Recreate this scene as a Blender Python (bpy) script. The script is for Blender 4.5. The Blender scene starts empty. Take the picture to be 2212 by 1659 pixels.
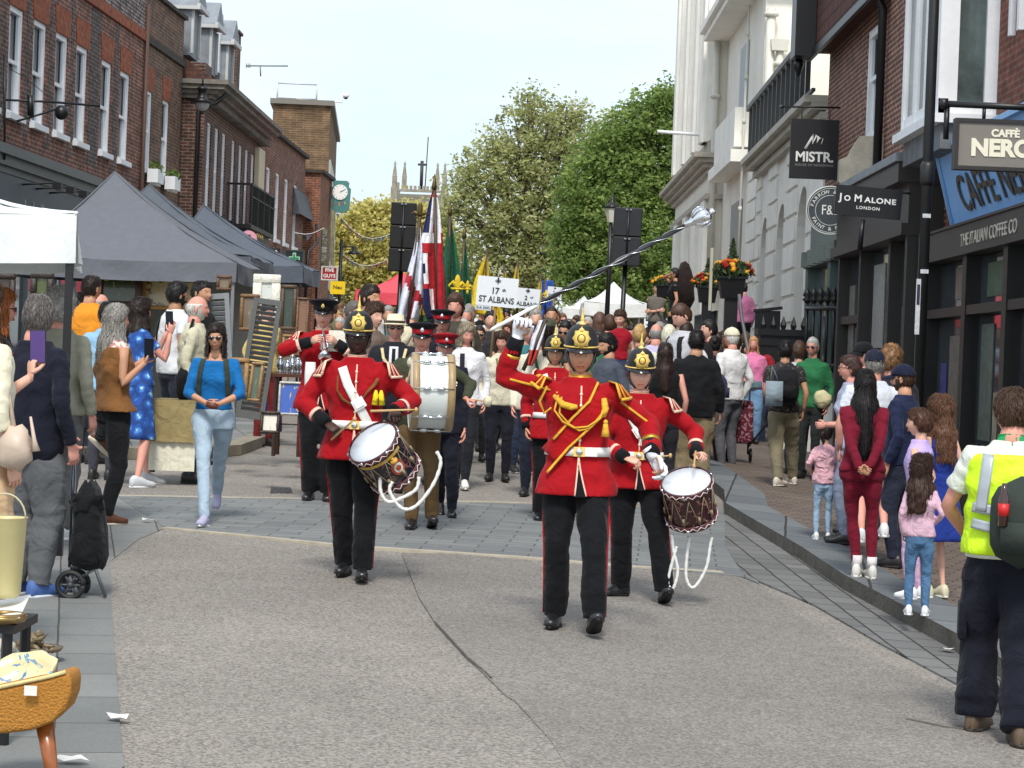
import bpy, math, random
from mathutils import Vector, Matrix, noise, Euler
from mathutils.geometry import delaunay_2d_cdt
R = math.radians
sc = bpy.context.scene
COL = sc.collection
# ---------------------------------------------------------------- camera, sky, sun, exposure
FF = 4925.0; CX, CY = 1106.0, 829.5; HZ = 790.6
CAMZ = 1.78
cam_d = bpy.data.cameras.new('camera'); cam = bpy.data.objects.new('camera', cam_d); COL.objects.link(cam)
cam_d.sensor_width = 36; cam_d.lens = 36 * FF / 2212; cam_d.clip_start = .1; cam_d.clip_end = 3000
CR = (Matrix.Rotation(math.pi / 2 - math.atan((CY - HZ) / FF), 3, 'X') @ Matrix.Rotation(R(2.2), 3, 'Z'))
cam.matrix_world = Matrix.Translation((0, 0, CAMZ)) @ CR.to_4x4()
sc.camera = cam
SUN_EL, SUN_AZ = R(52), R(181)      # azimuth measured clockwise from +Y
w = bpy.data.worlds.new('World'); sc.world = w; w.use_nodes = True
nt = w.node_tree; bg = nt.nodes['Background']
sky = nt.nodes.new('ShaderNodeTexSky'); sky.sky_type = 'NISHITA'; sky.sun_disc = False
sky.sun_elevation = SUN_EL; sky.sun_rotation = SUN_AZ; sky.dust_density = 2.0; sky.air_density = 1.0; sky.ozone_density = 1.0
tc_ = nt.nodes.new('ShaderNodeTexCoord'); mp_ = nt.nodes.new('ShaderNodeMapping'); mp_.inputs['Scale'].default_value = (1, 1, 3.2)
nz_ = nt.nodes.new('ShaderNodeTexNoise'); nz_.inputs['Scale'].default_value = 2.6; nz_.inputs['Detail'].default_value = 7; nz_.inputs['Roughness'].default_value = .55
rp_ = nt.nodes.new('ShaderNodeMapRange'); rp_.inputs[1].default_value = .38; rp_.inputs[2].default_value = .72; rp_.inputs[3].default_value = .45; rp_.inputs[4].default_value = 1.0
mx_ = nt.nodes.new('ShaderNodeMix'); mx_.data_type = 'RGBA'
mx_.inputs['B'].default_value = (7.0, 7.8, 8.4, 1)          # thin bright overcast veil, same units as the sky
nt.links.new(tc_.outputs['Generated'], mp_.inputs[0]); nt.links.new(mp_.outputs[0], nz_.inputs['Vector'])
nt.links.new(nz_.outputs[0], rp_.inputs[0]); nt.links.new(rp_.outputs[0], mx_.inputs['Factor'])
nt.links.new(sky.outputs[0], mx_.inputs['A']); nt.links.new(mx_.outputs['Result'], bg.inputs[0])
bg.inputs[1].default_value = .124
sd = bpy.data.lights.new('sun', 'SUN'); sd.energy = 2.3; sd.angle = R(12); sd.color = (1, .955, .89)
so = bpy.data.objects.new('sun', sd); COL.objects.link(so)
sdir = Vector((math.sin(SUN_AZ) * math.cos(SUN_EL), math.cos(SUN_AZ) * math.cos(SUN_EL), math.sin(SUN_EL)))
so.rotation_euler = sdir.to_track_quat('Z', 'Y').to_euler(); so.location = sdir * 60
sc.view_settings.view_transform = 'Standard'; sc.view_settings.look = 'None'
sc.view_settings.exposure = .40; sc.view_settings.gamma = 1
# ---------------------------------------------------------------- photograph coordinates -> world
def ray(x, y):
 return CR @ Vector(((x - CX) / FF, -(y - CY) / FF, -1))
def P(x, y, d):
 r = ray(x, y); return Vector((0, 0, CAMZ)) + r * (d / r.y)
def g_(x):
 x = max(-9., min(x, 5.5)); return .03 * (x + math.sqrt(x * x + .5))
def gz(x, y):
 yy = y if y < 85 else 85 + (y - 85) * .1
 return .0243 * yy - g_(x)
def G(x, y, lift=0.):
 r = ray(x, y); t = 5.
 for _ in range(40):
  p = Vector((0, 0, CAMZ)) + r * t
  t = (gz(p.x, p.y) + lift - CAMZ) / r.z if abs(r.z) > 1e-6 and r.z < 0 else t
  if t > 300: t = 300
  if t < 0: t = 300
 p = Vector((0, 0, CAMZ)) + r * t
 return Vector((p.x, p.y, gz(p.x, p.y) + lift))
def Zat(x, y, d): return P(x, y, d).z
def O(x, y): return (x * .86406, y * .86406)
# ---------------------------------------------------------------- materials
def s2l(c):
 return tuple(((v / 255.) / 12.92 if v / 255. < .04045 else ((v / 255. + .055) / 1.055) ** 2.4) for v in c)
MC = {}
def mat(col, rough=.75, nz=.0, ns=25., bump=.0, bs=80., metal=0., coat=0., sheen=0., spec=.5, kind=None, alpha=1., emit=0., sss=0., bd=.02):
 """col in 0..255 sRGB; nz = brightness variation of the surface, bump = roughness of relief"""
 key = (tuple(col), rough, nz, ns, bump, bs, metal, coat, sheen, spec, kind, alpha, emit, sss, bd)
 if key in MC: return MC[key]
 m = bpy.data.materials.new(kind or 'surface'); m.use_nodes = True; t = m.node_tree; b = t.nodes['Principled BSDF']
 c = s2l(col) + (1,)
 b.inputs['Base Color'].default_value = c; b.inputs['Roughness'].default_value = rough; b.inputs['Metallic'].default_value = metal
 b.inputs['Coat Weight'].default_value = coat; b.inputs['Coat Roughness'].default_value = .12; b.inputs['Sheen Weight'].default_value = sheen; b.inputs['Specular IOR Level'].default_value = spec
 if sss: b.inputs['Subsurface Weight'].default_value = sss; b.inputs['Subsurface Radius'].default_value = (.02, .008, .004); b.inputs['Subsurface Scale'].default_value = .6
 if alpha < 1: b.inputs['Alpha'].default_value = alpha
 if nz or bump:
  tc = t.nodes.new('ShaderNodeTexCoord')
 if nz:
  n = t.nodes.new('ShaderNodeTexNoise'); n.inputs['Scale'].default_value = ns; n.inputs['Detail'].default_value = 5; n.inputs['Roughness'].default_value = .65
  r = t.nodes.new('ShaderNodeMapRange'); r.inputs[1].default_value = .3; r.inputs[2].default_value = .7
  r.inputs[3].default_value = 1 - nz; r.inputs[4].default_value = 1 + nz * .8
  h = t.nodes.new('ShaderNodeVectorMath'); h.operation = 'SCALE'; h.inputs[0].default_value = c[:3]
  t.links.new(tc.outputs['Object'], n.inputs['Vector']); t.links.new(n.outputs[0], r.inputs[0]); t.links.new(r.outputs[0], h.inputs['Scale'])
  t.links.new(h.outputs[0], b.inputs['Base Color'])
 if bump:
  n2 = t.nodes.new('ShaderNodeTexNoise'); n2.inputs['Scale'].default_value = bs; n2.inputs['Detail'].default_value = 3
  bp = t.nodes.new('ShaderNodeBump'); bp.inputs['Strength'].default_value = bump; bp.inputs['Distance'].default_value = bd; n2.inputs['Distortion'].default_value = .8 if bd > .03 else 0
  t.links.new(tc.outputs['Object'], n2.inputs['Vector']); t.links.new(n2.outputs[0], bp.inputs['Height']); t.links.new(bp.outputs[0], b.inputs['Normal'])
 MC[key] = m
 return m
def cloth(col, nz=.05, **k): return mat(col, .85, nz, 9, k.pop('bump', .6), 7, sheen=.06, spec=.2, kind='cloth', bd=.05, **k)
def paint(col, rough=.5, nz=.07, **k): return mat(col, rough, nz, 3, .05, 30, kind='paint', **k)
def metal(col, rough=.3): return mat(col, rough, .05, 20, metal=1., kind='metal')
def brick(c1, c2, mortar, bw=.225, bh=.075, mw=.012, var=.3, soot=.25, scale2=.7):
 key = ('brick', tuple(c1), tuple(c2), tuple(mortar), bw, bh, mw)
 if key in MC: return MC[key]
 m = bpy.data.materials.new('masonry'); m.use_nodes = True; t = m.node_tree; b = t.nodes['Principled BSDF']; b.inputs['Roughness'].default_value = .9
 tc = t.nodes.new('ShaderNodeTexCoord'); sp = t.nodes.new('ShaderNodeSeparateXYZ'); ad = t.nodes.new('ShaderNodeMath'); cb = t.nodes.new('ShaderNodeCombineXYZ')
 t.links.new(tc.outputs['Object'], sp.inputs[0]); t.links.new(sp.outputs[0], ad.inputs[0]); t.links.new(sp.outputs[1], ad.inputs[1])
 t.links.new(ad.outputs[0], cb.inputs[0]); t.links.new(sp.outputs[2], cb.inputs[1])
 br = t.nodes.new('ShaderNodeTexBrick'); br.inputs['Scale'].default_value = 1; br.inputs['Brick Width'].default_value = bw; br.inputs['Row Height'].default_value = bh
 br.inputs['Mortar Size'].default_value = mw; br.inputs['Color1'].default_value = s2l(c1) + (1,); br.inputs['Color2'].default_value = s2l(c2) + (1,); br.inputs['Mortar'].default_value = s2l(mortar) + (1,)
 br.inputs['Bias'].default_value = 0
 t.links.new(cb.outputs[0], br.inputs['Vector'])
 n = t.nodes.new('ShaderNodeTexNoise'); n.inputs['Scale'].default_value = scale2; n.inputs['Detail'].default_value = 8; n.inputs['Roughness'].default_value = .7
 r = t.nodes.new('ShaderNodeMapRange'); r.inputs[1].default_value = .3; r.inputs[2].default_value = .7; r.inputs[3].default_value = 1 - soot; r.inputs[4].default_value = 1 + soot
 h = t.nodes.new('ShaderNodeVectorMath'); h.operation = 'SCALE'
 t.links.new(tc.outputs['Object'], n.inputs['Vector']); t.links.new(n.outputs[0], r.inputs[0]); t.links.new(r.outputs[0], h.inputs['Scale'])
 t.links.new(br.outputs[0], h.inputs[0])
 n3 = t.nodes.new('ShaderNodeTexNoise'); n3.inputs['Scale'].default_value = 1 / bw * 1.1; n3.inputs['Detail'].default_value = 2
 r3 = t.nodes.new('ShaderNodeMapRange'); r3.inputs[1].default_value = .35; r3.inputs[2].default_value = .65; r3.inputs[3].default_value = 1 - var; r3.inputs[4].default_value = 1 + var
 h3 = t.nodes.new('ShaderNodeVectorMath'); h3.operation = 'SCALE'
 t.links.new(cb.outputs[0], n3.inputs['Vector']); t.links.new(n3.outputs[0], r3.inputs[0]); t.links.new(r3.outputs[0], h3.inputs['Scale']); t.links.new(h.outputs[0], h3.inputs[0])
 t.links.new(h3.outputs[0], b.inputs['Base Color'])
 bp = t.nodes.new('ShaderNodeBump'); bp.inputs['Strength'].default_value = .5; bp.inputs['Distance'].default_value = .01; bp.invert = True
 t.links.new(br.outputs[1], bp.inputs['Height']); t.links.new(bp.outputs[0], b.inputs['Normal'])
 MC[key] = m
 return m
# ---------------------------------------------------------------- mesh building
class MB:
 def __init__(s): s.v = []; s.f = []; s.m = []
 def add(s, vs, fs, mi=0, M=None):
  b = len(s.v)
  s.v += [(M @ Vector(v)) if M else Vector(v) for v in vs]
  s.f += [tuple(b + i for i in f) for f in fs]; s.m += [mi] * len(fs)
 def box(s, c, sz, rot=None, mi=0, tap=1.):
  x, y, z = [a / 2 for a in sz]
  vs = [Vector((sx * x * (tap if sz_ > 0 else 1), sy * y * (tap if sz_ > 0 else 1), sz_ * z)) for sz_ in (-1, 1) for sx, sy in ((-1, -1), (1, -1), (1, 1), (-1, 1))]
  if rot is not None:
   q = rot if isinstance(rot, Matrix) else Euler(rot).to_matrix(); vs = [q @ v for v in vs]
  s.add([v + Vector(c) for v in vs], [(3, 2, 1, 0), (4, 5, 6, 7), (0, 1, 5, 4), (1, 2, 6, 5), (2, 3, 7, 6), (3, 0, 4, 7)], mi)
 def b2(s, x0, x1, y0, y1, z0, z1, mi=0): s.box(((x0 + x1) / 2, (y0 + y1) / 2, (z0 + z1) / 2), (abs(x1 - x0), abs(y1 - y0), abs(z1 - z0)), mi=mi)
 def rings(s, rs, mi=0, cap=(1, 1), closed=True):
  n = len(rs[0]); b = len(s.v)
  for r in rs: s.v += [Vector(p) for p in r]
  for i in range(len(rs) - 1):
   for j in range(n if closed else n - 1):
    k = (j + 1) % n
    s.f.append((b + i * n + j, b + i * n + k, b + (i + 1) * n + k, b + (i + 1) * n + j)); s.m.append(mi)
  if closed and cap[0]: s.f.append(tuple(b + j for j in reversed(range(n)))); s.m.append(mi)
  if closed and cap[1]: s.f.append(tuple(b + (len(rs) - 1) * n + j for j in range(n))); s.m.append(mi)
 def tube(s, pts, rad, n=8, mi=0, fl=1., wob=0., ws=12., up=None, rnd=False):
  """swept tube; rad one number or one per point; fl flattens the second axis; wob adds cloth folds; rnd rounds the ends"""
  pts = [Vector(p) for p in pts]
  if not hasattr(rad, '__len__'): rad = [rad] * len(pts)
  rad = list(rad)
  if rnd:
   d0 = (pts[0] - pts[1]).normalized(); d1 = (pts[-1] - pts[-2]).normalized()
   pts = [pts[0] + d0 * rad[0] * .9, pts[0] + d0 * rad[0] * .6] + pts + [pts[-1] + d1 * rad[-1] * .6, pts[-1] + d1 * rad[-1] * .9]
   rad = [rad[0] * .35, rad[0] * .8] + rad + [rad[-1] * .8, rad[-1] * .35]
  rs = []; pu = None
  for i, p in enumerate(pts):
   t = (pts[min(i + 1, len(pts) - 1)] - pts[max(i - 1, 0)])
   if t.length < 1e-9: t = Vector((0, 0, 1))
   t.normalize()
   if pu is None:
    u = Vector(up) if up is not None else (Vector((1, 0, 0)) if abs(t.x) < .8 else Vector((0, 1, 0)))
   else: u = pu
   u = (u - t * u.dot(t))
   if u.length < 1e-6: u = t.orthogonal()
   u.normalize(); v = t.cross(u); pu = u
   ring = []
   for k in range(n):
    a = 2 * math.pi * k / n; q = p + u * (math.cos(a) * rad[i]) + v * (math.sin(a) * rad[i] * fl)
    if wob: q += (q - p) * (wob * noise.noise(Vector((q.x * ws, q.y * ws, q.z * ws * .75 + 7))))
    ring.append(q)
   rs.append(ring)
  s.rings(rs, mi)
 def ell(s, c, r, rot=None, mi=0, nu=12, nv=8, e=0.):
  q = rot if isinstance(rot, Matrix) else (Euler(rot).to_matrix() if rot is not None else Matrix.Identity(3)); c = Vector(c); rs = []
  for i in range(nv + 1):
   ph = -math.pi / 2 + math.pi * i / nv; cp = max(math.cos(ph), .02); sp = math.sin(ph); ring = []
   for k in range(nu):
    a = 2 * math.pi * k / nu; p = Vector((r[0] * cp * math.cos(a), r[1] * cp * math.sin(a), r[2] * sp))
    if e: p *= 1 + e * noise.noise(p * 30 + c * 7)
    ring.append(c + q @ p)
   rs.append(ring)
  s.rings(rs, mi)
 def lathe(s, prof, n=20, mi=0, M=None, cap=(1, 1)):
  rs = [[Vector((r * math.cos(2 * math.pi * k / n), r * math.sin(2 * math.pi * k / n), z)) for k in range(n)] for r, z in prof]
  if M: rs = [[M @ p for p in r] for r in rs]
  s.rings(rs, mi, cap)
 def prism(s, poly, y0, y1, mi=0, M=None):
  """poly of (x,z) extruded along y"""
  n = len(poly); vs = [(x, y0, z) for x, z in poly] + [(x, y1, z) for x, z in poly]
  fs = [tuple(range(n)), tuple(reversed(range(n, 2 * n)))] + [(i, i + n, (i + 1) % n + n, (i + 1) % n) for i in range(n)]
  s.add(vs, fs, mi, M)
 def build(s, name, mats, parent=None, smooth=True, M=None):
  me = bpy.data.meshes.new(name); me.from_pydata([tuple(v) for v in s.v], [], s.f)
  if not isinstance(mats, (list, tuple)): mats = [mats]
  for m in mats: me.materials.append(m)
  me.polygons.foreach_set('material_index', s.m)
  me.polygons.foreach_set('use_smooth', [bool(smooth)] * len(s.f))
  me.update()
  o = bpy.data.objects.new(name, me); COL.objects.link(o)
  if parent is not None: o.parent = parent
  if M is not None: o.matrix_local = M
  return o
def tag(o, label=None, cat=None, group=None, kind=None):
 if label: o['label'] = label
 if cat: o['category'] = cat
 if group: o['group'] = group
 if kind: o['kind'] = kind
 return o
def thing(name, label, cat, loc=(0, 0, 0), rz=0., group=None, s=1., M=None):
 o = bpy.data.objects.new(name, None); COL.objects.link(o); o.empty_display_size = .2
 if M is not None: o.matrix_world = M
 else: o.location = loc; o.rotation_euler = (0, 0, rz); o.scale = (s, s, s)
 if label and len(label.split()) > 16: pass
 return tag(o, label, cat, group)
def auto_smooth(o, ang=40):
 for p in o.data.polygons: p.use_smooth = True
 try:
  o.data.set_sharp_from_angle(angle=R(ang))
 except Exception: pass
 return o
def remesh(o, vox, sm=3):
 m = o.modifiers.new('remesh', 'REMESH'); m.mode = 'VOXEL'; m.voxel_size = vox; m.use_smooth_shade = True
 if sm:
  k = o.modifiers.new('smooth', 'SMOOTH'); k.factor = .5; k.iterations = sm
 return o
def text(body, size, m, parent, M, ext=.004, align='CENTER', sx=1., name='lettering', bold=0., shear=0., space=1.):
 c = bpy.data.curves.new('t', 'FONT'); c.body = body; c.size = size; c.extrude = ext; c.align_x = align; c.align_y = 'CENTER'; c.offset = bold; c.shear = shear; c.space_character = space
 t = bpy.data.objects.new('t', c); me = bpy.data.meshes.new_from_object(t); bpy.data.objects.remove(t)
 me.materials.clear(); me.materials.append(m)
 o = bpy.data.objects.new(name, me); COL.objects.link(o); o.parent = parent
 o.matrix_local = M @ Matrix.Scale(sx, 4, (1, 0, 0))
 return o
FRONT = Matrix.Rotation(math.pi / 2, 4, 'X')       # text plane xy -> xz, facing -y
def sheet(name, poly, lift, m, step=1.2, label=None, kind='structure', skirt=.014, mats=None):
 """a ground polygon (world xy list) that follows the slope of the street, with optional vertical kerb skirt"""
 vs = []; n = len(poly)
 pts = []
 for i in range(n):
  a, b = Vector(poly[i][:2]), Vector(poly[(i + 1) % n][:2]); k = max(1, int((b - a).length / step))
  for j in range(k): pts.append(a.lerp(b, j / k))
 nb = len(pts); x0 = min(p.x for p in pts); x1 = max(p.x for p in pts); y0 = min(p.y for p in pts); y1 = max(p.y for p in pts)
 def inside(q):
  c = False; j = nb - 1
  for i in range(nb):
   a, b = pts[i], pts[j]
   if (a.y > q.y) != (b.y > q.y) and q.x < (b.x - a.x) * (q.y - a.y) / (b.y - a.y) + a.x: c = not c
   j = i
  return c
 ex = []; x = x0 + .3
 while x < x1:
  y = y0 + .3
  while y < y1:
   q = Vector((x + .013 * math.sin(y * 9), y))
   if inside(q): ex.append(q)
   y += step * 1.5 if y < 60 else step * 8
  x += step
 r = delaunay_2d_cdt(pts + ex, [(i, (i + 1) % nb) for i in range(nb)], [], 1, 1e-5)
 V = [Vector((p.x, p.y, gz(p.x, p.y) + lift)) for p in r[0]]; F = [tuple(f) for f in r[2]]
 mb = MB(); mb.add(V, F)
 for i, f in enumerate(mb.f):
  a, b, c = [mb.v[k] for k in f]
  if (b - a).cross(c - a).z < 0: mb.f[i] = tuple(reversed(f))
 if skirt:
  ts = [Vector((p.x, p.y, gz(p.x, p.y) + lift)) for p in pts]; bs = [p - Vector((0, 0, skirt)) for p in ts]
  mb.rings([bs, ts], 1 if mats else 0, (0, 0))
 return tag(mb.build(name, mats or m, None, False), label, None, None, kind)
# ---------------------------------------------------------------- the ground
def ground_mat(kind, c1, c2, c3=None, bw=.2, bh=.1, ang=0., mw=.006, var=.25, grit=0.):
 m = bpy.data.materials.new(kind); m.use_nodes = True; t = m.node_tree; b = t.nodes['Principled BSDF']; b.inputs['Roughness'].default_value = .9; b.inputs['Specular IOR Level'].default_value = .3
 tc = t.nodes.new('ShaderNodeTexCoord'); mp = t.nodes.new('ShaderNodeMapping'); mp.inputs['Rotation'].default_value = (0, 0, ang)
 t.links.new(tc.outputs['Object'], mp.inputs[0])
 L = t.links.new
 if bw:
  br = t.nodes.new('ShaderNodeTexBrick'); br.inputs['Scale'].default_value = 1; br.inputs['Brick Width'].default_value = bw; br.inputs['Row Height'].default_value = bh
  br.inputs['Mortar Size'].default_value = mw; br.inputs['Mortar Smooth'].default_value = .3
  br.inputs['Color1'].default_value = s2l(c1) + (1,); br.inputs['Color2'].default_value = s2l(c2) + (1,); br.inputs['Mortar'].default_value = s2l(c3) + (1,)
  wn = t.nodes.new('ShaderNodeTexNoise'); wn.inputs['Scale'].default_value = 3; ws = t.nodes.new('ShaderNodeVectorMath'); ws.operation = 'SCALE'; ws.inputs['Scale'].default_value = .014
  wa = t.nodes.new('ShaderNodeVectorMath'); wa.operation = 'ADD'
  L(mp.outputs[0], wn.inputs['Vector']); L(wn.outputs[1], ws.inputs[0]); L(ws.outputs[0], wa.inputs[0]); L(mp.outputs[0], wa.inputs[1]); L(wa.outputs[0], br.inputs['Vector'])
  src = br.outputs[0]
  bp = t.nodes.new('ShaderNodeBump'); bp.invert = True; bp.inputs['Strength'].default_value = .6; bp.inputs['Distance'].default_value = .01
  L(br.outputs[1], bp.inputs['Height']); L(bp.outputs[0], b.inputs['Normal'])
 else:
  v = t.nodes.new('ShaderNodeTexVoronoi'); v.inputs['Scale'].default_value = 95; n0 = t.nodes.new('ShaderNodeTexNoise'); n0.inputs['Scale'].default_value = 42; n0.inputs['Detail'].default_value = 6; n0.inputs['Roughness'].default_value = .85
  L(mp.outputs[0], v.inputs['Vector']); L(mp.outputs[0], n0.inputs['Vector'])
  sp = t.nodes.new('ShaderNodeSeparateColor'); L(v.outputs['Color'], sp.inputs[0])
  ad = t.nodes.new('ShaderNodeMath'); ad.operation = 'MULTIPLY_ADD'; ad.inputs[1].default_value = .5; L(sp.outputs[0], ad.inputs[0])
  hf = t.nodes.new('ShaderNodeMath'); hf.operation = 'MULTIPLY'; hf.inputs[1].default_value = .55; L(n0.outputs[0], hf.inputs[0]); L(hf.outputs[0], ad.inputs[2])
  cr = t.nodes.new('ShaderNodeValToRGB'); e = cr.color_ramp.elements
  e[0].position = .18; e[0].color = s2l(c1) + (1,); e[1].position = .82; e[1].color = s2l(c2) + (1,)
  L(ad.outputs[0], cr.inputs[0]); src = cr.outputs[0]
  bp = t.nodes.new('ShaderNodeBump'); bp.inputs['Strength'].default_value = .5; bp.inputs['Distance'].default_value = .004
  L(ad.outputs[0], bp.inputs['Height']); L(bp.outputs[0], b.inputs['Normal'])
 n = t.nodes.new('ShaderNodeTexNoise'); n.inputs['Scale'].default_value = .55; n.inputs['Detail'].default_value = 9; n.inputs['Roughness'].default_value = .68; L(tc.outputs['Object'], n.inputs['Vector'])
 r = t.nodes.new('ShaderNodeMapRange'); r.inputs[1].default_value = .3; r.inputs[2].default_value = .7; r.inputs[3].default_value = 1 - var; r.inputs[4].default_value = 1 + var * .7; L(n.outputs[0], r.inputs[0])
 h = t.nodes.new('ShaderNodeVectorMath'); h.operation = 'SCALE'; L(src, h.inputs[0]); L(r.outputs[0], h.inputs['Scale'])
 out = h.outputs[0]
 if grit:
  n5 = t.nodes.new('ShaderNodeTexNoise'); n5.inputs['Scale'].default_value = 60; n5.inputs['Detail'].default_value = 3; L(tc.outputs['Object'], n5.inputs['Vector'])
  r5 = t.nodes.new('ShaderNodeMapRange'); r5.inputs[1].default_value = .3; r5.inputs[2].default_value = .7; r5.inputs[3].default_value = 1 - grit; r5.inputs[4].default_value = 1 + grit; L(n5.outputs[0], r5.inputs[0])
  h5 = t.nodes.new('ShaderNodeVectorMath'); h5.operation = 'SCALE'; L(out, h5.inputs[0]); L(r5.outputs[0], h5.inputs['Scale']); out = h5.outputs[0]
 L(out, b.inputs['Base Color'])
 return m
M_asph = ground_mat('asphalt', (86, 82, 78), (166, 159, 150), bw=0, var=.2)
M_asph2 = ground_mat('asphalt_patch', (86, 83, 79), (154, 148, 141), bw=0, var=.18)
M_slab = ground_mat('slab_paving', (132, 133, 130), (114, 116, 114), (80, 76, 70), bw=.62, bh=.36, ang=R(79), var=.16, grit=.1)
M_sett = ground_mat('sett_paving', (126, 129, 128), (112, 115, 116), (92, 90, 86), bw=.4, bh=.19, ang=R(4), mw=.008, var=.2, grit=.1)
M_gut = ground_mat('gutter_setts', (120, 120, 118), (104, 104, 103), (62, 60, 57), bw=.34, bh=.2, ang=R(88), mw=.01, var=.18, grit=.1)
M_brickp = ground_mat('brick_paving', (103, 92, 84), (122, 108, 98), (64, 58, 54), bw=.21, bh=.105, ang=R(20), mw=.008, var=.2, grit=.08)
M_kerb = ground_mat('granite_kerb', (118, 122, 124), (98, 102, 106), (60, 58, 56), bw=.9, bh=.6, ang=R(97), mw=.012, var=.15, grit=.15)
M_kerbf = mat((92, 88, 80), .9, .35, 6, .4, 40, kind='kerb_face')
def gp(l, lift=0.): return [G(x, y, lift).xy for x, y in l]
sheet('road', [(-60, 2), (60, 2), (60, 400), (-60, 400)], 0., M_asph, 2.4)
sheet('road', gp([(868, 1195), (905, 1290), (940, 1345), (1010, 1420), (1090, 1500), (1112, 1514), (1190, 1600), (1250, 1700), (2250, 1720), (2070, 1500), (1800, 1380), (1640, 1265), (1560, 1235), (1340, 1222), (1000, 1196)]), .002, M_asph2, .9)
L1 = gp([(268, 1655), (262, 1600), (250, 1440), (240, 1300), (236, 1215), (300, 1165), (356, 1142)])
slab = [(-9, 4), (L1[0][0] + .02, 4)] + [tuple(p) for p in L1] + [tuple(p) for p in gp([(270, 1074), (140, 1074)])] + [(-9, 21)]
sheet('pavement', slab, .004, M_slab, .9)
far = gp([(250, 1072), (600, 1077), (900, 1083), (1175, 1090), (1400, 1098), (1560, 1106)])
near = gp([(1640, 1262), (1600, 1246), (1340, 1223), (1000, 1196), (750, 1180), (356, 1141)])
sheet('crossing', [tuple(p) for p in far + near], .008, M_sett, .7)
def line_strip(name, pts, wd, lift, m):
 mb = MB(); r = []
 P2 = [Vector(p) for p in pts]; Q = []
 for i in range(len(P2) - 1):
  k = max(1, int((P2[i + 1] - P2[i]).length / .5))
  for j in range(k): Q.append(P2[i].lerp(P2[i + 1], j / k))
 Q.append(P2[-1])
 for i, p in enumerate(Q):
  t = (Q[min(i + 1, len(Q) - 1)] - Q[max(i - 1, 0)]).normalized(); n = Vector((-t.y, t.x)) * wd / 2
  n *= 1 + .12 * noise.noise(Vector((p.x * 3, p.y * 3, 1)))
  a, b = p + n, p - n
  r.append([Vector((a.x, a.y, gz(a.x, a.y) - .01)), Vector((a.x, a.y, gz(a.x, a.y) + lift)), Vector((b.x, b.y, gz(b.x, b.y) + lift)), Vector((b.x, b.y, gz(b.x, b.y) - .01))])
 mb.rings(r, 0, (0, 0), closed=False)
 return tag(mb.build(name, m, None, False), kind='structure')
M_line = mat((172, 163, 146), .9, .25, 5, .2, 40, kind='pale_edging_stone')
line_strip('road_edging', gp([(356, 1142), (750, 1181), (1000, 1197), (1340, 1224), (1560, 1238)]), .085, .012, M_line)
line_strip('road_edging', gp([(235, 1072), (600, 1078), (900, 1084), (1175, 1090)]), .085, .012, M_line)
M_crack = mat((104, 100, 95), .95, .3, 20, kind='tar_seam')
line_strip('road_seam', gp([(940, 1345), (965, 1372), (1010, 1422), (1050, 1455), (1060, 1466)]), .007, .010, M_crack)
line_strip('road_seam', gp([(1960, 1555), (2040, 1572), (2110, 1580)]), .02, .009, M_crack)
line_strip('road_seam', gp([(1640, 1217), (1700, 1222), (1760, 1225)]), .02, .013, M_crack)
kerb = [(1440, 905), (1470, 960), (1500, 1010), (1530, 1060), (1566, 1112), (1642, 1159), (1730, 1212), (1821, 1276), (1960, 1352), (2092, 1426), (2180, 1479), (2330, 1570)]
K = [Vector(v) for v in ((1.2, 90), (1.9, 48), (2.25, 30), (2.28, 24))] + gp(kerb[4:])
gut = [tuple(p) for p in K[4:]] + [tuple(p) for p in gp([(2230, 1590), (2070, 1482), (1900, 1392), (1760, 1310), (1640, 1258), (1600, 1235), (1566, 1180)])]
sheet('gutter', gut, .011, M_gut, .7)
rp = [tuple(p) for p in K]
sheet('pavement', [(5.6, 90)] + rp + [(9, rp[-1][1]), (9, 90)], .115, M_brickp, .9, skirt=.14, mats=[M_brickp, M_kerbf])
def inset(pts, wd):
 o = []
 for i, p in enumerate(pts):
  t = (Vector(pts[min(i + 1, len(pts) - 1)]) - Vector(pts[max(i - 1, 0)])).normalized(); o.append(Vector(p) + Vector((-t.y, t.x)) * wd)
 return o
ki = inset(K, .42)
sheet('kerb', [tuple(p) for p in inset(K, -.004)] + [tuple(p) for p in reversed(ki)], .121, M_kerb, .7, skirt=.13, mats=[M_kerb, M_kerbf])
li = [(120, 994), (330, 992), (420, 993), (520, 984), (572, 964), (602, 935), (606, 905), (640, 850)]
LI = [tuple(p) for p in gp(li)]
sheet('pavement', LI + [(LI[-1][0] - .4, 90), (-30, 90), (-30, LI[0][1])], .12, M_slab, 1.1, skirt=.14, mats=[M_slab, M_kerbf])
kl = [tuple(p) for p in inset([Vector(p) for p in LI], .004)]; kr = [tuple(p) for p in inset([Vector(p) for p in LI], .22)]
sheet('kerb', [tuple(p) for p in inset([Vector(p) for p in LI], -.004)] + [tuple(p) for p in reversed(kr)], .126, mat((140, 132, 116), .9, .2, 8, .3, 30, kind='kerb_stone'), .6, skirt=.12)
sheet('drain_cover', gp([(585, 1054), (628, 1054), (632, 1066), (584, 1066)]), .006, ground_mat('drain_grate', (104, 104, 102), (90, 90, 90), (40, 40, 40), bw=.1, bh=.06, mw=.015), .4)
M_paper = mat((222, 220, 214), .8, .05, 10)
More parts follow.
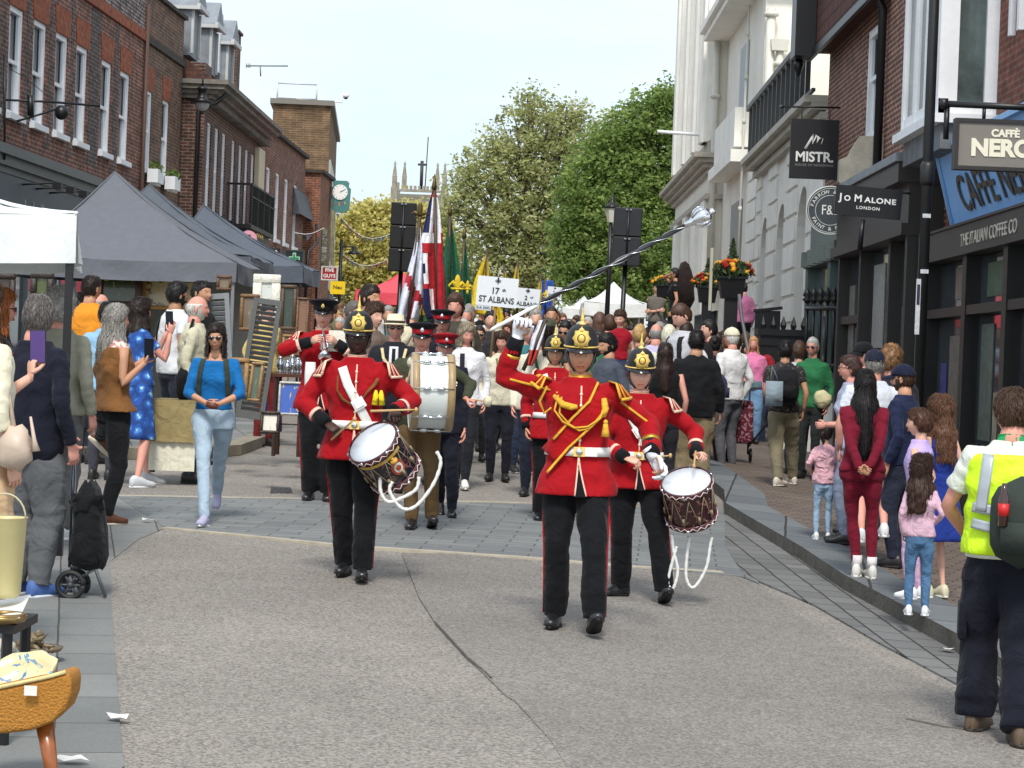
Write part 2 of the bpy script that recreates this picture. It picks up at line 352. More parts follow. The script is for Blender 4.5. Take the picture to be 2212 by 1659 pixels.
for i, (x, y, lab) in enumerate([(318, 1126, 'torn white paper scrap lying on grey setts beside the brown trainer'), (258, 1553, 'small pale leaf of litter on the slab edge near the bottom left'), (155, 1645, 'torn white litter on slabs beside the stool leg'), (2048, 1408, 'small white crumpled tissue lying against the right kerb'), (1640, 1147, 'tiny white paper scrap in the right gutter')]):
 p = G(x, y, .014); mb = MB(); random.seed(i); pts = [(.07 * math.cos(a) * random.uniform(.5, 1), .045 * math.sin(a) * random.uniform(.5, 1), random.uniform(.004, .03)) for a in [k * .7 for k in range(9)]]
 mb.add([(0, 0, .02)] + pts, [(0, k + 1, (k + 1) % 9 + 1) for k in range(9)])
 o = tag(mb.build('litter', M_paper, None), lab, 'litter', 'scraps of litter'); o.location = p
# ---------------------------------------------------------------- buildings
M_glass = mat((56, 63, 67), .05, .5, 1.3, spec=1., kind='window_glass')  # lighter mottled colour in the glass imitates street reflections
M_glass2 = mat((92, 102, 106), .05, .4, 1.1, spec=1., kind='window_glass_pale')
M_white = paint((238, 240, 242)); M_lead = mat((128, 134, 140), .6, .25, 3, .15, 20, kind='lead')
M_soot = mat((62, 57, 52), .9, .35, 4, .3, 30, kind='sooty_stone')
M_bred = brick((128, 66, 50), (98, 56, 46), (132, 118, 104), soot=.3, var=.4)
M_bbrn = brick((112, 76, 58), (88, 64, 54), (122, 108, 92), soot=.28, var=.35)
M_bdrk = brick((92, 56, 46), (72, 48, 42), (120, 106, 94), soot=.3, var=.3)
M_blong = brick((114, 86, 58), (94, 70, 48), (128, 112, 90), bw=.44, soot=.25, var=.3)
M_orng = brick((150, 78, 50), (136, 70, 48), (146, 104, 78), bw=.12, bh=.3, mw=.008, soot=.15)
M_rdbr = brick((134, 74, 52), (118, 66, 50), (140, 116, 96), soot=.15, var=.25)
M_shop = paint((86, 94, 100)); M_dark = paint((44, 46, 48)); M_blk = paint((22, 23, 25), .4)
M_cream = paint((214, 206, 178)); M_slate = mat((82, 86, 92), .7, .25, 6, .2, 12, kind='slate')
M_tile = brick((98, 62, 50), (84, 56, 48), (52, 42, 38), bw=.17, bh=.1, mw=.006)
def frame_m(p0, p1, z0=0.):
 p0, p1 = Vector(p0[:2]), Vector(p1[:2]); u = (p1 - p0); L = u.length; u.normalize(); n = Vector((-u.y, u.x))
 M = Matrix(((u.x, n.x, 0, p0.x), (u.y, n.y, 0, p0.y), (0, 0, 1, z0), (0, 0, 0, 1)))
 return M, L
def wall_open(mb, L, z0, z1, ops, rev=.12, mi=0, mr=0, y=0., x0=0.):
 xs = sorted(set([x0, L] + [v for o in ops for v in (o[0], o[1])])); zs = sorted(set([z0, z1] + [v for o in ops for v in (o[2], o[3])]))
 for i in range(len(xs) - 1):
  for j in range(len(zs) - 1):
   cx, cz = (xs[i] + xs[i + 1]) / 2, (zs[j] + zs[j + 1]) / 2
   if any(o[0] < cx < o[1] and o[2] < cz < o[3] for o in ops): continue
   mb.add([(xs[i], y, zs[j]), (xs[i + 1], y, zs[j]), (xs[i + 1], y, zs[j + 1]), (xs[i], y, zs[j + 1])], [(0, 1, 2, 3)], mi)
 for a, b, c, d in [o[:4] for o in ops]:
  mb.add([(a, y, c), (b, y, c), (b, y, d), (a, y, d), (a, y + rev, c), (b, y + rev, c), (b, y + rev, d), (a, y + rev, d)],
               [(0, 3, 7, 4), (1, 5, 6, 2), (3, 2, 6, 7), (0, 4, 5, 1)], mr)
def shell(mb, L, D, z0, z1, mi=0, y=0., top=True):
 mb.add([(0, y, z0), (0, y + D, z0), (0, y + D, z1), (0, y, z1), (L, y, z0), (L, y + D, z0), (L, y + D, z1), (L, y, z1)], [(0, 3, 2, 1), (4, 5, 6, 7), (1, 2, 6, 5)] + ([(3, 7, 6, 2)] if top else []), mi)
def sash(root, a, b, c, d, y=.05, fr=None, gl=None, sill=True, mid=.5, bars=0, w=.09, blind=0., sillm=None, lab=None):
 """a sliding-sash window: outer frame, two sashes and a meeting rail; the panes and the sill are sub-parts"""
 fr = fr or M_white; gl = gl or M_glass
 m = MB(); zm = c + (d - c) * mid
 m.b2(a, a + w, y - .03, y + .09, c, d); m.b2(b - w, b, y - .03, y + .09, c, d); m.b2(a + w, b - w, y - .028, y + .088, d - w, d); m.b2(a + w, b - w, y - .028, y + .088, c, c + w * .8)
 m.b2(a + w, a + w + .045, y, y + .04, zm, d - w); m.b2(b - w - .045, b - w, y, y + .04, zm, d - w); m.b2(a + w, b - w, y - .002, y + .05, zm - .03, zm + .03)
 m.b2(a + w, a + w + .045, y + .045, y + .08, c + w * .8, zm - .03); m.b2(b - w - .045, b - w, y + .045, y + .08, c + w * .8, zm - .03)
 for k in range(bars):
  x = a + w + (b - a - 2 * w) * (k + 1) / (bars + 1); m.b2(x - .012, x + .012, y + .01, y + .045, c + w, zm - .03); m.b2(x - .012, x + .012, y - .005, y + .03, zm + .03, d - w)
 f = m.build('window', fr, root, False)
 if lab: f['label'] = lab
 p = MB(); p.b2(a + w * .9, b - w * .9, y + .055, y + .065, zm, d - w * .9); p.b2(a + w * .9, b - w * .9, y + .083, y + .092, c + w * .7, zm); p.build('pane', gl, f, False)
 if blind:
  q = MB(); q.b2(a + w, b - w, y + .1, y + .11, d - (d - c) * blind, d - w); q.build('blind', paint((206, 206, 198)), f, False)
 if sill:
  s = MB(); s.b2(a - .06, b + .06, -.09, y - .032, c - .085, c + .012); s.build('sill', sillm or M_white, f, False)
 return f
# ---- left: long red brick building with six tall sash windows
dA, dB = 33.0, 46.8
def XL(d): return -8.28 + (d - 36.6) * .047
MA, LA = frame_m((XL(dA), dA), (XL(dB), dB))
bA = thing('brick_building', 'red and blue chequered brick building with six tall white sash windows, at the left edge', 'building', M=MA)
opsA = []; 
for k in range(-1, 6):
 d = 36.75 + 1.5 * k + (.12 * k if k > 3 else 0); x = d - dA; opsA.append((x - .12, x + .72, 5.53, 7.28))
mb = MB(); wall_open(mb, LA, 4.95, 9.6, opsA, .12, 0, 0); shell(mb, LA, 6, .3, 9.6)
mb.build('wall', M_bred, bA, False)
mb = MB(); mb.b2(0, LA, -.05, -.003, 8.14, 8.34); mb.build('string_course', M_orng, bA, False)
mb = MB(); mb.b2(0, LA - .02, -.02, -.002, 8.36, 9.58); mb.build('parapet', brick((104, 84, 80), (64, 52, 52), (150, 140, 136), bw=.2, soot=.3, var=.6), bA, False)
for a, b, c, d in opsA:
 sash(bA, a, b, c, d)
 mb = MB(); mb.prism([(a - .05, d + .003), (b + .05, d + .003), (b + .16, d + .46), (a - .16, d + .46)], -.018, .0); mb.build('lintel', M_orng, bA, False)
random.seed(3)
for i in range(6):                                   # darker header panels between the windows
 a = opsA[i][1] + .22; b = opsA[i + 1][0] - .22; mb = MB(); mb.b2(a, b, -.006, -.001, 5.2, 8.1); mb.build('brick_panel', brick((78, 66, 64), (60, 52, 52), (112, 104, 98), bw=.12, var=.5), bA, False)
mb = MB(); mb.b2(0, LA - 4.2, -.22, -.001, 4.82, 4.98); mb.b2(0, LA - 4.2, -.15, -.002, 4.66, 4.818); mb.b2(0, LA - 4.25, -.09, -.003, 4.55, 4.658)
mb.build('cornice', paint((98, 102, 102)), bA, False)
mb = MB(); mb.b2(2.6, LA - 4.3, -.07, -.004, 3.55, 4.545); mb.build('fascia', M_shop, bA, False)
mb = MB(); mb.b2(0, 2.5, -.05, -.004, 1.2, 4.545); mb.build('shop_window', paint((60, 50, 46)), bA, False)
mb = MB(); mb.b2(2.6, LA - 4.4, -.045, -.005, 1.1, 3.545); mb.build('shop_window', M_glass2, bA, False)
for k in range(7):
 mb = MB(); x = 2.62 + k * (LA - 7.1) / 6; mb.b2(x, x + .12, -.1, -.046, 1.0, 3.548); mb.build('pilaster', M_shop, bA, False)
text('Isabella', .52, paint((150, 158, 162)), bA, Matrix.Translation((5.4, -.075, 4.02)) @ FRONT, .006, bold=.004)
for k in range(3):
 mb = MB(); x = 4.5 + k * .9; mb.tube([(x, -.07, 4.45), (x, -.6, 4.5)], .018, 6); mb.box((x, -.66, 4.45), (.16, .14, .1)); mb.build('spotlight', M_blk, bA, False)
MB2_, LB = frame_m((XL(dB), dB), (XL(50.9), 50.9))
bB = thing('brick_building', 'narrow brown brick building with two white windows and white window boxes', 'building', M=MB2_)
opsB = [(.25, .95, 5.56, 7.2), (2.05, 2.75, 5.56, 7.2)]
mb = MB(); wall_open(mb, LB, .5, 9.2, opsB, .12); shell(mb, LB, 6, .5, 9.2); mb.build('wall', M_bbrn, bB, False)
mb = MB(); mb.b2(0, LB, -.06, -.003, 8.15, 8.3); mb.b2(-.05, LB + .05, -.08, .3, 9.2, 9.28); mb.build('coping', M_soot, bB, False)
for a, b, c, d in opsB:
 sash(bB, a, b, c, d, w=.07); mb = MB(); mb.prism([(a - .04, d + .003), (b + .04, d + .003), (b + .12, d + .5), (a - .12, d + .5)], -.018, 0); mb.build('lintel', M_orng, bB, False)
mb = MB(); mb.tube([(-.02, -.06, 8.9), (-.02, -.06, 1.4)], .045, 8); mb.build('drainpipe', mat((88, 62, 52), .6, .1), bB)
M_leaf = mat((84, 104, 44), .8, .35, 30, kind='leaves'); M_leafd = mat((58, 78, 42), .8, .35, 30, kind='leaves_dark')
def leafy(mb, c, r, n, s, mi=0, seed=0, flat=.8, fill=0.):
 rnd = random.Random(seed)
 for _ in range(n):
  d = Vector((rnd.gauss(0, 1), rnd.gauss(0, 1), rnd.gauss(0, 1))).normalized() * (rnd.random() ** (1 / 3 if not fill else fill))
  p = Vector(c) + Vector((d.x * r[0], d.y * r[1], d.z * r[2])); q = Euler((rnd.uniform(0, 6.3), rnd.uniform(0, 6.3), rnd.uniform(0, 6.3))).to_matrix(); k = s * rnd.uniform(.6, 1.3)
  mb.add([p + q @ Vector(v) for v in ((-k, 0, 0), (0, -k * flat * .5, k * .12), (k, 0, 0), (0, k * flat * .5, k * .12))], [(0, 1, 2, 3)], mi)
for i, x in enumerate((.55, 2.35)):
 t = thing('window_box', ['white window box with straggly green plants under the nearer of two windows', 'white window box with straggly green plants under the farther of two windows'][i], 'planter', M=MB2_ @ Matrix.Translation((x, -.22, 5.3)), group='window boxes on the brown brick wall')
 mb = MB(); mb.box((0, 0, .12), (.62, .22, .28)); mb.box((0, .0, -.04), (.5, .12, .05)); mb.build('box', M_white, t, False)
 mb = MB(); leafy(mb, (0, 0, .3), (.3, .14, .14), 90, .06, seed=i); mb.build('plants', M_leaf, t, False)
t = thing('hanging_sign', 'black iron bracket carrying a round black ball, on the chequered brick wall', 'bracket', M=MA @ Matrix.Translation((3.2, -.05, 0)))
def Lm(x, y, d): return (MA @ Matrix.Translation((3.2, -.05, 0))).inverted() @ P(x, y, d)
mb = MB(); mb.tube([Lm(14, 216, 36), Lm(110, 220, 36.4), Lm(216, 229, 36.8)], .02, 6); mb.tube([Lm(36, 262, 36), Lm(90, 246, 36.2), Lm(150, 226, 36.5)], .018, 6)
mb.tube([Lm(10, 120, 36), Lm(10, 345, 36)], .02, 6); mb.tube([Lm(66, 206, 36), Lm(66, 250, 36)], .05, 6)
mb.tube([Lm(20, 148, 36.), Lm(56, 168, 36.1), Lm(103, 208, 36.4)], .006, 4)
mb.build('bracket', M_blk, t)
mb = MB(); mb.ell(Lm(133, 243, 36.4), (.115, .115, .12)); mb.build('ball', M_blk, t)
# ---- left: dark brick building with dormers, heavy cornice and balcony
d0, d1 = 51.1, 61.3
MC_, LC = frame_m((-7.12, d0), (-6.98, d1))
bC = thing('brick_building', 'dark brick building with heavy overhanging cornice, narrow sashes and three grey dormers', 'building', M=MC_)
opsC = [(x, x + .62, 5.05, 7.05) for x in (.55, 1.75, 2.95, 4.6, 5.9, 7.1, 8.3)]
mb = MB(); wall_open(mb, LC, .8, 7.5, opsC, .1); shell(mb, LC, 6, .8, 7.5); mb.build('wall', M_bdrk, bC, False)
mb = MB(); mb.b2(0, .9, .002, 6, 7.5, 8.3); mb.build('gable_wall', M_bdrk, bC, False)
for i, (a, b, c, d) in enumerate(opsC): sash(bC, a, b, c, d, y=.06, w=.05, sill=True, sillm=M_soot)
mb = MB()
for z, o_ in ((7.5, .18), (7.6, .3), (7.7, .46), (7.8, .56)): mb.b2(-o_ * .6, LC + .1, -o_, 1.0, z - .004 * o_, z + .098)
for k in range(40): mb.b2(.1 + k * .255, .2 + k * .255, -.26, -.01, 7.4, 7.497)
mb.build('cornice', mat((126, 120, 112), .85, .4, 2.5, .2, 20, kind='weathered_timber'), bC, False)
mb = MB(); mb.add([(-.1, -.2, 7.92), (LC, -.2, 7.92), (LC, 2.6, 9.9), (-.1, 2.6, 9.9)], [(0, 1, 2, 3)]); mb.add([(-.1, -.2, 7.92), (-.1, 2.6, 9.9), (-.1, 2.6, 7.9)], [(0, 1, 2)]); mb.build('roof', M_tile, bC, False)
for k, x in enumerate((.3, 3.1, 5.9)):
 m = MB(); m.b2(x, x + 1.15, .42, 2.0, 8.5, 9.62); dr = m.build('dormer', M_lead, bC, False)
 m = MB(); m.prism([(x - .12, 9.6), (x + 1.27, 9.6), (x + .575, 10.22)], .25, 2.2); m.build('dormer_roof', M_lead, dr, False)
 m = MB(); m.b2(x - .12, x + 1.27, .2, .28, 9.55, 9.66); m.b2(x - .135, x - .03, .2, 2.0, 9.52, 9.6); m.b2(x + .02, x + .12, .36, .418, 8.55, 9.55); m.b2(x + 1.03, x + 1.13, .36, .418, 8.55, 9.55); m.build('trim', paint((190, 192, 190)), dr, False)
mb = MB(); mb.b2(5.4, 5.8, 2.2, 2.9, 9.3, 10.6); mb.b2(5.36, 5.84, 2.16, 2.94, 10.6, 10.68); mb.build('chimney', M_bdrk, bC, False)
mb = MB(); mb.tube([(.0, -.5, 7.62), (-.02, -.25, 7.4), (-.06, .12, 7.25), (-.06, .12, 2.0)], .05, 8); mb.build('drainpipe', M_blk, bC)
mb = MB(); mb.b2(-.14, .6, -.12, .5, 4.25, 4.42); mb.b2(-.2, LC, -.3, -.002, 3.9, 4.15); mb.build('ledge', paint((200, 204, 206)), bC, False)
t = thing('balcony', 'black iron balcony with turned railings above a dark canopy, on the dark brick building', 'balcony', M=MC_ @ Matrix.Translation((4.0, 0, 0)))
mb = MB(); mb.b2(0, 4.6, -.62, -.004, 4.86, 4.96); mb.b2(.1, 4.5, -.5, -.005, 4.55, 4.855); mb.build('platform', M_blk, t, False)
mb = MB()
for k in range(24): mb.tube([(.02 + k * .197, -.6, 4.97), (.02 + k * .197, -.6, 5.9)], .014 if k % 6 else .035, 6)
for k in range(4): mb.tube([(0, -.58 + k * .18, 4.97), (0, -.58 + k * .18, 5.9)], .014, 6); mb.tube([(4.58, -.58 + k * .18, 4.97), (4.58, -.58 + k * .18, 5.9)], .014, 6)
mb.b2(-.02, 4.6, -.63, -.57, 5.9, 5.95); mb.b2(-.03, .03, -.565, -.01, 5.9, 5.95); mb.b2(-.02, 4.6, -.62, -.58, 5.62, 5.65); mb.build('railing', M_blk, t, False)
mb = MB()
for k in range(12): mb.tube([(1.0 + k * .12, -.63, 4.72), (1.03 + k * .12, -.63, 4.72 + .05 * (1 + math.sin(k * 2.1)))], .012, 4)
mb.build('lettering', mat((190, 160, 90), .5), t)
mb = MB(); mb.b2(LC - 1.25, LC - .02, -.12, -.003, 4.9, 7.28); o = mb.build('rendered_bay', paint((206, 196, 166)), bC, False)
t = thing('gable_house', 'pale stone blockwork gable and white boarded gable behind the dark cornice', 'building', M=MC_ @ Matrix.Translation((6.2, .9, 7.6)))
mb = MB(); mb.b2(0, 2.4, 0, 1.9, 0, 2.0); mb.build('stone_wall', brick((202, 190, 150), (190, 178, 138), (120, 110, 92), bw=.72, bh=.42, mw=.02, var=.08, soot=.08), t, False)
mb = MB(); mb.prism([(0, 2.0), (2.1, 2.0), (.0, 3.1)], 1.0, 1.6, M=Matrix.Rotation(R(-90), 4, 'Z') @ Matrix.Translation((-2.2, -1.5, -.1)) @ Matrix.Rotation(R(90), 4, 'Z')); mb.b2(-.6, .02, -.35, 1.2, 1.2, 2.7); mb.build('boarded_gable', M_white, t, False)
mb = MB(); mb.b2(2.6, 3.3, -.35, .32, .6, 2.65); mb.b2(2.55, 3.35, -.4, .37, 2.65, 2.72); mb.b2(1.2, 3.3, .33, 1.5, 2.3, 2.66); mb.build('chimney', M_bdrk, t, False)
t = thing('tv_aerial', 'thin television aerial on the roof between the gable and the chimney', 'aerial', P(563, 165, 62))
mb = MB(); mb.tube([P(563, 165, 62) - t.location, P(562, 142, 62) - t.location], .02, 5); mb.tube([P(531, 142, 62) - t.location, P(622, 142.5, 62) - t.location], .02, 5)
for x in (532, 536, 540): mb.tube([P(x, 137, 62) - t.location, P(x, 147, 62) - t.location], .012, 4)
mb.build('antenna', mat((120, 124, 128), .5), t)
# ---- left: next terrace, then the tall brown box
MD, LD = frame_m((-6.98, 61.3), (-6.72, 71.4))
bD = thing('brick_building', 'receding red brick terrace with white sashes beyond the dark cornice', 'building', M=MD)
opsD = [(x, x + .8, 5.1, 7.0) for x in (1.2, 3.2, 5.2, 7.4)]
mb = MB(); wall_open(mb, LD, 1, 8.0, opsD, .1); shell(mb, LD, 6, 1, 8.0); mb.build('wall', M_bred, bD, False)
for a in opsD: sash(bD, *a, w=.08)
mb = MB(); mb.b2(0, LD + .05, -.12, .3, 8.0, 8.1); mb.build('coping', M_soot, bD, False)
mb = MB(); mb.add([(7.2, -.25, 6.1), (LD + .6, -.25, 6.1), (LD + .6, -.02, 6.9), (7.2, -.02, 6.9), (7.2, -.02, 6.1), (LD + .6, -.02, 6.1)], [(0, 1, 2, 3), (0, 3, 4), (1, 5, 2)]); mb.build('slate_hood', M_slate, bD, False)
mb = MB(); mb.tube([(LD + .1, -.4, 6.0), (LD + .1, -.45, 5.4), (LD - .5, -.25, 5.1), (LD - .5, -.2, 3)], .05, 8); mb.build('drainpipe', M_blk, bD)
t = thing('brick_block', 'lower orange brick block with a flat dark coping in front of the tall brown block', 'building', M=frame_m((-6.3, 72.2), (-6.2, 75.4))[0])
mb = MB(); mb.b2(0, 3.2, 0, 3.2, 1, 7.65); mb.build('wall', M_rdbr, t, False); mb = MB(); mb.b2(-.1, 3.25, -.12, 3.2, 7.65, 7.75); mb.build('coping', M_soot, t, False)
mb = MB(); mb.b2(.8, 2.2, -.02, -.002, 4.6, 6.0); mb.build('window', M_glass, t, False)
ME, LE = frame_m((-6.35, 75.6), (-7.1, 88))
bE = thing('brick_building', 'tall flat-roofed brown brick block with a pale grey clad street front', 'building', M=ME)
mb = MB(); mb.b2(0, LE, .01, 1.9, 1, 10.15); mb.build('wall', M_blong, bE, False)
mb = MB(); mb.b2(-.15, LE, -.12, 2.0, 10.15, 10.32); mb.build('roof_edge', paint((120, 116, 108)), bE, False)
mb = MB(); mb.b2(.25, LE, -.06, .008, 4.2, 8.4); mb.build('cladding', paint((196, 194, 186)), bE, False)
for k in range(4):
 mb = MB(); mb.b2(.9 + k * 2.8, 2.3 + k * 2.8, -.075, -.062, 5.2, 7.6); mb.build('window', M_glass2, bE, False)
mb = MB(); mb.b2(.3, LE, -.15, .006, 1, 4.0); mb.build('shop_front', M_dark, bE, False)
mb = MB(); mb.tube([(0.5, 1.8, 10.9), (.5, .5, 10.9)], .03, 5); mb.tube([(.5, 1.8, 10.35), (.5, 1.8, 10.9)], .03, 5); mb.tube([(.5, .5, 10.35), (.5, .5, 10.9)], .03, 5); mb.tube([(.5, 1.8, 10.42), (.5, .5, 10.42)], .03, 5); mb.build('roof_rail', paint((200, 204, 208)), bE)
t = thing('cctv_camera', 'white dome camera on a long thin arm above the brown block roof', 'camera', P(700, 221, 76)); q = t.location
mb = MB(); mb.tube([P(640, 215, 76) - q, P(739, 221, 76) - q, P(740, 203, 76) - q, P(747, 201, 76) - q], .03, 6); mb.build('arm', M_white, t)
mb = MB(); mb.ell(P(747, 206, 76) - q, (.12, .12, .1)); mb.build('dome', M_white, t); mb = MB(); mb.ell(P(747, 210, 76) - q, (.08, .08, .07)); mb.build('lens', M_blk, t)
t = thing('shop_terrace', 'far dark terrace fronts seen edge-on under the green clock', 'building', M=frame_m((-7.4, 88.2), (-9.6, 120))[0])
mb = MB(); mb.b2(0, 32, 0, 6, 1.5, 6.6); mb.build('wall', M_bbrn, t, False); mb = MB(); mb.b2(0, 32, -.3, -.002, 3.8, 4.4); mb.build('fascia', M_dark, t, False)
# ---- clock
t = thing('street_clock', 'green street clock with round white dial reading ten past two on the pale front', 'clock', P(736, 425, 75)); 
u = 75 / FF
mb = MB(); mb.prism([(a * u, b * u) for a, b in ((-17, 31), (-13, 34), (13, 34), (17, 31), (16, 22), (21, 18), (19, -28), (14, -30), (13, -34), (-12, -34), (-13, -30), (-18, -28), (-20, 18), (-15, 22))], -.14, .14); mb.build('case', paint((74, 128, 122)), t, False)
mb = MB(); mb.lathe([(.0, 0), (16.5 * u, 0), (16.5 * u, .03), (0, .03)], 28, M=Matrix.Translation((-1 * u, -.145, 9 * u)) @ Matrix.Rotation(R(90), 4, 'X')); dl = mb.build('dial', mat((240, 240, 236), .4), t, False)
mb = MB()
for a, l, wd in ((R(-60), 13, .9), (R(-62), 8.5, 1.4)):
 c, s_ = math.sin(-a), math.cos(a); mb.box((-1 * u + c * l * u / 2, -.182, 9 * u + s_ * l * u / 2), (wd * u, .006, l * u), rot=(0, -a, 0))
for k in range(12):
 a = k * math.pi / 6; mb.box((-1 * u + math.sin(a) * 13.6 * u, -.18, 9 * u + math.cos(a) * 13.6 * u), (.8 * u, .004, 2.6 * u), rot=(0, a, 0))
mb.build('hands', M_blk, dl, False)
mb = MB()
for k in range(6): mb.box(((-10 + 4 * k) * u, -.145, (-17 + (k % 2) * 3) * u), (2.6 * u, .008, 6 * u), mi=k % 3)
mb.build('painted_panel', [paint((170, 80, 70)), paint((80, 110, 170)), paint((190, 160, 90))], t, False)
mb = MB(); mb.tube([(-20 * u, 0, 24 * u), (-42 * u, 0, 30 * u)], .04, 6); mb.tube([(-18 * u, 0, -2 * u), (-42 * u, 0, -4 * u)], .05, 6); mb.build('bracket', paint((190, 196, 196)), t)
# ---- church tower
t = thing('church_tower', 'grey flint church tower with eight crocketed pinnacles rising behind the yellow trees', 'tower', (P(902, 500, 300).x, 300, 2.4))
u = 300 / FF; M_fl = mat((122, 118, 108), .95, .35, .9, .3, 3, kind='flint'); M_st = mat((140, 134, 120), .9, .3, 1.2, kind='pale_stone')
zt = P(902, 405, 300).z - 2.4
mb = MB(); mb.box((0, 3.6, zt / 2 - .4), (118 * u, 118 * u, zt - 1.)); mb.build('tower_body', M_fl, t, False)
mb = MB()
for sx in (-1, 1):
 for sy in (0, 1):
  x = sx * 54 * u; y = 3.6 + (sy * 2 - 1) * 54 * u; mb.box((x, y, zt / 2), (14 * u, 14 * u, zt)); mb.b2(x - 5 * u, x + 5 * u, y - 5 * u, y + 5 * u, zt, zt + 18 * u)
mb.build('buttress', M_st, t, False)
for sx in (-1, 1):
 for k, (dx, hh) in enumerate(((0, 0), (-sx * 18, 5))):
  m = MB(); x = sx * 54 * u + dx * u; y = -4 * u + k * 60 * u; z = zt + 6 * u + hh * u; m.box((x, y + .5, z + 4 * u), (10 * u, 10 * u, 26 * u)); m.lathe([(6 * u, z + 16 * u), (4.8 * u, z + 19 * u), (.8 * u, z + 50 * u)], 6, M=Matrix.Translation((x, y + .5, 0)))
  m.box((x, y + .5, z + 44 * u), (6 * u, 2 * u, 2 * u)); m.build('pinnacle', M_st, t, False)
mb = MB()
for k in range(9): mb.box(((-36 + 9 * k) * u, 0.2, zt - 1 * u), (5.5 * u, .5, 9 * u))
mb.box((0, .2, zt - 7 * u), (104 * u, .6, 5 * u)); mb.build('battlements', M_st, t, False)
mb = MB(); mb.tube([(2 * u, 3, zt), (2 * u, 3, zt + 62 * u)], .22, 6); mb.tube([(-7 * u, 3, zt + 54 * u), (13 * u, 3, zt + 54 * u)], .15, 5); mb.tube([(9 * u, 5, zt), (12 * u, 5, zt + 118 * u)], .07, 4); mb.build('flagpole', M_dark, t)
# ================================================= right side
def XR(d): return 5.0
M_wh = mat((232, 228, 216), .8, .1, .9, .2, 6, kind='stucco'); M_wh2 = mat((238, 236, 227), .7, .09, 1.3, .15, 6, kind='stucco')
# ---- white classical town hall: pavilion (far), recessed front, end wall
bW = thing('town_hall', 'cream stucco town hall with pilasters, rusticated ground floor and tall cornice', 'building')
mb = MB()
mb.b2(4.94, 12, 58.9, 72, 1, 16); mb.b2(5.24, 12, 50.02, 58.897, 1, 10.45); mb.build('wall', M_wh, bW, False)
for k, y in enumerate((59.2, 62.0, 65.6, 69.4)):
 m = MB(); m.b2(4.74, 4.938, y, y + 1.3, 7.8, 16); m.b2(4.66, 4.938, y + .3, y + 1.0, 7.8, 16.0) ; m.build('pilaster', M_wh2, bW, False)
 m = MB(); m.b2(4.80, 4.937, y + .05, y + 1.25, 1, 6.3); m.build('pilaster', M_wh2, bW, False)
mb = MB()
for z, o_ in ((6.95, .12), (7.08, .24), (7.2, .38), (7.32, .5)): mb.b2(4.94 - o_, 5.9 + o_ * .01, 58.9 - o_, 72 + o_, z, z + .117)
mb.b2(4.80, 5.5, 58.74, 72, 6.28, 6.42); mb.b2(4.84, 5.5, 58.8, 72, 7.44, 7.8); mb.build('cornice', mat((176, 170, 158), .9, .25, 2, kind='weathered_stucco'), bW, False)
mb = MB(); mb.b2(4.62, 5.6, 50.2, 59.0, 10.35, 10.52); mb.b2(4.5, 5.62, 50.1, 59.0, 10.52, 10.68); mb.b2(5.25, 12, 49.78, 50.0, 10.2, 10.36); mb.b2(5.2, 12, 49.7, 50.0, 10.36, 10.6); mb.build('eaves', M_wh2, bW, False)
mb = MB(); mb.b2(5.2, 5.238, 53.2, 55.0, 7.3, 9.6); mb.build('window', mat((150, 156, 160), .5), bW, False)
mb = MB(); mb.b2(4.86, 5.238, 52.2, 57.4, 7.0, 7.9); mb.b2(4.76, 5.238, 51.8, 57.8, 6.62, 6.9); mb.build('stone_balcony', M_wh2, bW, False)
mb = MB()                                             # rusticated courses: channels between proud blocks
z = 1.1; 
while z < 6.5:
 mb = MB(); mb.b2(5.17, 5.236, 50.0, 51.9, z, z + .40); mb.b2(5.17, 6.6, 49.93, 49.998, z, z + .40)
 mb.build('stone_course', M_wh2, bW, False); z += .46
mb = MB(); mb.b2(5.19, 5.237, 53.4, 55.8, 2.2, 5.9); mb.build('doorway', mat((150, 150, 146), .7), bW, False)
M_pipe = paint((208, 205, 194))
def pipe(pts, r=.07, joints=(), name='drainpipe', m=None, root=bW):
 m_ = MB(); m_.tube(pts, r, 10)
 a, b = Vector(pts[0]), Vector(pts[-1])
 for j in joints: c = a.lerp(b, j); m_.tube([c - Vector((0, 0, .05)), c, c + Vector((0, 0, .05))], [r * 1.5, r * 1.7, r * 1.5], 10)
 return m_.build(name, m or M_pipe, root)
for (x0, y0, x1, y1, d, r, js) in ((1552, 40, 1530, 640, 58.8, .085, (.02, .28, .52, .58)), (1667, 18, 1642, 660, 49.8, .1, (.02, .3, .55, .8)), (1685, 110, 1655, 660, 49.75, .085, (.05, .4, .62, .9)), (1619, 10, 1590, 640, 52, .028, (.1, .25, .4, .55, .7))):
 pipe([P(x0, y0, d), P(x1, y1, d)], r, js)
mb = MB(); mb.box(P(1684, 98, 49.7), (.34, .2, .24), tap=1.2); mb.build('hopper', M_pipe, bW, False)
t = thing('flagpole', 'short white pole sticking out sideways from the town hall pavilion', 'pole', P(1512, 293, 60)); q = t.location
mb = MB(); mb.tube([P(1512, 291, 60) - q, P(1420, 284, 60) - q], .045, 8); mb.build('pole', M_white, t)
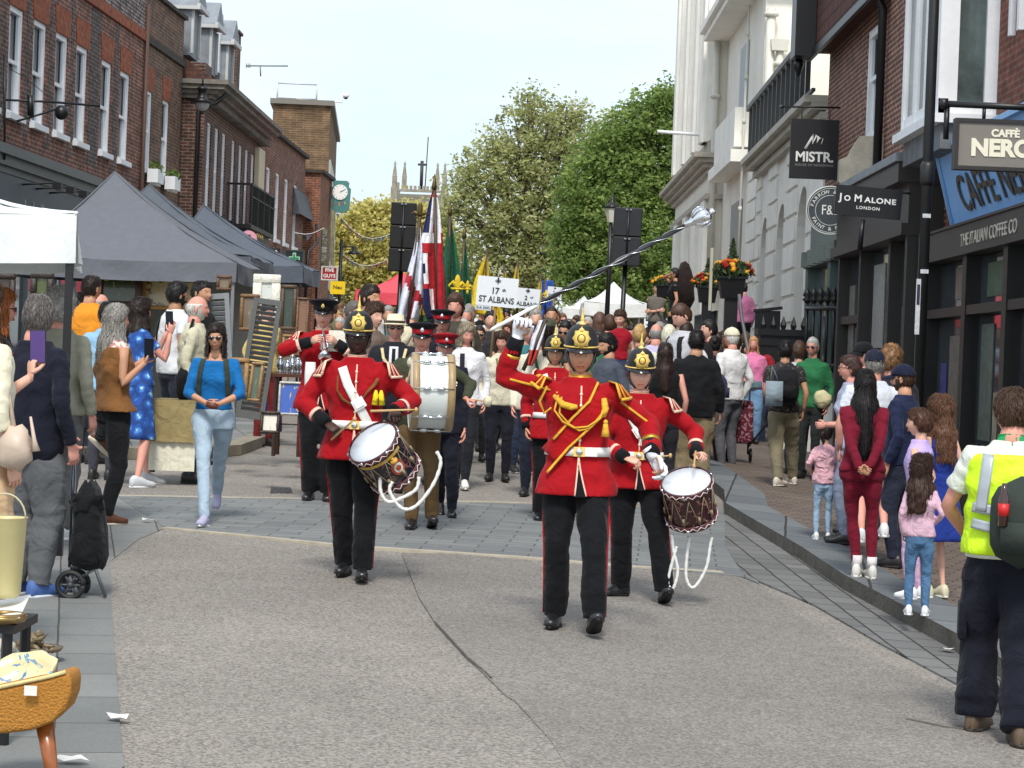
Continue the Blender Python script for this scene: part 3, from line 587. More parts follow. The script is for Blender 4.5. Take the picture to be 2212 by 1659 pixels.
# ---- white arched building with iron balcony
MF, LF = frame_m((5.2, 49.6), (5.05, 37.6))
bF = thing('white_building', 'white stucco building with round arches, grooved stonework and first-floor railings', 'building', M=MF)
mb = MB(); ops = [(.9, 2.5, 1.2, 5.2), (4.2, 5.9, 1.2, 5.2), (7.8, 9.6, 1.2, 5.2)]
wall_open(mb, LF, .6, 6.4, ops, .5); shell(mb, LF, 6, .6, 6.4); mb.b2(0, LF, 2.0, 6, 6.4, 9.4); mb.build('wall', M_wh2, bF, False)
for a, b, c, d in ops:
 m = MB(); n = 12; pr = [(a + .001, d)] + [((a + b) / 2 - (b - a) / 2 * math.cos(math.pi * k / n), 4.35 + (b - a) / 2 * math.sin(math.pi * k / n)) for k in range(n + 1)] + [(b - .001, d)]
 pr = [(a, d + .002)] + [((a + b) / 2 - (b - a) / 2 * math.cos(math.pi * k / n), 4.3 + (b - a) / 2 * math.sin(math.pi * k / n)) for k in range(n + 1)] + [(b, d + .002)]
 for k in range(1, n + 1):
  x0, z0 = pr[k]; x1, z1 = pr[k + 1]; m.add([(x0, .002, z0), (x1, .002, z1), (x1, .002, d + .002), (x0, .002, d + .002), (x0, .49, z0), (x1, .49, z1)], [(0, 1, 2, 3), (0, 4, 5, 1)])
 m.build('arch', M_wh2, bF, False)
 f = MB(); f.b2(a, b, .44, .46, c, d); f.build('window', mat((120, 124, 124), .3), bF, False)
mb = MB(); z = .8
while z < 6.0:
 for a, b in ((0.02, .88), (2.52, 4.18), (5.92, 7.78), (9.62, LF - .02)):
  mb = MB(); mb.b2(a, b, -.05, -.002, z, z + .42); mb.build('stone_block', M_wh2, bF, False)
 z += .5
mb = MB()
for z, o_ in ((6.05, .15), (6.2, .3), (6.32, .42)): mb.b2(0, LF, -o_, .4, z, z + .117)
mb.build('cornice', mat((188, 184, 172), .9, .2, 2), bF, False)
mb = MB()
for k in range(14): mb.b2(.3 + k * .82, .38 + k * .82, -.3, -.22, 6.44, 7.5)
mb.b2(0, LF, -.34, -.2, 7.5, 7.6); mb.b2(-.02, .1, -.33, 1.9, 7.5, 7.58); mb.b2(0, LF, -.3, -.24, 6.5, 6.55); mb.build('railing', M_dark, bF, False)
mb = MB(); mb.b2(-.1, LF, 2.0, 5, 9.4, 9.5); mb.build('roof', M_slate, bF, False)
# ---- right: red brick shop house with white bay window
MG, LG = frame_m((5.0, 37.4), (5.0, 26.8))
bG = thing('brick_house', 'dark red brick gabled house with dark shop fronts and a white bay window above', 'building', M=MG)
opsG = [(4.05, 5.25, 5.25, 6.85)]
mb = MB(); wall_open(mb, LG, .4, 7.6, opsG, .12); shell(mb, LG, 6, .4, 7.6); mb.build('wall', brick((112, 58, 46), (92, 50, 42), (150, 128, 112), mw=.014, soot=.18, var=.25), bG, False)
sash(bG, *opsG[0], w=.12, sill=False, mid=.55)
mb = MB(); mb.b2(-.1, 6.2, -.28, .6, 7.1, 12); mb.build('hung_tiles', brick((92, 52, 42), (80, 46, 40), (40, 30, 28), bw=.3, bh=.2, mw=.016, var=.15), bG, False)
mb = MB(); mb.b2(6.2, LG, -.02, .6, 7.6, 12); mb.build('upper_wall', brick((70, 52, 46), (60, 46, 42), (90, 80, 72), soot=.2), bG, False)
mb = MB(); mb.b2(-.25, .35, -.62, -.29, 7.0, 12); mb.b2(-.2, 6.2, -.34, -.284, 6.98, 7.1); mb.build('bargeboard', M_blk, bG, False)
mb = MB(); mb.tube([(-.05, -.5, 6.99), (-.05, -.5, 6.9), (-.05, -.5, 6.7)], [.06, .09, .02], 8); mb.build('finial', M_blk, bG)
mb = MB(); mb.tube([(6.1, -.4, 12), (6.05, -.35, 7.3), (5.95, -.09, 6.9), (5.95, -.09, 4.6)], .06, 8); mb.build('drainpipe', M_blk, bG)
mb = MB(); mb.prism([(.06, 5.14), (-.32, 5.14), (-.42, 4.98), (-.48, 4.86), (-.6, 4.8), (-.6, 4.5), (-.52, 4.42), (.06, 4.42)], 5.75, 5.9, M=Matrix(((0, 1, 0, 0), (1, 0, 0, 0), (0, 0, 1, 0), (0, 0, 0, 1)))); mb.build('stone_bracket', mat((150, 147, 136), .9, .2, 6, .3, 30), bG, False)
mb = MB(); mb.b2(5.95, LG + .02, -.6, -.4, 4.36, 4.46); mb.b2(5.95, LG - .02, -.399, -.003, 4.4, 4.5); mb.build('lead_flashing', M_lead, bG, False)
mb = MB(); mb.b2(5.0, LG, -.56, -.004, 4.12, 4.355); mb.b2(4.6, LG - .02, -.42, -.005, 3.64, 4.118); mb.b2(4.6, LG, -.5, -.005, 3.5, 3.638); mb.build('fascia', paint((60, 56, 54)), bG, False)
mb = MB(); mb.b2(0, 4.55, -.2, -.004, 3.82, 4.55); mb.b2(0, 4.5, -.3, -.005, 3.55, 3.818)
for k in range(6): mb.b2(.3 + k * .72, .5 + k * .72, -.38, -.302, 3.56, 3.8)
mb.build('fascia', paint((98, 110, 106)), bG, False)
mb = MB()
for x in (0, 2.6, 4.2): mb.b2(x, x + .32, -.26, -.05, .4, 3.548)
mb.b2(0, 4.5, -.24, -.06, .4, .95); mb.build('shop_front', paint((86, 104, 100)), bG, False)
mb = MB(); mb.b2(.3, 4.3, -.12, -.1, .95, 3.54); mb.build('shop_window', M_glass2, bG, False)
mb = MB()
for x in (4.62, 6.6, 9.0): mb.b2(x, x + .14, -.38, -.2, .3, 3.498)
mb.b2(4.6, LG, -.36, -.21, .3, .9); mb.b2(4.6, 6.7, -.34, -.23, 2.55, 2.66); mb.b2(LG - .16, LG - .01, -.42, -.01, .3, 3.498); mb.build('shop_front', paint((52, 49, 47)), bG, False)
mb = MB(); mb.b2(4.6, LG - .17, -.22, -.2, .85, 3.49); mb.build('shop_window', M_glass, bG, False)
# ---- right: coffee shop building
MH, LH = frame_m((5.0, 26.75), (5.0, 15))
def hd(d): return 26.75 - d
bH = thing('brick_building', 'brick shop building with a black shop front and a blue tilted sign board, right edge', 'building', M=MH)
mb = MB(); mb.b2(.02, LH, 0, 6, .2, 12); mb.build('wall', brick((126, 66, 50), (104, 56, 46), (120, 92, 78), soot=.15), bH, False)
mb = MB(); mb.b2(hd(23.4), hd(23.3), -.06, -.002, 5.35, 12); mb.b2(hd(23.0), hd(22.9), -.06, -.002, 5.35, 12); mb.build('window', M_white, bH, False)
yb = -.62; x0, x1 = hd(26.4), hd(24.1); zb = 4.62
mb = MB()
for x in (x0, x0 + .75, x1 - .9, x1 - .14): mb.b2(x, x + .14, yb, yb + .12, zb, 12)
mb.b2(x0, x1, yb + .004, yb + .11, zb, zb + .16); mb.b2(x0, x1, yb + .004, yb + .11, 6.6, 6.76); mb.b2(x0 - .08, x1 + .08, yb - .08, 0, zb - .1, zb - .003)
mb.b2(x1 - .12, x1 - .003, yb + .12, yb + .2, zb, 12); mb.b2(x1 - .12, x1 - .003, -.13, -.0, zb, 12); mb.b2(x1 - .11, x1 - .004, yb + .2, -.13, 6.7, 6.82); mb.b2(x1 - .11, x1 - .004, yb + .2, -.13, zb, zb + .12)
f = mb.build('bay_window', M_white, bH, False)
mb = MB(); mb.b2(x0 + .04, x1 - .06, yb + .05, yb + .06, zb, 12); mb.b2(x1 - .07, x1 - .06, yb + .12, -.05, zb, 12); mb.build('pane', mat((84, 98, 96), .1, .5, 2.2, spec=1.), f, False)
mb = MB(); mb.b2(x1 - .058, x1 - .05, yb + .2, -.13, 6.36, 6.7); mb.build('blind', paint((176, 190, 180)), f, False)
mb = MB(); mb.b2(x0, x1, yb + .04, 0, 4.25, zb - .103); mb.build('bay_base', mat((110, 114, 118), .8, .4, 3), bH, False)
mb = MB(); mb.b2(.35, LH, -.34, -.004, 3.13, 3.44); mb.b2(.35, LH, -.36, -.003, 3.443, 3.47); mb.build('fascia', paint((60, 55, 52)), bH, False)
text('THE ITALIAN COFFEE CO', .19, paint((196, 190, 178)), bH, Matrix.Translation((hd(24.0), -.345, 3.27)) @ FRONT, .004, 'LEFT', 1.25)
b0 = MB(); z0_, z1_ = 3.48, 4.34; xa, xb = hd(25.7), hd(25.15)
pr = [(xa, -.08, z0_), (LH, -.08, z0_), (LH, -.42, z1_), (xb, -.42, z1_)]
b0.add(pr + [(x, y + .06, z) for x, y, z in pr], [(0, 1, 2, 3), (7, 6, 5, 4), (0, 3, 7, 4), (1, 5, 6, 2), (3, 2, 6, 7), (0, 4, 5, 1)]); sgn = b0.build('sign_board', paint((132, 184, 240)), bH, False)
fm = MB(); fm.box(((xa + LH) / 2, -.105, z0_ + .02), (LH - xa, .05, .06)); fm.box(((xb + LH) / 2, -.44, z1_ - .02), (LH - xb, .05, .06)); fm.tube([(xa, -.09, z0_), (xb, -.43, z1_)], .03, 6); fm.build('sign_frame', paint((140, 184, 228)), sgn, False)
ang = math.atan2(.34, z1_ - z0_)
text('CAFFE NERO', .56, paint((74, 66, 58)), bH, Matrix.Translation((hd(24.75), -.225, 3.80)) @ Matrix.Rotation(ang, 4, 'X') @ FRONT, .004, 'LEFT', 1.15, bold=.004)
mb = MB()
for x in (.36, 2.6, 4.6, 7): mb.b2(x, x + .2, -.28, -.12, .2, 3.128)
mb.b2(.5, LH, -.26, -.14, .2, .8); mb.b2(.5, LH, -.27, -.13, 2.5, 2.6); mb.build('shop_front', M_blk, bH, False)
mb = MB(); mb.b2(.5, LH, -.12, -.1, .5, 3.12); mb.build('shop_window', M_glass, bH, False)
mb = MB(); mb.b2(0.02, .34, -.3, -.008, .3, 3.5); mb.build('pilaster', paint((104, 124, 118)), bH, False)
def glass_panel(root, nm, x, z, w_, h_, y, col, nz=.0):  # flat panels added over opaque glass in place of reflections and interiors
 mb = MB(); mb.b2(x, x + w_, y - .012, y, z, z + h_); mb.build(nm, mat(col, .5, nz, 9), root, False)
for x, z, w_, h_, c in ((4.85, 1.6, .5, 1.5, (120, 118, 112)), (5.5, 1.3, .25, 1.2, (60, 78, 84)), (7.0, 2.2, .9, 1.1, (150, 150, 146)), (7.2, 1.2, .5, .8, (96, 80, 66)), (8.2, 1.4, .5, 1.6, (112, 120, 124)), (9.3, 1.3, .7, 1.4, (84, 96, 104))): glass_panel(bG, 'window_display', x, z, w_, h_, -.223, c, .3)
for x, z, w_, h_, c in ((.8, 1.5, .35, .5, (60, 60, 120)), (1.3, 1.1, .9, 1.2, (104, 98, 90)), (1.5, 2.7, .7, .35, (120, 108, 98)), (3.0, 1.2, .6, 1.2, (90, 100, 92)), (3.7, 1.0, .5, .7, (150, 140, 124)), (3.2, 2.68, .9, .35, (70, 92, 70)), (5.1, 1.1, .8, 1.2, (116, 104, 92))): glass_panel(bH, 'window_display', x, z, w_, h_, -.123, c, .4)
# ---- hanging signs
def sign(name, x0, y0, x1, y1, d, col, lab, th=.05, rim=None):
 a, b = P(x0, y0, d), P(x1, y1, d); c = (a + b) / 2; w_ = b.x - a.x; h_ = a.z - b.z
 t = thing(name, lab, 'sign', c); m = MB(); m.box((0, 0, 0), (w_, th, h_)); m.build('panel', paint(col, .45), t, False)
 if rim:
  m = MB(); e = rim[1]
  for bx in ((-w_ / 2 - e, -w_ / 2 + e, -h_ / 2 - e, h_ / 2 + e), (w_ / 2 - e, w_ / 2 + e, -h_ / 2 - e, h_ / 2 + e), (-w_ / 2 + e, w_ / 2 - e, h_ / 2 - e, h_ / 2 + e), (-w_ / 2 + e, w_ / 2 - e, -h_ / 2 - e, -h_ / 2 + e)): m.b2(bx[0], bx[1], -th / 2 - .02, th / 2 + .02, bx[2], bx[3])
  m.build('frame', paint(rim[0]), t, False)
 return t, w_, h_
M_wt = mat((236, 236, 232), .5, kind='white_lettering')
def TX(x, z, th=.028, rot=0.): return Matrix.Translation((x, -th, z)) @ Matrix.Rotation(rot, 4, 'Y') @ FRONT
t, w_, h_ = sign('hanging_sign', 1709, 256, 1810, 389, 36, (34, 34, 37), 'square black hanging sign with a white brush mark over the word MISTR.')
text('MISTR.', .215, M_wt, t, TX(0, -.13), .003, bold=.006, sx=.97); text('HOUSE OF REDEEMING', .052, paint((150, 150, 150)), t, TX(0, -.255), .002, space=1.15)
mb = MB(); mb.tube([(-.15, -.03, .0), (-.06, -.03, .16), (-.03, -.03, .24), (-.04, -.03, .08), (.02, -.03, .22), (.05, -.03, .2), (.03, -.03, .1), (.07, -.03, .18), (.13, -.03, .17), (.1, -.03, .08)], [.022, .02, .018, .014, .016, .014, .01, .012, .01, .008], 6, fl=.3); mb.build('brush_mark', M_wt, t)
mb = MB(); q = t.location; mb.tube([P(1684, 230, 36) - q, P(1828, 233, 36) - q], .017, 6); mb.lathe([(.0, -.08), (.035, .0), (0, .05)], 6, M=Matrix.Translation(P(1690, 230, 36) - q) @ Matrix.Rotation(R(90), 4, 'Y'))
for x in (-.22, .22): mb.tube([(x, 0, h_ / 2), (x, 0, h_ / 2 + .17)], .009, 5)
mb.tube([P(1828, 200, 36) - q, P(1822, 330, 36) - q], .012, 6); mb.build('bracket', M_blk, t)
t, w_, h_ = sign('hanging_sign', 1805, 402, 1946, 472, 31, (26, 27, 29), 'wide black hanging sign reading JO MALONE LONDON'); t.rotation_euler = (0, R(3), 0)
text('J', .135, M_wt, t, TX(-.40, .035), .003, 'LEFT', 1.05, bold=.003); text('O', .1, M_wt, t, TX(-.335, .026), .003, 'LEFT', 1.05, bold=.003); text('M', .135, M_wt, t, TX(-.2, .035), .003, 'LEFT', 1.05, bold=.003); text('ALONE', .1, M_wt, t, TX(-.055, .026), .003, 'LEFT', 1.2, bold=.003, space=1.15); text('LONDON', .058, M_wt, t, TX(0, -.085), .002, sx=1.1, space=1.25, bold=.001)
mb = MB(); mb.tube([(.44, 0, .17), (.56, 0, .17)], .015, 6); mb.tube([(-.05, .03, -.24), (-.05, .03, -.65)], .035, 6); mb.build('bracket', M_blk, t)
t.location = Vector((0, 0, CAMZ)) + (t.location - Vector((0, 0, CAMZ))) * .84; t.scale = (.84,) * 3
c = P(1793, 455, 33); t = thing('hanging_sign', 'round dark hanging sign with FARROW & BALL PAINT & PAPER around its rim', 'sign', c)
mb = MB(); mb.lathe([(0, -.03), (.34, -.03), (.34, .03), (0, .03)], 40, M=Matrix.Rotation(R(90), 4, 'X')); mb.build('panel', paint((62, 70, 74)), t, False)
mb = MB()
for r_, s_ in ((.345, .012), (.318, .006), (.215, .006)):
 mb.tube([(r_ * math.cos(a * math.pi / 24), -.032, r_ * math.sin(a * math.pi / 24)) for a in range(49)], s_, 5)
mb.build('rim', paint((196, 198, 196)), t)
text('F&B', .2, M_wt, t, TX(0, -.0, .033), .003, sx=.8)
for word, a0, a1, up in (('FARROW & BALL', 165, 15, 1), ('PAINT & PAPER', 207, 333, 0)):
 for i, ch in enumerate(word):
  if ch == ' ': continue
  a = R(a0 + (a1 - a0) * i / (len(word) - 1)); text(ch, .075, M_wt, t, TX(.268 * math.cos(a), .268 * math.sin(a), .033, (math.pi / 2 - a) if up else (-math.pi / 2 - a)), .002)
t, w_, h_ = sign('hanging_sign', 2066, 260, 2262, 370, 24, (128, 122, 114), 'framed grey box sign reading CAFFE NERO on a black beam, cut by the right edge', .12, ((46, 42, 40), .02))
lx = -w_ / 2
text('CAFFÈ', .105, mat((236, 230, 206), .5), t, TX(lx + .36, .12, .065), .004, 'LEFT', 1.0, bold=.005); text('NERO', .24, mat((236, 230, 206), .5), t, TX(lx + .15, -.04, .065), .004, 'LEFT', 1.0, bold=.012)
mb = MB(); mb.tube([(-w_ / 2 - .12, 0, h_ / 2 + .17), (w_ / 2 + .4, 0, h_ / 2 + .16)], .035, 8); mb.ell((-w_ / 2 - .14, 0, h_ / 2 + .17), (.05, .05, .06)); mb.tube([(-w_ / 2 - .1, .02, h_ / 2 + .14), (-w_ / 2 - .1, .02, h_ / 2 - .2)], .03, 6)
mb.tube([(-.2, 0, h_ / 2), (-.2, 0, h_ / 2 + .15)], .02, 6); mb.build('bracket', M_blk, t)
t.location = Vector((0, 0, CAMZ)) + (t.location - Vector((0, 0, CAMZ))) * .79; t.scale = (.79,) * 3
t = thing('alarm_box', 'cream burglar alarm box on the red brick wall right of the bay window', 'alarm', P(2172, 165, 26)); mb = MB(); mb.prism([(-.07, .1), (.02, .16), (.05, -.12), (.0, -.16), (-.09, -.12)], -.06, .06); mb.build('case', mat((216, 204, 160), .5, .05), t, False)
a, b = P(2012, -60, 22.6), P(1984, 860, 22.6); t = thing('lamp_post', 'tall black iron post with stickers in front of the dark shop front, right side', 'post', (b.x, b.y, gz(b.x, b.y) + .115)); q = t.location
mb = MB(); mb.tube([(0, 0, 0), (0, 0, 9)], .052, 12); mb.tube([(0, 0, 3.3), (0, 0, 3.34), (0, 0, 3.5), (0, 0, 3.54)], [.055, .074, .074, .055], 12); mb.build('pole', mat((30, 31, 33), .45, .2, 8), t)
ms_ = [mat((196, 200, 204), .6, .2, 30), mat((40, 40, 60), .6)]
for z in (3.0, 2.45): mb = MB(); mb.box((0, -.052, z), (.08, .006, .04)); mb.build('sticker', ms_[0], t, False)
mb = MB(); mb.box((-.05, -.04, 2.1), (.045, .01, .55)); st_ = mb.build('sticker', ms_[0], t, False)
mb = MB(); mb.box((-.05, -.047, 2.22), (.03, .004, .2)); mb.build('print', ms_[1], st_, False)
# ---------------------------------------------------------------- trees
M_bark = mat((92, 82, 68), .95, .3, 6, .5, 20, kind='bark')
def leafmat(c):
 m = mat(c, .7, .2, .9, kind='foliage')
 if 'leaf_glow' not in m:
  m['leaf_glow'] = 1; t = m.node_tree; b = t.nodes['Principled BSDF']; o = t.nodes['Material Output']; tr = t.nodes.new('ShaderNodeBsdfTranslucent'); tr.inputs[0].default_value = s2l([min(255, v * 1.1) for v in c]) + (1,); x = t.nodes.new('ShaderNodeMixShader'); x.inputs[0].default_value = .42
  t.links.new(b.outputs[0], x.inputs[1]); t.links.new(tr.outputs[0], x.inputs[2]); t.links.new(x.outputs[0], o.inputs[0])
 return m
def tree(name, label, px, ytop, d, blobs, cols, trunk=True, nleaf=26000, ls=.16, seed=1, group=None, density=1.):
 """blobs: list of (x px, y px, r px) lobes of the crown; leaves sit in clumps on and inside them"""
 rnd = random.Random(seed); base = P(px, 700, d); gz0 = gz(base.x, d)
 t = thing(name, label, 'tree', (base.x, d, gz0), group=group); q = t.location; u = d / FF
 mb = MB(); top = P(px, ytop, d)
 mb.tube([(0, 0, -.2), (.1, 0, (top.z - gz0) * .3), (-.1, .1, (top.z - gz0) * .6), (0, 0, (top.z - gz0) * .9)], [.42, .33, .2, .04], 8, wob=.1, ws=2)
 for i, (bx, by, br) in enumerate(blobs):
  e = P(bx, by, d) - q; s0 = Vector((0, 0, max(1.5, e.z * .45))); mid = (s0 + e) / 2 + Vector((0, rnd.uniform(-.6, .6), .3)); mb.tube([s0, mid, e, e + Vector((rnd.uniform(-.4, .4), 0, br * u * .7))], [.16, .1, .05, .015], 5)
  for k in range(5):
   f = e + Vector((rnd.gauss(0, 1), rnd.gauss(0, 1), rnd.gauss(0, 1))).normalized() * br * u * .85; mb.tube([mid, (mid + f) / 2 + Vector((0, 0, .3)), f], [.06, .035, .01], 4)
 mb.build('trunk', M_bark, t)
 tot = sum(b[2] ** 2 for b in blobs); vs = []; fs = []; ms = []
 for bx, by, br in blobs:
  c = P(bx, by, d) - q; Rr = br * u; ncl = max(6, int(nleaf * br ** 2 / tot / 22))
  for _ in range(ncl):
   dr = Vector((rnd.gauss(0, 1), rnd.gauss(0, 1) * .9, rnd.gauss(0, 1))).normalized(); rr = Rr * (rnd.random() ** .5) * rnd.uniform(.8, 1.28)
   cc = c + dr * rr; cr = rnd.uniform(.16, .55) * (d / 90); mi = 0 if rnd.random() < .62 else (1 if rnd.random() < .6 else 2)
   if rnd.random() > density: continue
   for _ in range(22):
    p = cc + Vector((rnd.gauss(0, .55), rnd.gauss(0, .55), rnd.gauss(0, .42))) * cr
    k = ls * (d / 90) * rnd.uniform(.55, 1.25); a1 = Vector((rnd.gauss(0, 1), rnd.gauss(0, 1), rnd.gauss(0, .6))).normalized(); a2 = a1.cross(Vector((rnd.gauss(0, 1), rnd.gauss(0, 1), rnd.gauss(0, 1)))).normalized()
    b = len(vs); vs += [p - a1 * k, p - a2 * k * .5, p + a1 * k, p + a2 * k * .5]; fs.append((b, b + 1, b + 2, b + 3)); ms.append(mi)
 m = MB(); m.v = vs; m.f = fs; m.m = ms
 m.build('crown', [leafmat(c) for c in cols], t, False)
 return t
YEL = [(200, 190, 112), (172, 168, 98), (216, 206, 136)]; OLV = [(168, 171, 114), (140, 145, 92), (188, 189, 136)]; GRN = [(130, 152, 80), (104, 130, 64), (156, 174, 98)]
tree('plane_tree', 'tall olive green plane tree, loose and open at the top, behind the white placards', 1130, 190, 100,
     [(1150, 225, 36), (1120, 290, 62), (1185, 270, 60), (1240, 250, 40), (1060, 340, 62), (1130, 370, 90), (1220, 360, 90), (1010, 390, 40), (1290, 300, 60), (990, 440, 55), (1070, 470, 90), (1170, 490, 100), (1260, 470, 90), (1020, 560, 70), (1110, 590, 90), (1210, 600, 90), (1300, 560, 80), (1060, 640, 70)], OLV, nleaf=50000, seed=4, density=.78, ls=.10)
tree('lime_tree', 'dense bright green lime tree beside the white town hall', 1370, 190, 84,
     [(1440, 215, 45), (1400, 260, 60), (1340, 300, 60), (1450, 320, 80), (1300, 350, 60), (1370, 380, 80), (1260, 420, 60), (1440, 440, 80), (1330, 470, 80), (1230, 500, 50), (1290, 560, 80), (1400, 560, 90), (1240, 600, 60), (1340, 640, 60), (1440, 640, 60)], GRN, nleaf=60000, seed=8, ls=.105)
tree('maple_tree', 'yellow flowering tree right of the left speaker stack, below the church tower', 880, 400, 125,
     [(880, 462, 22), (858, 478, 24), (915, 476, 28), (946, 490, 32), (880, 500, 50), (950, 540, 50), (900, 570, 60)], YEL, nleaf=24000, seed=5, ls=.11)
tree('maple_tree', 'yellow flowering tree between the green clock and the left speaker stack', 790, 430, 118,
     [(800, 465, 26), (770, 475, 28), (830, 460, 24), (745, 500, 30), (800, 510, 50), (760, 560, 50), (830, 560, 50), (790, 610, 55), (735, 600, 40), (850, 620, 40)], YEL, nleaf=28000, seed=6, ls=.11)
# ---------------------------------------------------------------- canopies
def gable(name, lab, peak, cor, d0, d1, vh, col, posts=True, catenary=.12, xr=None, group=None, pm=None, skew=0):
 """pop-up canopy: front corners cor[0..1] (px, py of the TOP of the valance) at depth d0, back edge at d1, peak in px; vh valance height in m"""
 a, b = P(cor[0][0], cor[0][1], d0), P(cor[1][0], cor[1][1], d0); dz = (d1 - d0) * .012
 zt = (a.z + b.z) / 2; C = [Vector((a.x, d0, zt)), Vector((b.x, d0, zt)), Vector((b.x * (d1 / d0 if skew else 1), d1, zt + dz)), Vector((a.x, d1, zt + dz))]
 pk = P(peak[0], peak[1], (d0 + d1) / 2)
 base = Vector(((a.x + b.x) / 2, d0, gz((a.x + b.x) / 2, d0))); t = thing(name, lab, 'canopy', base, group=group)
 m = MB(); N = 10
 for e in range(4):
  c0, c1 = C[e], C[(e + 1) % 4]; rows = []
  for i in range(N + 1):
   s = i / N; row = []
   for j in range(N + 1):
    w_ = j / N; q = c0.lerp(c1, w_).lerp(pk, s); sag = catenary * (math.sin(math.pi * s) * (.5 + .9 * abs(w_ - .5)) * 0 + math.sin(math.pi * s) * .9 + .25 * (1 - s) * math.sin(math.pi * w_)) * 1.
    q = q - Vector((0, 0, sag + .05 * noise.noise(q * 1.7) * (1 - s * .5) + .02 * noise.noise(q * 5))); row.append(q - base)
   rows.append(row)
  m.rings(rows, 0, (0, 0), closed=False)
 for c0 in C: m.tube([c0.lerp(pk, i / N) - Vector((0, 0, catenary * .9 * math.sin(math.pi * i / N) - .004)) - base for i in range(N + 1)], .014, 5)
 for e in range(4):                                # valance with soft folds
  c0, c1 = C[e], C[(e + 1) % 4]; rows = []
  for i in range(4):
   row = []
   for j in range(31):
    w_ = j / 30; q = c0.lerp(c1, w_) - Vector((0, 0, catenary * .25 * math.sin(math.pi * w_))); nrm = Vector(((0, -1), (1, 0), (0, 1), (-1, 0))[e] + (0,))
    q = q - Vector((0, 0, vh * i / 3)) + nrm * ((.006 + .05 * (i / 3)) * (noise.noise(Vector((q.x * 3.1, q.y * 3.1, e * 5 + .3 * i))) + .35)); row.append(q - base)
   rows.append(row)
  m.rings(rows, 0, (0, 0), closed=False)
 m.build('canopy_cover', cloth(col, .06, bump=.25), t)
 if posts:
  for c in C:
   g0 = gz(c.x, c.y) + (.12 if c.x < -2 else 0); p_ = MB(); c2 = c + (Vector((pk.x, pk.y, c.z)) - c).normalized() * .06; p_.box(Vector((c2.x, c2.y, (g0 + c.z) / 2)) - base, (.045, .045, c.z - g0)); p_.build('post', pm or M_blk, t, False)
 return t
GREY = (102, 105, 112)
gable('gazebo', 'front grey market gazebo over the paintings stall, nearest of the three grey ones', (248, 372), ((14, 552), (512, 563)), 31, 34.2, .27, GREY, pm=paint((120, 122, 126)), group='grey market gazebos')
gable('gazebo', 'middle grey market gazebo, mostly hidden behind the nearest grey one', (322, 400), ((120, 540), (543, 552)), 35, 38.2, .25, (90, 97, 106), pm=paint((120, 122, 126)), group='grey market gazebos')
gable('gazebo', 'farthest grey market gazebo, below the black balcony', (440, 443), ((330, 560), (655, 578)), 41.5, 45, .3, (92, 99, 110), group='grey market gazebos')
gable('gazebo', 'white market gazebo with a black post cutting into the left edge', (-170, 350), ((-420, 440), (166, 462)), 14.4, 17.2, .31, (222, 226, 224), catenary=.1, skew=1)
gable('marquee', 'white pointed marquee behind the crowd, with a second peak left of the right lamp post', (1326, 610), ((1262, 652), (1397, 656)), 60, 63, .35, (226, 228, 226), pm=M_white)
gable('marquee', 'low white marquee roof partly hidden left of the pointed white marquee', (1262, 640), ((1215, 666), (1300, 666)), 66, 70, .3, (222, 224, 222), pm=M_white)
gable('marquee', 'pink red pointed canopy under the left speaker stack', (868, 588), ((768, 630), (960, 632)), 58, 62, .3, (222, 84, 96), pm=M_white)
# ---------------------------------------------------------------- speakers, lamps, banners
def speaker_stack(lab, x0, y0, x1, y1, d, n, px2):
 a, b = P(x0, y0, d), P(x1, y1, d); w_ = b.x - a.x; h_ = (a.z - b.z) / n; cx = (a.x + b.x) / 2; g0 = gz(cx, d)
 t = thing('speaker_stack', lab, 'speakers', (cx, d, g0), group='speaker stacks on poles'); t.rotation_euler = (0, R(1), 0)
 for k in range(n):
  m = MB(); m.box((0, 0, b.z - g0 + h_ * (k + .5)), (w_, .45, h_ - .015)); bx = m.build('speaker_box', mat((12, 12, 14) if n == 3 else (34, 36, 42), .6, .2, 12), t, False); mo = bx.modifiers.new('b', 'BEVEL'); mo.width = .015; mo.segments = 2
  m = MB(); m.box((0, -.24, b.z - g0 + h_ * (k + .92)), (.11, .02, .025)); m.build('clamp', mat((150, 152, 154), .4), bx, False)
 m = MB(); m.tube([(0, -.25, b.z - g0), (0, -.25, a.z - g0)], .018, 6); m.tube([(0, 0, 0), (0, 0, b.z - g0 + .02)], .045, 8)
 for k in range(3): an = k * 2.1; m.tube([(0, 0, .7), (.55 * math.cos(an), .55 * math.sin(an), 0.02)], .02, 6)
 m.build('stand', M_blk, t)
speaker_stack('black stack of three loudspeakers on a pole left of the flags', 840, 437, 888, 588, 45, 3, 0)
speaker_stack('grey black stack of loudspeakers on a pole in front of the green tree', 1320, 448, 1374, 576, 42, 2, 0)
t = thing('street_lamp', 'black lamp post with a glazed lantern standing just left of the right speaker stack', 'street lamp', (P(1312, 600, 50).x, 50, gz(4.5, 50))); q = t.location
mb = MB(); mb.tube([(0, 0, 0), P(1315, 600, 50) - q, P(1319, 482, 50) - q], [.07, .05, .04], 8); mb.build('pole', M_blk, t)
mb = MB(); c = P(1321, 480, 50) - q; mb.lathe([(.09, 0), (.16, .3)], 6, M=Matrix.Translation(c)); mb.build('lantern', mat((210, 206, 190), .3), t, False); mb = MB(); mb.lathe([(.19, .3), (.12, .38), (.05, .44), (.05, .5), (.02, .58)], 6, M=Matrix.Translation(c)); mb.build('lantern_cap', M_blk, t)
t = thing('street_lamp', 'thin dark street lamp with a hanging bell shade in front of the yellow trees', 'street lamp', (P(735, 600, 80).x, 80, gz(-6, 80))); q = t.location
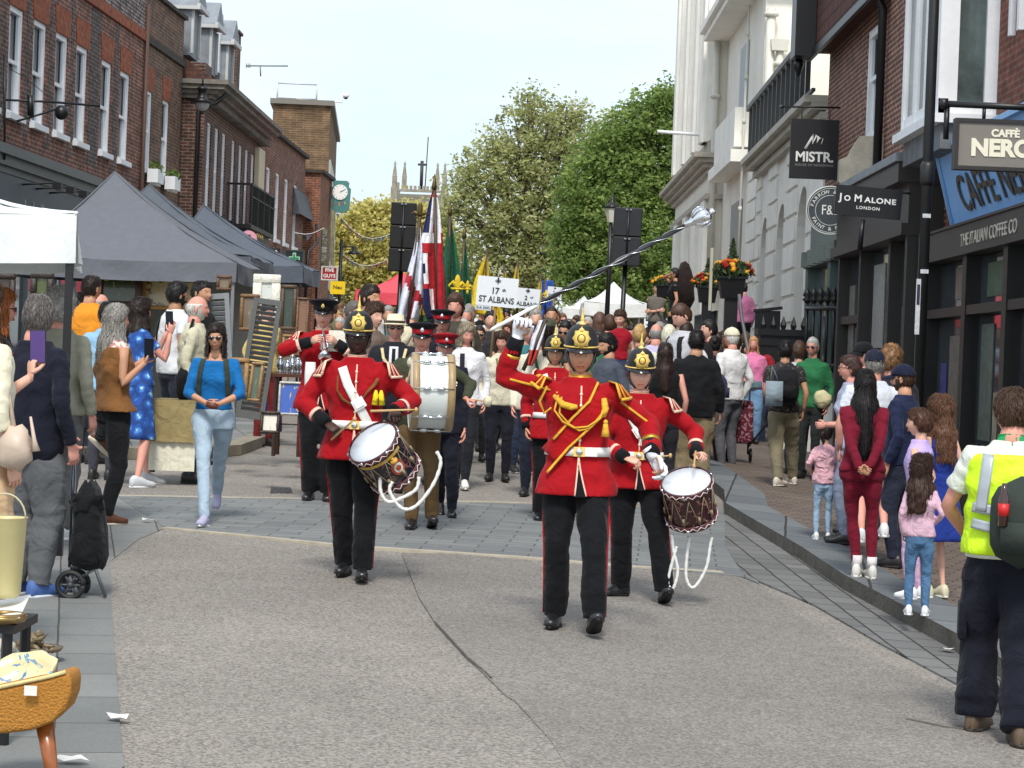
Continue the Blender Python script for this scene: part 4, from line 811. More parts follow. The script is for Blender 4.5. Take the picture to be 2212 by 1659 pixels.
mb = MB(); mb.tube([(0, 0, 0), P(738, 518, 80) - q], .06, 6); mb.tube([P(738, 533, 80) - q, P(764, 533, 80) - q], .03, 5); mb.build('pole', M_blk, t)
mb = MB(); c = P(765, 548, 80) - q; mb.lathe([(.26, -.02), (.2, .06), (.08, .12), (.08, .24)], 10, M=Matrix.Translation(c)); mb.build('lamp_shade', M_blk, t)
t = thing('wall_lamp', 'black bell lantern hanging from the corner of the dark brick building', 'lamp', P(432, 180, 50)); q = t.location; ux = 50 / FF
mb = MB(); mb.lathe([(20 * ux, -14 * ux), (26 * ux, -13 * ux), (12 * ux, -5 * ux), (9 * ux, 0), (9 * ux, 12 * ux), (15 * ux, 16 * ux), (4 * ux, 22 * ux)], 14, M=Matrix.Translation(P(437, 208, 50) - q)); mb.tube([P(438, 188, 50) - q, P(438, 158, 50) - q], .02, 5); mb.build('lamp_shade', M_blk, t)
mb = MB(); mb.ell(P(437, 226, 50) - q, (15 * ux, 15 * ux, 14 * ux)); mb.build('globe', mat((170, 172, 170), .2), t)
# ---- shop signs far left
def psign(lab, x0, y0, x1, y1, d, col, txt=None, tc=(240, 240, 238), rim=None, sz=.3, name='shop_sign'):
 t, w_, h_ = sign(name, x0, y0, x1, y1, d, col, lab, .08, rim)
 for i, l in enumerate(txt or []): text(l, h_ * sz, mat(tc, .5), t, TX(0, h_ * (.5 - (i + .62) / (len(txt) + .3)), .045), .003, bold=h_ * .008)
 return t, w_, h_
psign('red projecting sign reading FIVE GUYS in white letters', 696, 576, 728, 605, 66, (150, 24, 28), ['FIVE', 'GUYS'], sz=.38, rim=((200, 196, 190), .02))
psign('small bright yellow sign below the red FIVE GUYS sign', 714, 607, 745, 636, 64, (240, 204, 20), ['Neu'], (60, 56, 30), sz=.4)
t, w_, h_ = psign('black pharmacy box sign with a green cross', 617, 541, 655, 575, 56, (30, 38, 42), rim=((50, 66, 64), .02)); c = h_ * .13
mb = MB(); mb.box((0, -.05, 0), (c * 1.7, .02, h_ * .72)); mb.box((0, -.052, 0), (h_ * .72, .02, c * 1.7)); mb.build('cross_outline', mat((190, 214, 200), .5), t, False); mb = MB(); mb.box((0, -.066, 0), (c, .02, h_ * .6)); mb.box((0, -.068, 0), (h_ * .6, .02, c)); mb.build('green_cross', mat((30, 140, 84), .5), t, False)
t, w_, h_ = psign('black sign with two crossed white brushes between the pink disc and the pharmacy cross', 573, 536, 605, 566, 54, (26, 28, 32))
for s_ in (-1, 1): mb = MB(); mb.tube([(s_ * .1, -.05, .1), (-s_ * .08, -.05, -.08)], [.03, .012], 6, fl=.3); mb.build('brush', M_wt, t)
c = P(537, 516, 52); t = thing('shop_sign', 'round pink disc sign with a dark top hat mark above the farthest gazebo', 'sign', c)
mb = MB(); mb.lathe([(0, -.03), (.19, -.03), (.19, .03), (0, .03)], 28, M=Matrix.Rotation(R(90), 4, 'X')); mb.build('disc', paint((226, 160, 178)), t, False)
mb = MB(); mb.box((0, -.035, .0), (.2, .01, .03)); mb.box((0, -.035, .05), (.1, .01, .09)); mb.build('mark', M_dark, t, False)
# ---- bunting
random.seed(9)
def bunting(x0, y0, x1, y1, d, n, sag, lab):
 a, b = P(x0, y0, d), P(x1, y1, d); t = thing('bunting', lab, 'bunting', a, group='strings of bunting'); m = MB(); pts = [a.lerp(b, i / 16) - Vector((0, 0, sag * math.sin(math.pi * i / 16))) - a for i in range(17)]; m.tube(pts, .008, 4); m.build('string', M_white, t)
 for i in range(n):
  f = (i + .5) / n; p = a.lerp(b, f) - Vector((0, 0, sag * math.sin(math.pi * f))) - a; m = MB(); k = .08; tw = random.uniform(-.08, .08); m.add([p + Vector((-k, 0, 0)), p + Vector((k, 0, 0)), p + Vector((tw, .05, -.2)), p + Vector((0, .02, -.004))], [(0, 2, 3), (3, 2, 1), (0, 3, 1)])
  m.build('pennant', cloth(random.choice([(150, 96, 84), (96, 104, 116), (170, 160, 140), (110, 104, 84), (120, 116, 90)])), t, False)
bunting(725, 455, 845, 505, 80, 12, .5, 'string of small bunting from the clock towards the left speaker stack')
bunting(730, 540, 838, 560, 84, 9, .4, 'lower string of bunting behind the thin street lamp')
bunting(636, 502, 700, 492, 60, 3, .1, 'short bunting with a blue and a red pennant on the brick wall')
# ---------------------------------------------------------------- flags and placards
def flagm(name, lab, top, bot, d, outline, cols, finial=None, group='flags carried in the parade', emblem=None):
 """pole from bot to top (px); cloth given as rows of (left px, right px, y px); stripes = per-column colours"""
 t = thing(name, lab, 'flag', P(bot[0], bot[1], d), group=group); q = t.location
 m = MB(); m.tube([P(bot[0], bot[1], d) - q, P(top[0], top[1], d) - q], .02, 6); m.build('pole', mat((70, 56, 44), .5), t)
 m = MB(); rows = []; NC = 12
 yy = [o[2] for o in outline]; y = yy[0]; NR = 26
 for i in range(NR + 1):
  y = yy[0] + (yy[-1] - yy[0]) * i / NR
  for a, b in zip(outline, outline[1:]):
   if a[2] <= y <= b[2] + 1e-6: f = (y - a[2]) / (b[2] - a[2] + 1e-9); xl = a[0] + (b[0] - a[0]) * f; xr = a[1] + (b[1] - a[1]) * f
  row = []
  for j in range(NC + 1):
   f = j / NC; dd = d + .09 * math.sin(f * 11 + i * .12) * (.25 + i / NR) + .02; row.append(P(xl + (xr - xl) * f, y, dd) - q)
  rows.append(row)
 m.rings(rows, 0, (0, 0), closed=False)
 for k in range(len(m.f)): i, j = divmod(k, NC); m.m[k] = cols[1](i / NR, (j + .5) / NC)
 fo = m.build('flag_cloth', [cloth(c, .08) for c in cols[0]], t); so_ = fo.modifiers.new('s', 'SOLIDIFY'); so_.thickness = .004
 if emblem: emblem(t, fo, q)
 if finial:
  m = MB(); c = P(top[0], top[1], d) - q
  if finial == 'fleur':
   m.ell(c + Vector((0, 0, .09)), (.03, .012, .08), mi=0); 
   for s_ in (-1, 1): m.tube([c + Vector((0, 0, .02)), c + Vector((s_ * .06, 0, .06)), c + Vector((s_ * .1, 0, .03))], [.02, .018, .01], 5)
   m.box(c, (.12, .02, .02))
  else: m.lathe([(.03, -.04), (.03, .0), (.005, .14)], 8, M=Matrix.Translation(c))
  m.build('finial', mat((90, 76, 40), .4, metal=.6), t)
 return t
def uj(v, u):
 if v < .33: return 0 if u < .34 + .1 * v else (1 if u < .52 else (2 if u < .7 else 1))
 if v < .40: return 1 if u < .75 - (v - .33) * 3 else (2 if u > .9 else 1)
 if v < .70:
  if u > .36 or v < .48: return 2
  return 1 if v < .51 else (2 if v < .53 else (1 if v < .56 else (3 if u < .28 - (v - .56) * .8 else 1)))
 if v < .76: return 2
 return 3 if u < .34 else (1 if u < .5 else (3 if v > .9 and u < .6 else 2))
flagm('union_flag', 'large union flag, red white and blue, furled around its pole above the band', (938, 402), (946, 700), 27, [(936, 940, 404), (926, 948, 440), (913, 955, 500), (905, 958, 560), (906, 962, 600), (912, 964, 660), (922, 965, 690)],
      ([(34, 38, 84), (232, 230, 232), (176, 34, 44), (30, 32, 74)], lambda v, u: uj(v, u) if v > .07 else 2), finial='spear')
flagm('st_george_flag', 'white flag with a red cross, furled left of the union flag, fleur-de-lis finial', (907, 470), (880, 705), 25, [(903, 908, 486), (893, 912, 540), (880, 912, 590), (866, 914, 640), (857, 903, 690)],
      ([(222, 226, 238), (172, 40, 54)], lambda v, u: 1 if (.54 < v - (u - .3) * .3 < .66 or (v > .66 and .55 < u < .64)) else 0), finial='fleur')
gy = lambda t, fo, q: None
def emb(x, y, r, d, c=(222, 190, 50), n=5):
 def f(t, fo, q):
  m = MB(); p = P(x, y, d - .2) - q; k = r * d / FF
  m.ell(p + Vector((0, 0, k * .35)), (k * .22, .012, k * .55), nu=8, nv=5)
  for s_ in (-1, 1): m.tube([p + Vector((0, 0, -.1 * k)), p + Vector((s_ * k * .35, 0, k * .35)), p + Vector((s_ * k * .6, 0, .1 * k)), p + Vector((s_ * k * .5, 0, -.1 * k))], [k * .16, k * .15, k * .1, k * .05], 5, fl=.3)
  m.ell(p + Vector((0, 0, -k * .45)), (k * .16, .012, k * .3), nu=8, nv=4); m.box(p + Vector((0, 0, -.12 * k)), (k * .9, .02, k * .14)); m.build('emblem', cloth(c), fo)
 return f
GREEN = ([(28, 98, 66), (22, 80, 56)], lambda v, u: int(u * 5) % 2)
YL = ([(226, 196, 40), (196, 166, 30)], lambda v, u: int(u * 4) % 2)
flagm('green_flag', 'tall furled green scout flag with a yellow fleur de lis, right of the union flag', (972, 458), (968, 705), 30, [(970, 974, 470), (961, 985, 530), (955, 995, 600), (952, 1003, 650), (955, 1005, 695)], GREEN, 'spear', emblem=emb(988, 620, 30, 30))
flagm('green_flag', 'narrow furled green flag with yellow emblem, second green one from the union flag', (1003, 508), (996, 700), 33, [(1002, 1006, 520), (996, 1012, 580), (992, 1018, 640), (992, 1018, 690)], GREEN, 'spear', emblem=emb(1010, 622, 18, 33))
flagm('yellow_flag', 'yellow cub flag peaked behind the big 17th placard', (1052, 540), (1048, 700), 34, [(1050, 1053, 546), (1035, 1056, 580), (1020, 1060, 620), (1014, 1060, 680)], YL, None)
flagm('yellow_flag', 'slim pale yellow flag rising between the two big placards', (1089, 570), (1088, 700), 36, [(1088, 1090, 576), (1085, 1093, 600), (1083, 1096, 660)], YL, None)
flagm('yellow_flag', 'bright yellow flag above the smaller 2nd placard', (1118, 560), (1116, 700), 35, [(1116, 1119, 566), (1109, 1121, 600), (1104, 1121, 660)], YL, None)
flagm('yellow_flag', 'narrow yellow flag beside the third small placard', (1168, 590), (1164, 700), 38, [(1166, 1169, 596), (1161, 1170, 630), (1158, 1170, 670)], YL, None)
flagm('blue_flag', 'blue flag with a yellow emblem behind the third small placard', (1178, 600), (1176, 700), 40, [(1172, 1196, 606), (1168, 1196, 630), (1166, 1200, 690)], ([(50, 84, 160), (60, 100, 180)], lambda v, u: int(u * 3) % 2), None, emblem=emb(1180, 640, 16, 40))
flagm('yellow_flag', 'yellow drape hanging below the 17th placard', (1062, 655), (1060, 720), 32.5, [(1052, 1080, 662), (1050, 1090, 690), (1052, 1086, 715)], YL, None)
flagm('yellow_flag', 'yellow and green drape low between the white flag and the union flag', (910, 640), (908, 705), 28, [(906, 922, 640), (898, 928, 670), (896, 930, 695)], ([(226, 196, 40), (60, 110, 60)], lambda v, u: 1 if v > .7 else 0), None)
def placard(lab, x0, y0, x1, y1, d, num, suf, word, sub=None):
 a, b = P(x0, y0, d), P(x1, y1, d); w_ = b.x - a.x; h_ = a.z - b.z; c = (a + b) / 2
 t = thing('placard', lab, 'placard', c, group='scout group placards'); t.rotation_euler = (0, R(3.5), 0)
 m = MB(); m.box((0, 0, 0), (w_, .012, h_)); m.build('board', mat((224, 228, 232), .5, .03), t, False)
 m = MB(); m.tube([(0, .02, h_ / 2), (0, .02, -h_ / 2 - .6)], .014, 6); m.build('handle', mat((150, 120, 80), .6), t)
 tm = mat((40, 44, 44), .6); m = MB(); p = Vector((0, -.009, h_ * .36)); k = h_ * .17
 m.ell(p + Vector((0, 0, k * .3)), (k * .2, .004, k * .55), nu=8, nv=5)
 for s_ in (-1, 1): m.tube([p, p + Vector((s_ * k * .4, 0, k * .3)), p + Vector((s_ * k * .65, 0, 0))], [k * .14, k * .13, k * .06], 5, fl=.2)
 m.ell(p + Vector((0, 0, -k * .4)), (k * .12, .004, k * .25), nu=8, nv=4); m.box(p + Vector((0, 0, -.1 * k)), (k, .006, k * .13)); m.build('fleur_de_lis', tm, t)
 text(num, h_ * .3, tm, t, TX(-w_ * .05, h_ * .02, .008), .002, bold=h_ * .008, sx=.9); text(suf, h_ * .15, tm, t, TX(w_ * .1 + h_ * .09, h_ * .07, .008), .002, bold=h_ * .004)
 text(word, h_ * .29, tm, t, TX(0, -h_ * .28, .008), .002, bold=h_ * .006, sx=w_ / h_ * .60 if len(word) > 7 else w_ / h_ * .8)
 if sub:
  m = MB(); m.box((-w_ * .3, -.0, -h_ * .58), (w_ * .38, .012, h_ * .17)); m.build('lower_board', mat((200, 206, 212), .5), t, False); text(sub, h_ * .11, tm, t, TX(-w_ * .3, -h_ * .58, .008), .002)
placard('large white placard reading 17th ST ALBANS', 1031, 597, 1117, 664, 24, '17', 'th', 'ST ALBANS', 'G.A. EXPL')
placard('smaller white placard reading 2nd ALBANS, right of the large one', 1113, 622, 1165, 668, 28, '2', 'nd', 'ALBANS')
placard('small distant white placard right of the 2nd ALBANS one', 1183, 619, 1213, 644, 38, '9', '', 'ST ALBANS')
# ---------------------------------------------------------------- town hall steps, railings and planters
X0 = 3.75
t = thing('entrance_steps', 'dark stone platform and steps in front of the town hall', 'steps', (X0, 43, gz(4, 43)))
mb = MB(); zt = 2.02 - t.location.z; mb.b2(.0, 1.4, 0.5, 9, -.2, zt); 
for k in range(5): mb.b2(.2, 1.4, .5 - .3 * (k + 1), .5 - .3 * k - .002, -.2, zt - .18 * (k + 1))
mb.build('platform', mat((58, 58, 60), .8, .25, 4), t, False)
def railing(lab, pts, n, h, group=None, spike=False, name='railing', r=.012):
 a = Vector(pts[0]); t = thing(name, lab, 'railing', a, group=group); m = MB(); P_ = [Vector(p) - a for p in pts]
 for p0, p1 in zip(P_, P_[1:]):
  m.tube([p0 + Vector((0, 0, h)), p1 + Vector((0, 0, h))], r * 1.6, 6); m.tube([p0 + Vector((0, 0, .1)), p1 + Vector((0, 0, .1))], r * 1.3, 6)
  for k in range(n + 1):
   p = p0.lerp(p1, k / n); m.tube([p, p + Vector((0, 0, h + (.1 if spike else 0)))], r, 6)
   if spike: m.lathe([(r * 1.2, h + .08), (r * 3.2, h + .14), (r * 1.6, h + .17), (r * 3, h + .2), (.002, h + .33)], 6, M=Matrix.Translation(p))
 m.build('bars', M_blk, t); return t
railing('black handrail with thin upright bars on the town hall platform', [(3.78, 42.6, 2.0), (3.78, 47.8, 2.02)], 26, .95)
railing('black spiked railings in front of the white arched building', [P(1738, 800, 35) - Vector((0, 0, 0)), P(1812, 806, 33.5)], 5, .95, spike=True, name='iron_railing', r=.025)
t = thing('low_wall', 'low white painted wall under the spiked railings', 'wall', (P(1775, 800, 34).x, 34.2, .5)); mb = MB(); mb.box((0, 0, .45), (1.4, .3, .9)); mb.build('wall', M_wh2, t, False)
t = thing('iron_gate_pier', 'black cast iron pier box with spikes left of the white wall', 'railing', P(1690, 760, 36)); mb = MB(); mb.box((0, 0, -.45), (.75, .4, 1.5)); mb.box((0, -.0, .3), (.85, .48, .1)); mb.box((0, 0, .12), (.8, .44, .06))
for k in range(5): mb.lathe([(.03, .34), (.05, .42), (.004, .56)], 6, M=Matrix.Translation((-.32 + k * .16, 0, 0)))
mb.build('pier', M_blk, t, False)
t = thing('notice_board', 'tilted black notice board on the steps in front of the white building', 'notice board', P(1657, 715, 38)); mb = MB(); mb.box((0, 0, 0), (.42, .05, .68)); mb.box((0, 0, .36), (.48, .08, .05), rot=(0, R(-8), 0)); mb.tube([(0, .03, -.3), (0, .03, -1.8)], .03, 6); mb.build('board', M_blk, t, False)
def planter(lab, x, y, d, s, seed, conifer=True, cols=((196, 92, 30), (214, 160, 50), (150, 36, 26))):
 c = P(x, y, d); t = thing('flower_planter', lab, 'planter', (c.x, d, c.z), group='tall black flower planters'); g0 = gz(c.x, d) - c.z
 m = MB(); m.box((0, 0, -.17 * s), (.46 * s, .42 * s, .36 * s), rot=(math.pi, 0, 0), tap=.78); m.box((0, 0, .015), (.5 * s, .46 * s, .04)); m.build('box', M_blk, t, False)
 m = MB(); m.box((0, 0, (g0 - .35 * s) / 2), (.22 * s, .22 * s, -g0 - .3 * s)); m.build('stand', M_blk, t, False)
 m = MB(); leafy(m, (0, 0, .12 * s), (.38 * s, .3 * s, .2 * s), 420, .06 * s, seed=seed)
 if conifer:
  rnd = random.Random(seed)
  for _ in range(420): h = rnd.random(); a = rnd.uniform(0, 6.3); rr = (1 - h) * .17 * s * rnd.random() ** .5; leafy(m, (rr * math.cos(a), rr * math.sin(a), (.15 + h * .55) * s), (.01, .01, .01), 1, .035 * s, seed=rnd.random())
 m.build('foliage', M_leafd, t, False)
 m = MB(); rnd = random.Random(seed + 50)
 for k in range(34):
  a = rnd.uniform(0, 6.3); e = rnd.uniform(0, 1.3); p = Vector((math.cos(a) * math.cos(e) * .36 * s, math.sin(a) * math.cos(e) * .3 * s, .1 * s + math.sin(e) * .22 * s)); m.ell(p, (.045 * s, .045 * s, .035 * s), mi=k % 3, nu=6, nv=4, e=2.)
 m.build('flowers', [cloth(c_) for c_ in cols], t)['kind'] = 'stuff'
planter('nearest tall black planter with orange and red flowers and a small conifer', 1581, 602, 40, 1.0, 3)
planter('black planter with orange flowers left of the nearest one, behind a post', 1528, 622, 43, .8, 5)
planter('black planter with yellow flowers by the woman in black on the platform', 1432, 618, 46, .62, 7, False, ((222, 180, 40), (226, 140, 40), (190, 60, 30)))
mbp = MB()
t = thing('sign_post', 'thin leaning pale post in front of the planters', 'post', P(1534, 640, 40)); q = t.location; mb = MB(); mb.box((0, 0, .3), (.05, .05, 1.1)); mb.build('post', paint((180, 176, 160)), t, False)
t = thing('stair_rail', 'sloping grey stair handrail below the big planter', 'railing', P(1597, 640, 39)); q = t.location; mb = MB(); mb.tube([P(1597, 635, 39) - q, P(1601, 680, 39) - q, P(1617, 760, 37) - q], .03, 6); mb.build('rail', paint((96, 98, 100)), t)
# ---------------------------------------------------------------- people
SK = {'pale': (222, 172, 150), 'pink': (214, 152, 134), 'tan': (196, 146, 116), 'olive': (176, 128, 98), 'brown': (120, 82, 62), 'dark': (66, 46, 38)}
HC = {'black': (26, 22, 22), 'dark': (42, 31, 26), 'brown': (70, 48, 34), 'mid': (104, 76, 52), 'blond': (178, 144, 94), 'grey': (142, 138, 132), 'white': (206, 202, 194), 'silver': (170, 168, 162), 'ginger': (160, 92, 44), 'ash': (150, 138, 118)}
M_eyew = mat((214, 208, 202), .25, kind='eye_white'); M_iris_socket = mat((40, 30, 26), .2, kind='iris')
def hairmat(c):
 key = ('hair', c)
 if key in MC: return MC[key]
 m = bpy.data.materials.new('hair'); m.use_nodes = True; t = m.node_tree; b = t.nodes['Principled BSDF']; b.inputs['Roughness'].default_value = .5; b.inputs['Specular IOR Level'].default_value = .4
 tc = t.nodes.new('ShaderNodeTexCoord'); mp = t.nodes.new('ShaderNodeMapping'); mp.inputs['Scale'].default_value = (90, 90, 9); n = t.nodes.new('ShaderNodeTexNoise'); n.inputs['Scale'].default_value = 1; n.inputs['Detail'].default_value = 3
 r = t.nodes.new('ShaderNodeMapRange'); r.inputs[1].default_value = .3; r.inputs[2].default_value = .7; r.inputs[3].default_value = .55; r.inputs[4].default_value = 1.5; h = t.nodes.new('ShaderNodeVectorMath'); h.operation = 'SCALE'; h.inputs[0].default_value = s2l(c)
 t.links.new(tc.outputs['Object'], mp.inputs[0]); t.links.new(mp.outputs[0], n.inputs['Vector']); t.links.new(n.outputs[0], r.inputs[0]); t.links.new(r.outputs[0], h.inputs['Scale']); t.links.new(h.outputs[0], b.inputs['Base Color'])
 bp = t.nodes.new('ShaderNodeBump'); bp.inputs['Strength'].default_value = .5; bp.inputs['Distance'].default_value = .01; t.links.new(n.outputs[0], bp.inputs['Height']); t.links.new(bp.outputs[0], b.inputs['Normal'])
 MC[key] = m; return m
def pattern(c1, c2, scale=14, thr=.5, c3=None, w=.04):
 """printed cloth: blotches of c2 (and c3) on c1"""
 key = ('pat', c1, c2, scale, thr, c3)
 if key in MC: return MC[key]
 m = bpy.data.materials.new('printed_cloth'); m.use_nodes = True; t = m.node_tree; b = t.nodes['Principled BSDF']; b.inputs['Roughness'].default_value = .85
 tc = t.nodes.new('ShaderNodeTexCoord'); n = t.nodes.new('ShaderNodeTexNoise'); n.inputs['Scale'].default_value = scale; n.inputs['Detail'].default_value = 2
 cr = t.nodes.new('ShaderNodeValToRGB'); e = cr.color_ramp.elements; e[0].position = thr - w; e[0].color = s2l(c1) + (1,); e[1].position = thr; e[1].color = s2l(c2) + (1,)
 if c3: x = e.new(thr + .09); x.color = s2l(c2) + (1,); x = e.new(thr + .12); x.color = s2l(c3) + (1,)
 t.links.new(tc.outputs['Object'], n.inputs['Vector']); t.links.new(n.outputs[0], cr.inputs[0]); t.links.new(cr.outputs[0], b.inputs['Base Color']); MC[key] = m; return m
def flowers(c1, c2, c3, scale=11):
 m = bpy.data.materials.new('flowered_cloth'); m.use_nodes = True; t = m.node_tree; b = t.nodes['Principled BSDF']; b.inputs['Roughness'].default_value = .85
 tc = t.nodes.new('ShaderNodeTexCoord'); v = t.nodes.new('ShaderNodeTexVoronoi'); v.inputs['Scale'].default_value = scale; n = t.nodes.new('ShaderNodeTexNoise'); n.inputs['Scale'].default_value = 38
 a = t.nodes.new('ShaderNodeMath'); a.operation = 'MULTIPLY_ADD'; a.inputs[1].default_value = .5; cr = t.nodes.new('ShaderNodeValToRGB'); cr.color_ramp.interpolation = 'CONSTANT'; e = cr.color_ramp.elements
 e[0].position = 0; e[0].color = s2l(c3) + (1,); e[1].position = .42; e[1].color = s2l(c2) + (1,); x = e.new(.60); x.color = s2l(c1) + (1,); x = e.new(.82); x.color = s2l([q * .8 for q in c1]) + (1,)
 L = t.links.new; L(tc.outputs['Object'], v.inputs['Vector']); L(tc.outputs['Object'], n.inputs['Vector']); L(n.outputs[0], a.inputs[0]); L(v.outputs['Distance'], a.inputs[2]); L(a.outputs[0], cr.inputs[0]); L(cr.outputs[0], b.inputs['Base Color']); return m
def smst(a, b, x):
 t = max(0., min(1., (x - a) / (b - a))); return t * t * (3 - 2 * t)
def headpt(d, fem=0, kid=0, fat=0):
 """surface point of a head for unit direction d; face looks to -y, eyes at z ~ 0"""
 x, y, z = d.x * .074, d.y * .098, d.z * .118
 f = z / .118
 if f < 0:
  k = (-f) ** 1.6; x *= 1 - (.30 + .06 * fem - .1 * fat) * k
  if y > 0: y *= 1 - .5 * k
  else: y *= 1 - .06 * k
 else: x *= 1 + .04 * f; y *= (1.02 if y > 0 else 1.)
 if kid: z *= .93; x *= 1.04
 if y < 0:
  ax = abs(x); fr = smst(-.01, -.06, y) if False else min(1, -y / .05)
  o = 0.
  o -= .021 * math.exp(-(x / .0125) ** 2) * (math.exp(-((z + .026) / .014) ** 2) + .45 * math.exp(-((z + .004) / .018) ** 2)) * (.8 if kid or fem else 1)
  o += .010 * math.exp(-((ax - .031) / .016) ** 2 - ((z - .006) / .0105) ** 2)
  o -= .005 * math.exp(-((ax - .028) / .022) ** 2 - ((z - .026) / .008) ** 2) * (1 - .5 * fem)
  o -= .005 * math.exp(-((ax - .042) / .02) ** 2 - ((z + .03) / .02) ** 2)
  o -= .006 * math.exp(-(x / .024) ** 2 - ((z + .06) / .011) ** 2)
  o += .004 * math.exp(-(x / .03) ** 2 - ((z + .078) / .006) ** 2)
  o -= .010 * math.exp(-(x / .024) ** 2 - ((z + .1) / .016) ** 2)
  y += o * fr
 return Vector((x, y, z))
SHELLS = {}
def rot_head(yaw, pitch, roll=0.): return (Matrix.Rotation(yaw, 3, 'Z') @ Matrix.Rotation(pitch, 3, 'X') @ Matrix.Rotation(roll, 3, 'Y'))
def add_head(mb, hc, Rh, lod, fem=0, kid=0, hs=1., fat=0, beard=0):
 nu, nv = ((60, 52), (36, 30), (20, 16))[lod]; rs = []
 for i in range(nv + 1):
  ph = -math.pi / 2 + math.pi * i / nv; ring = []
  for k in range(nu):
   a = 2 * math.pi * k / nu; a = a - .32 * math.sin(a)      # more columns on the face side
   c = max(math.cos(ph), .03); d = Vector((c * math.sin(a), -c * math.cos(a), math.sin(ph)))
   ring.append(hc + Rh @ (headpt(d, fem, kid, fat) * hs))
  rs.append(ring)
 b0 = len(mb.f); mb.rings([list(r) for r in rs], 0)
 if beard:
  for fi in range(b0, len(mb.f)):
   c = sum((Rh.transposed() @ (mb.v[i] - hc) for i in mb.f[fi]), Vector()) / len(mb.f[fi]) / hs
   if c.z < -.045 and c.y < .02 and not (abs(c.x) < .026 and -.072 < c.z < -.05) or (c.z < -.005 and abs(c.x) > .05 and -.05 < c.y < .02): mb.m[fi] = 4
 for s in (-1, 1):
  mb.ell(hc + Rh @ (Vector((s * .076, .012, -.008)) * hs), (.007 * hs, .018 * hs, .03 * hs), Rh @ Matrix.Rotation(s * .35, 3, 'Z'), 0, 8, 6)
  if 1:
   ne = (10, 8, 6)[lod]; yb = headpt(Vector((s * .40, -.9, .05)).normalized()).y + .0075
   mb.ell(hc + Rh @ (Vector((s * .031, yb, .005)) * hs), (.0135 * hs, .0095 * hs, .0062 * hs), Rh, 1, ne, 4)
   q_ = (1, 1.5, 2)[lod]; mb.ell(hc + Rh @ (Vector((s * .031, yb - .0045, .005)) * hs), (.006 * hs * q_, .006 * hs, .0058 * hs * (1 + .15 * lod)), Rh, 2, ne, 4)  # on distant faces the dark eyes and brows grow to imitate socket shade
   mb.tube([hc + Rh @ (Vector((s * a, yb - b, c)) * hs) for a, b, c in ((.046, -.002, .008), (.031, .0055, .0135), (.018, .003, .008))], .0028 * hs, 5, 0)
   mb.tube([hc + Rh @ (Vector((s * a, yb - b, c)) * hs) for a, b, c in ((.05, -.004, .026), (.036, .0085, .031), (.018, .0095, .026))], [.002 * hs, .0042 * hs * (1 + .3 * lod), .0034 * hs * (1 + .3 * lod)], 5, 4)
 yl = headpt(Vector((0, -.86, -.5)).normalized()).y
 if 1:
  mb.ell(hc + Rh @ (Vector((0, -.0905, -.057)) * hs), (.0215 * hs, .0075 * hs, .0042 * hs), Rh, 3, 10, 6); mb.ell(hc + Rh @ (Vector((0, -.0895, -.065)) * hs), (.017 * hs, .0085 * hs, .005 * hs), Rh, 3, 10, 6)
  mb.tube([hc + Rh @ (Vector((a, b, -.061)) * hs) for a, b in ((-.022, -.091), (0, -.098), (.022, -.091))], .0012 * hs, 4, 4)
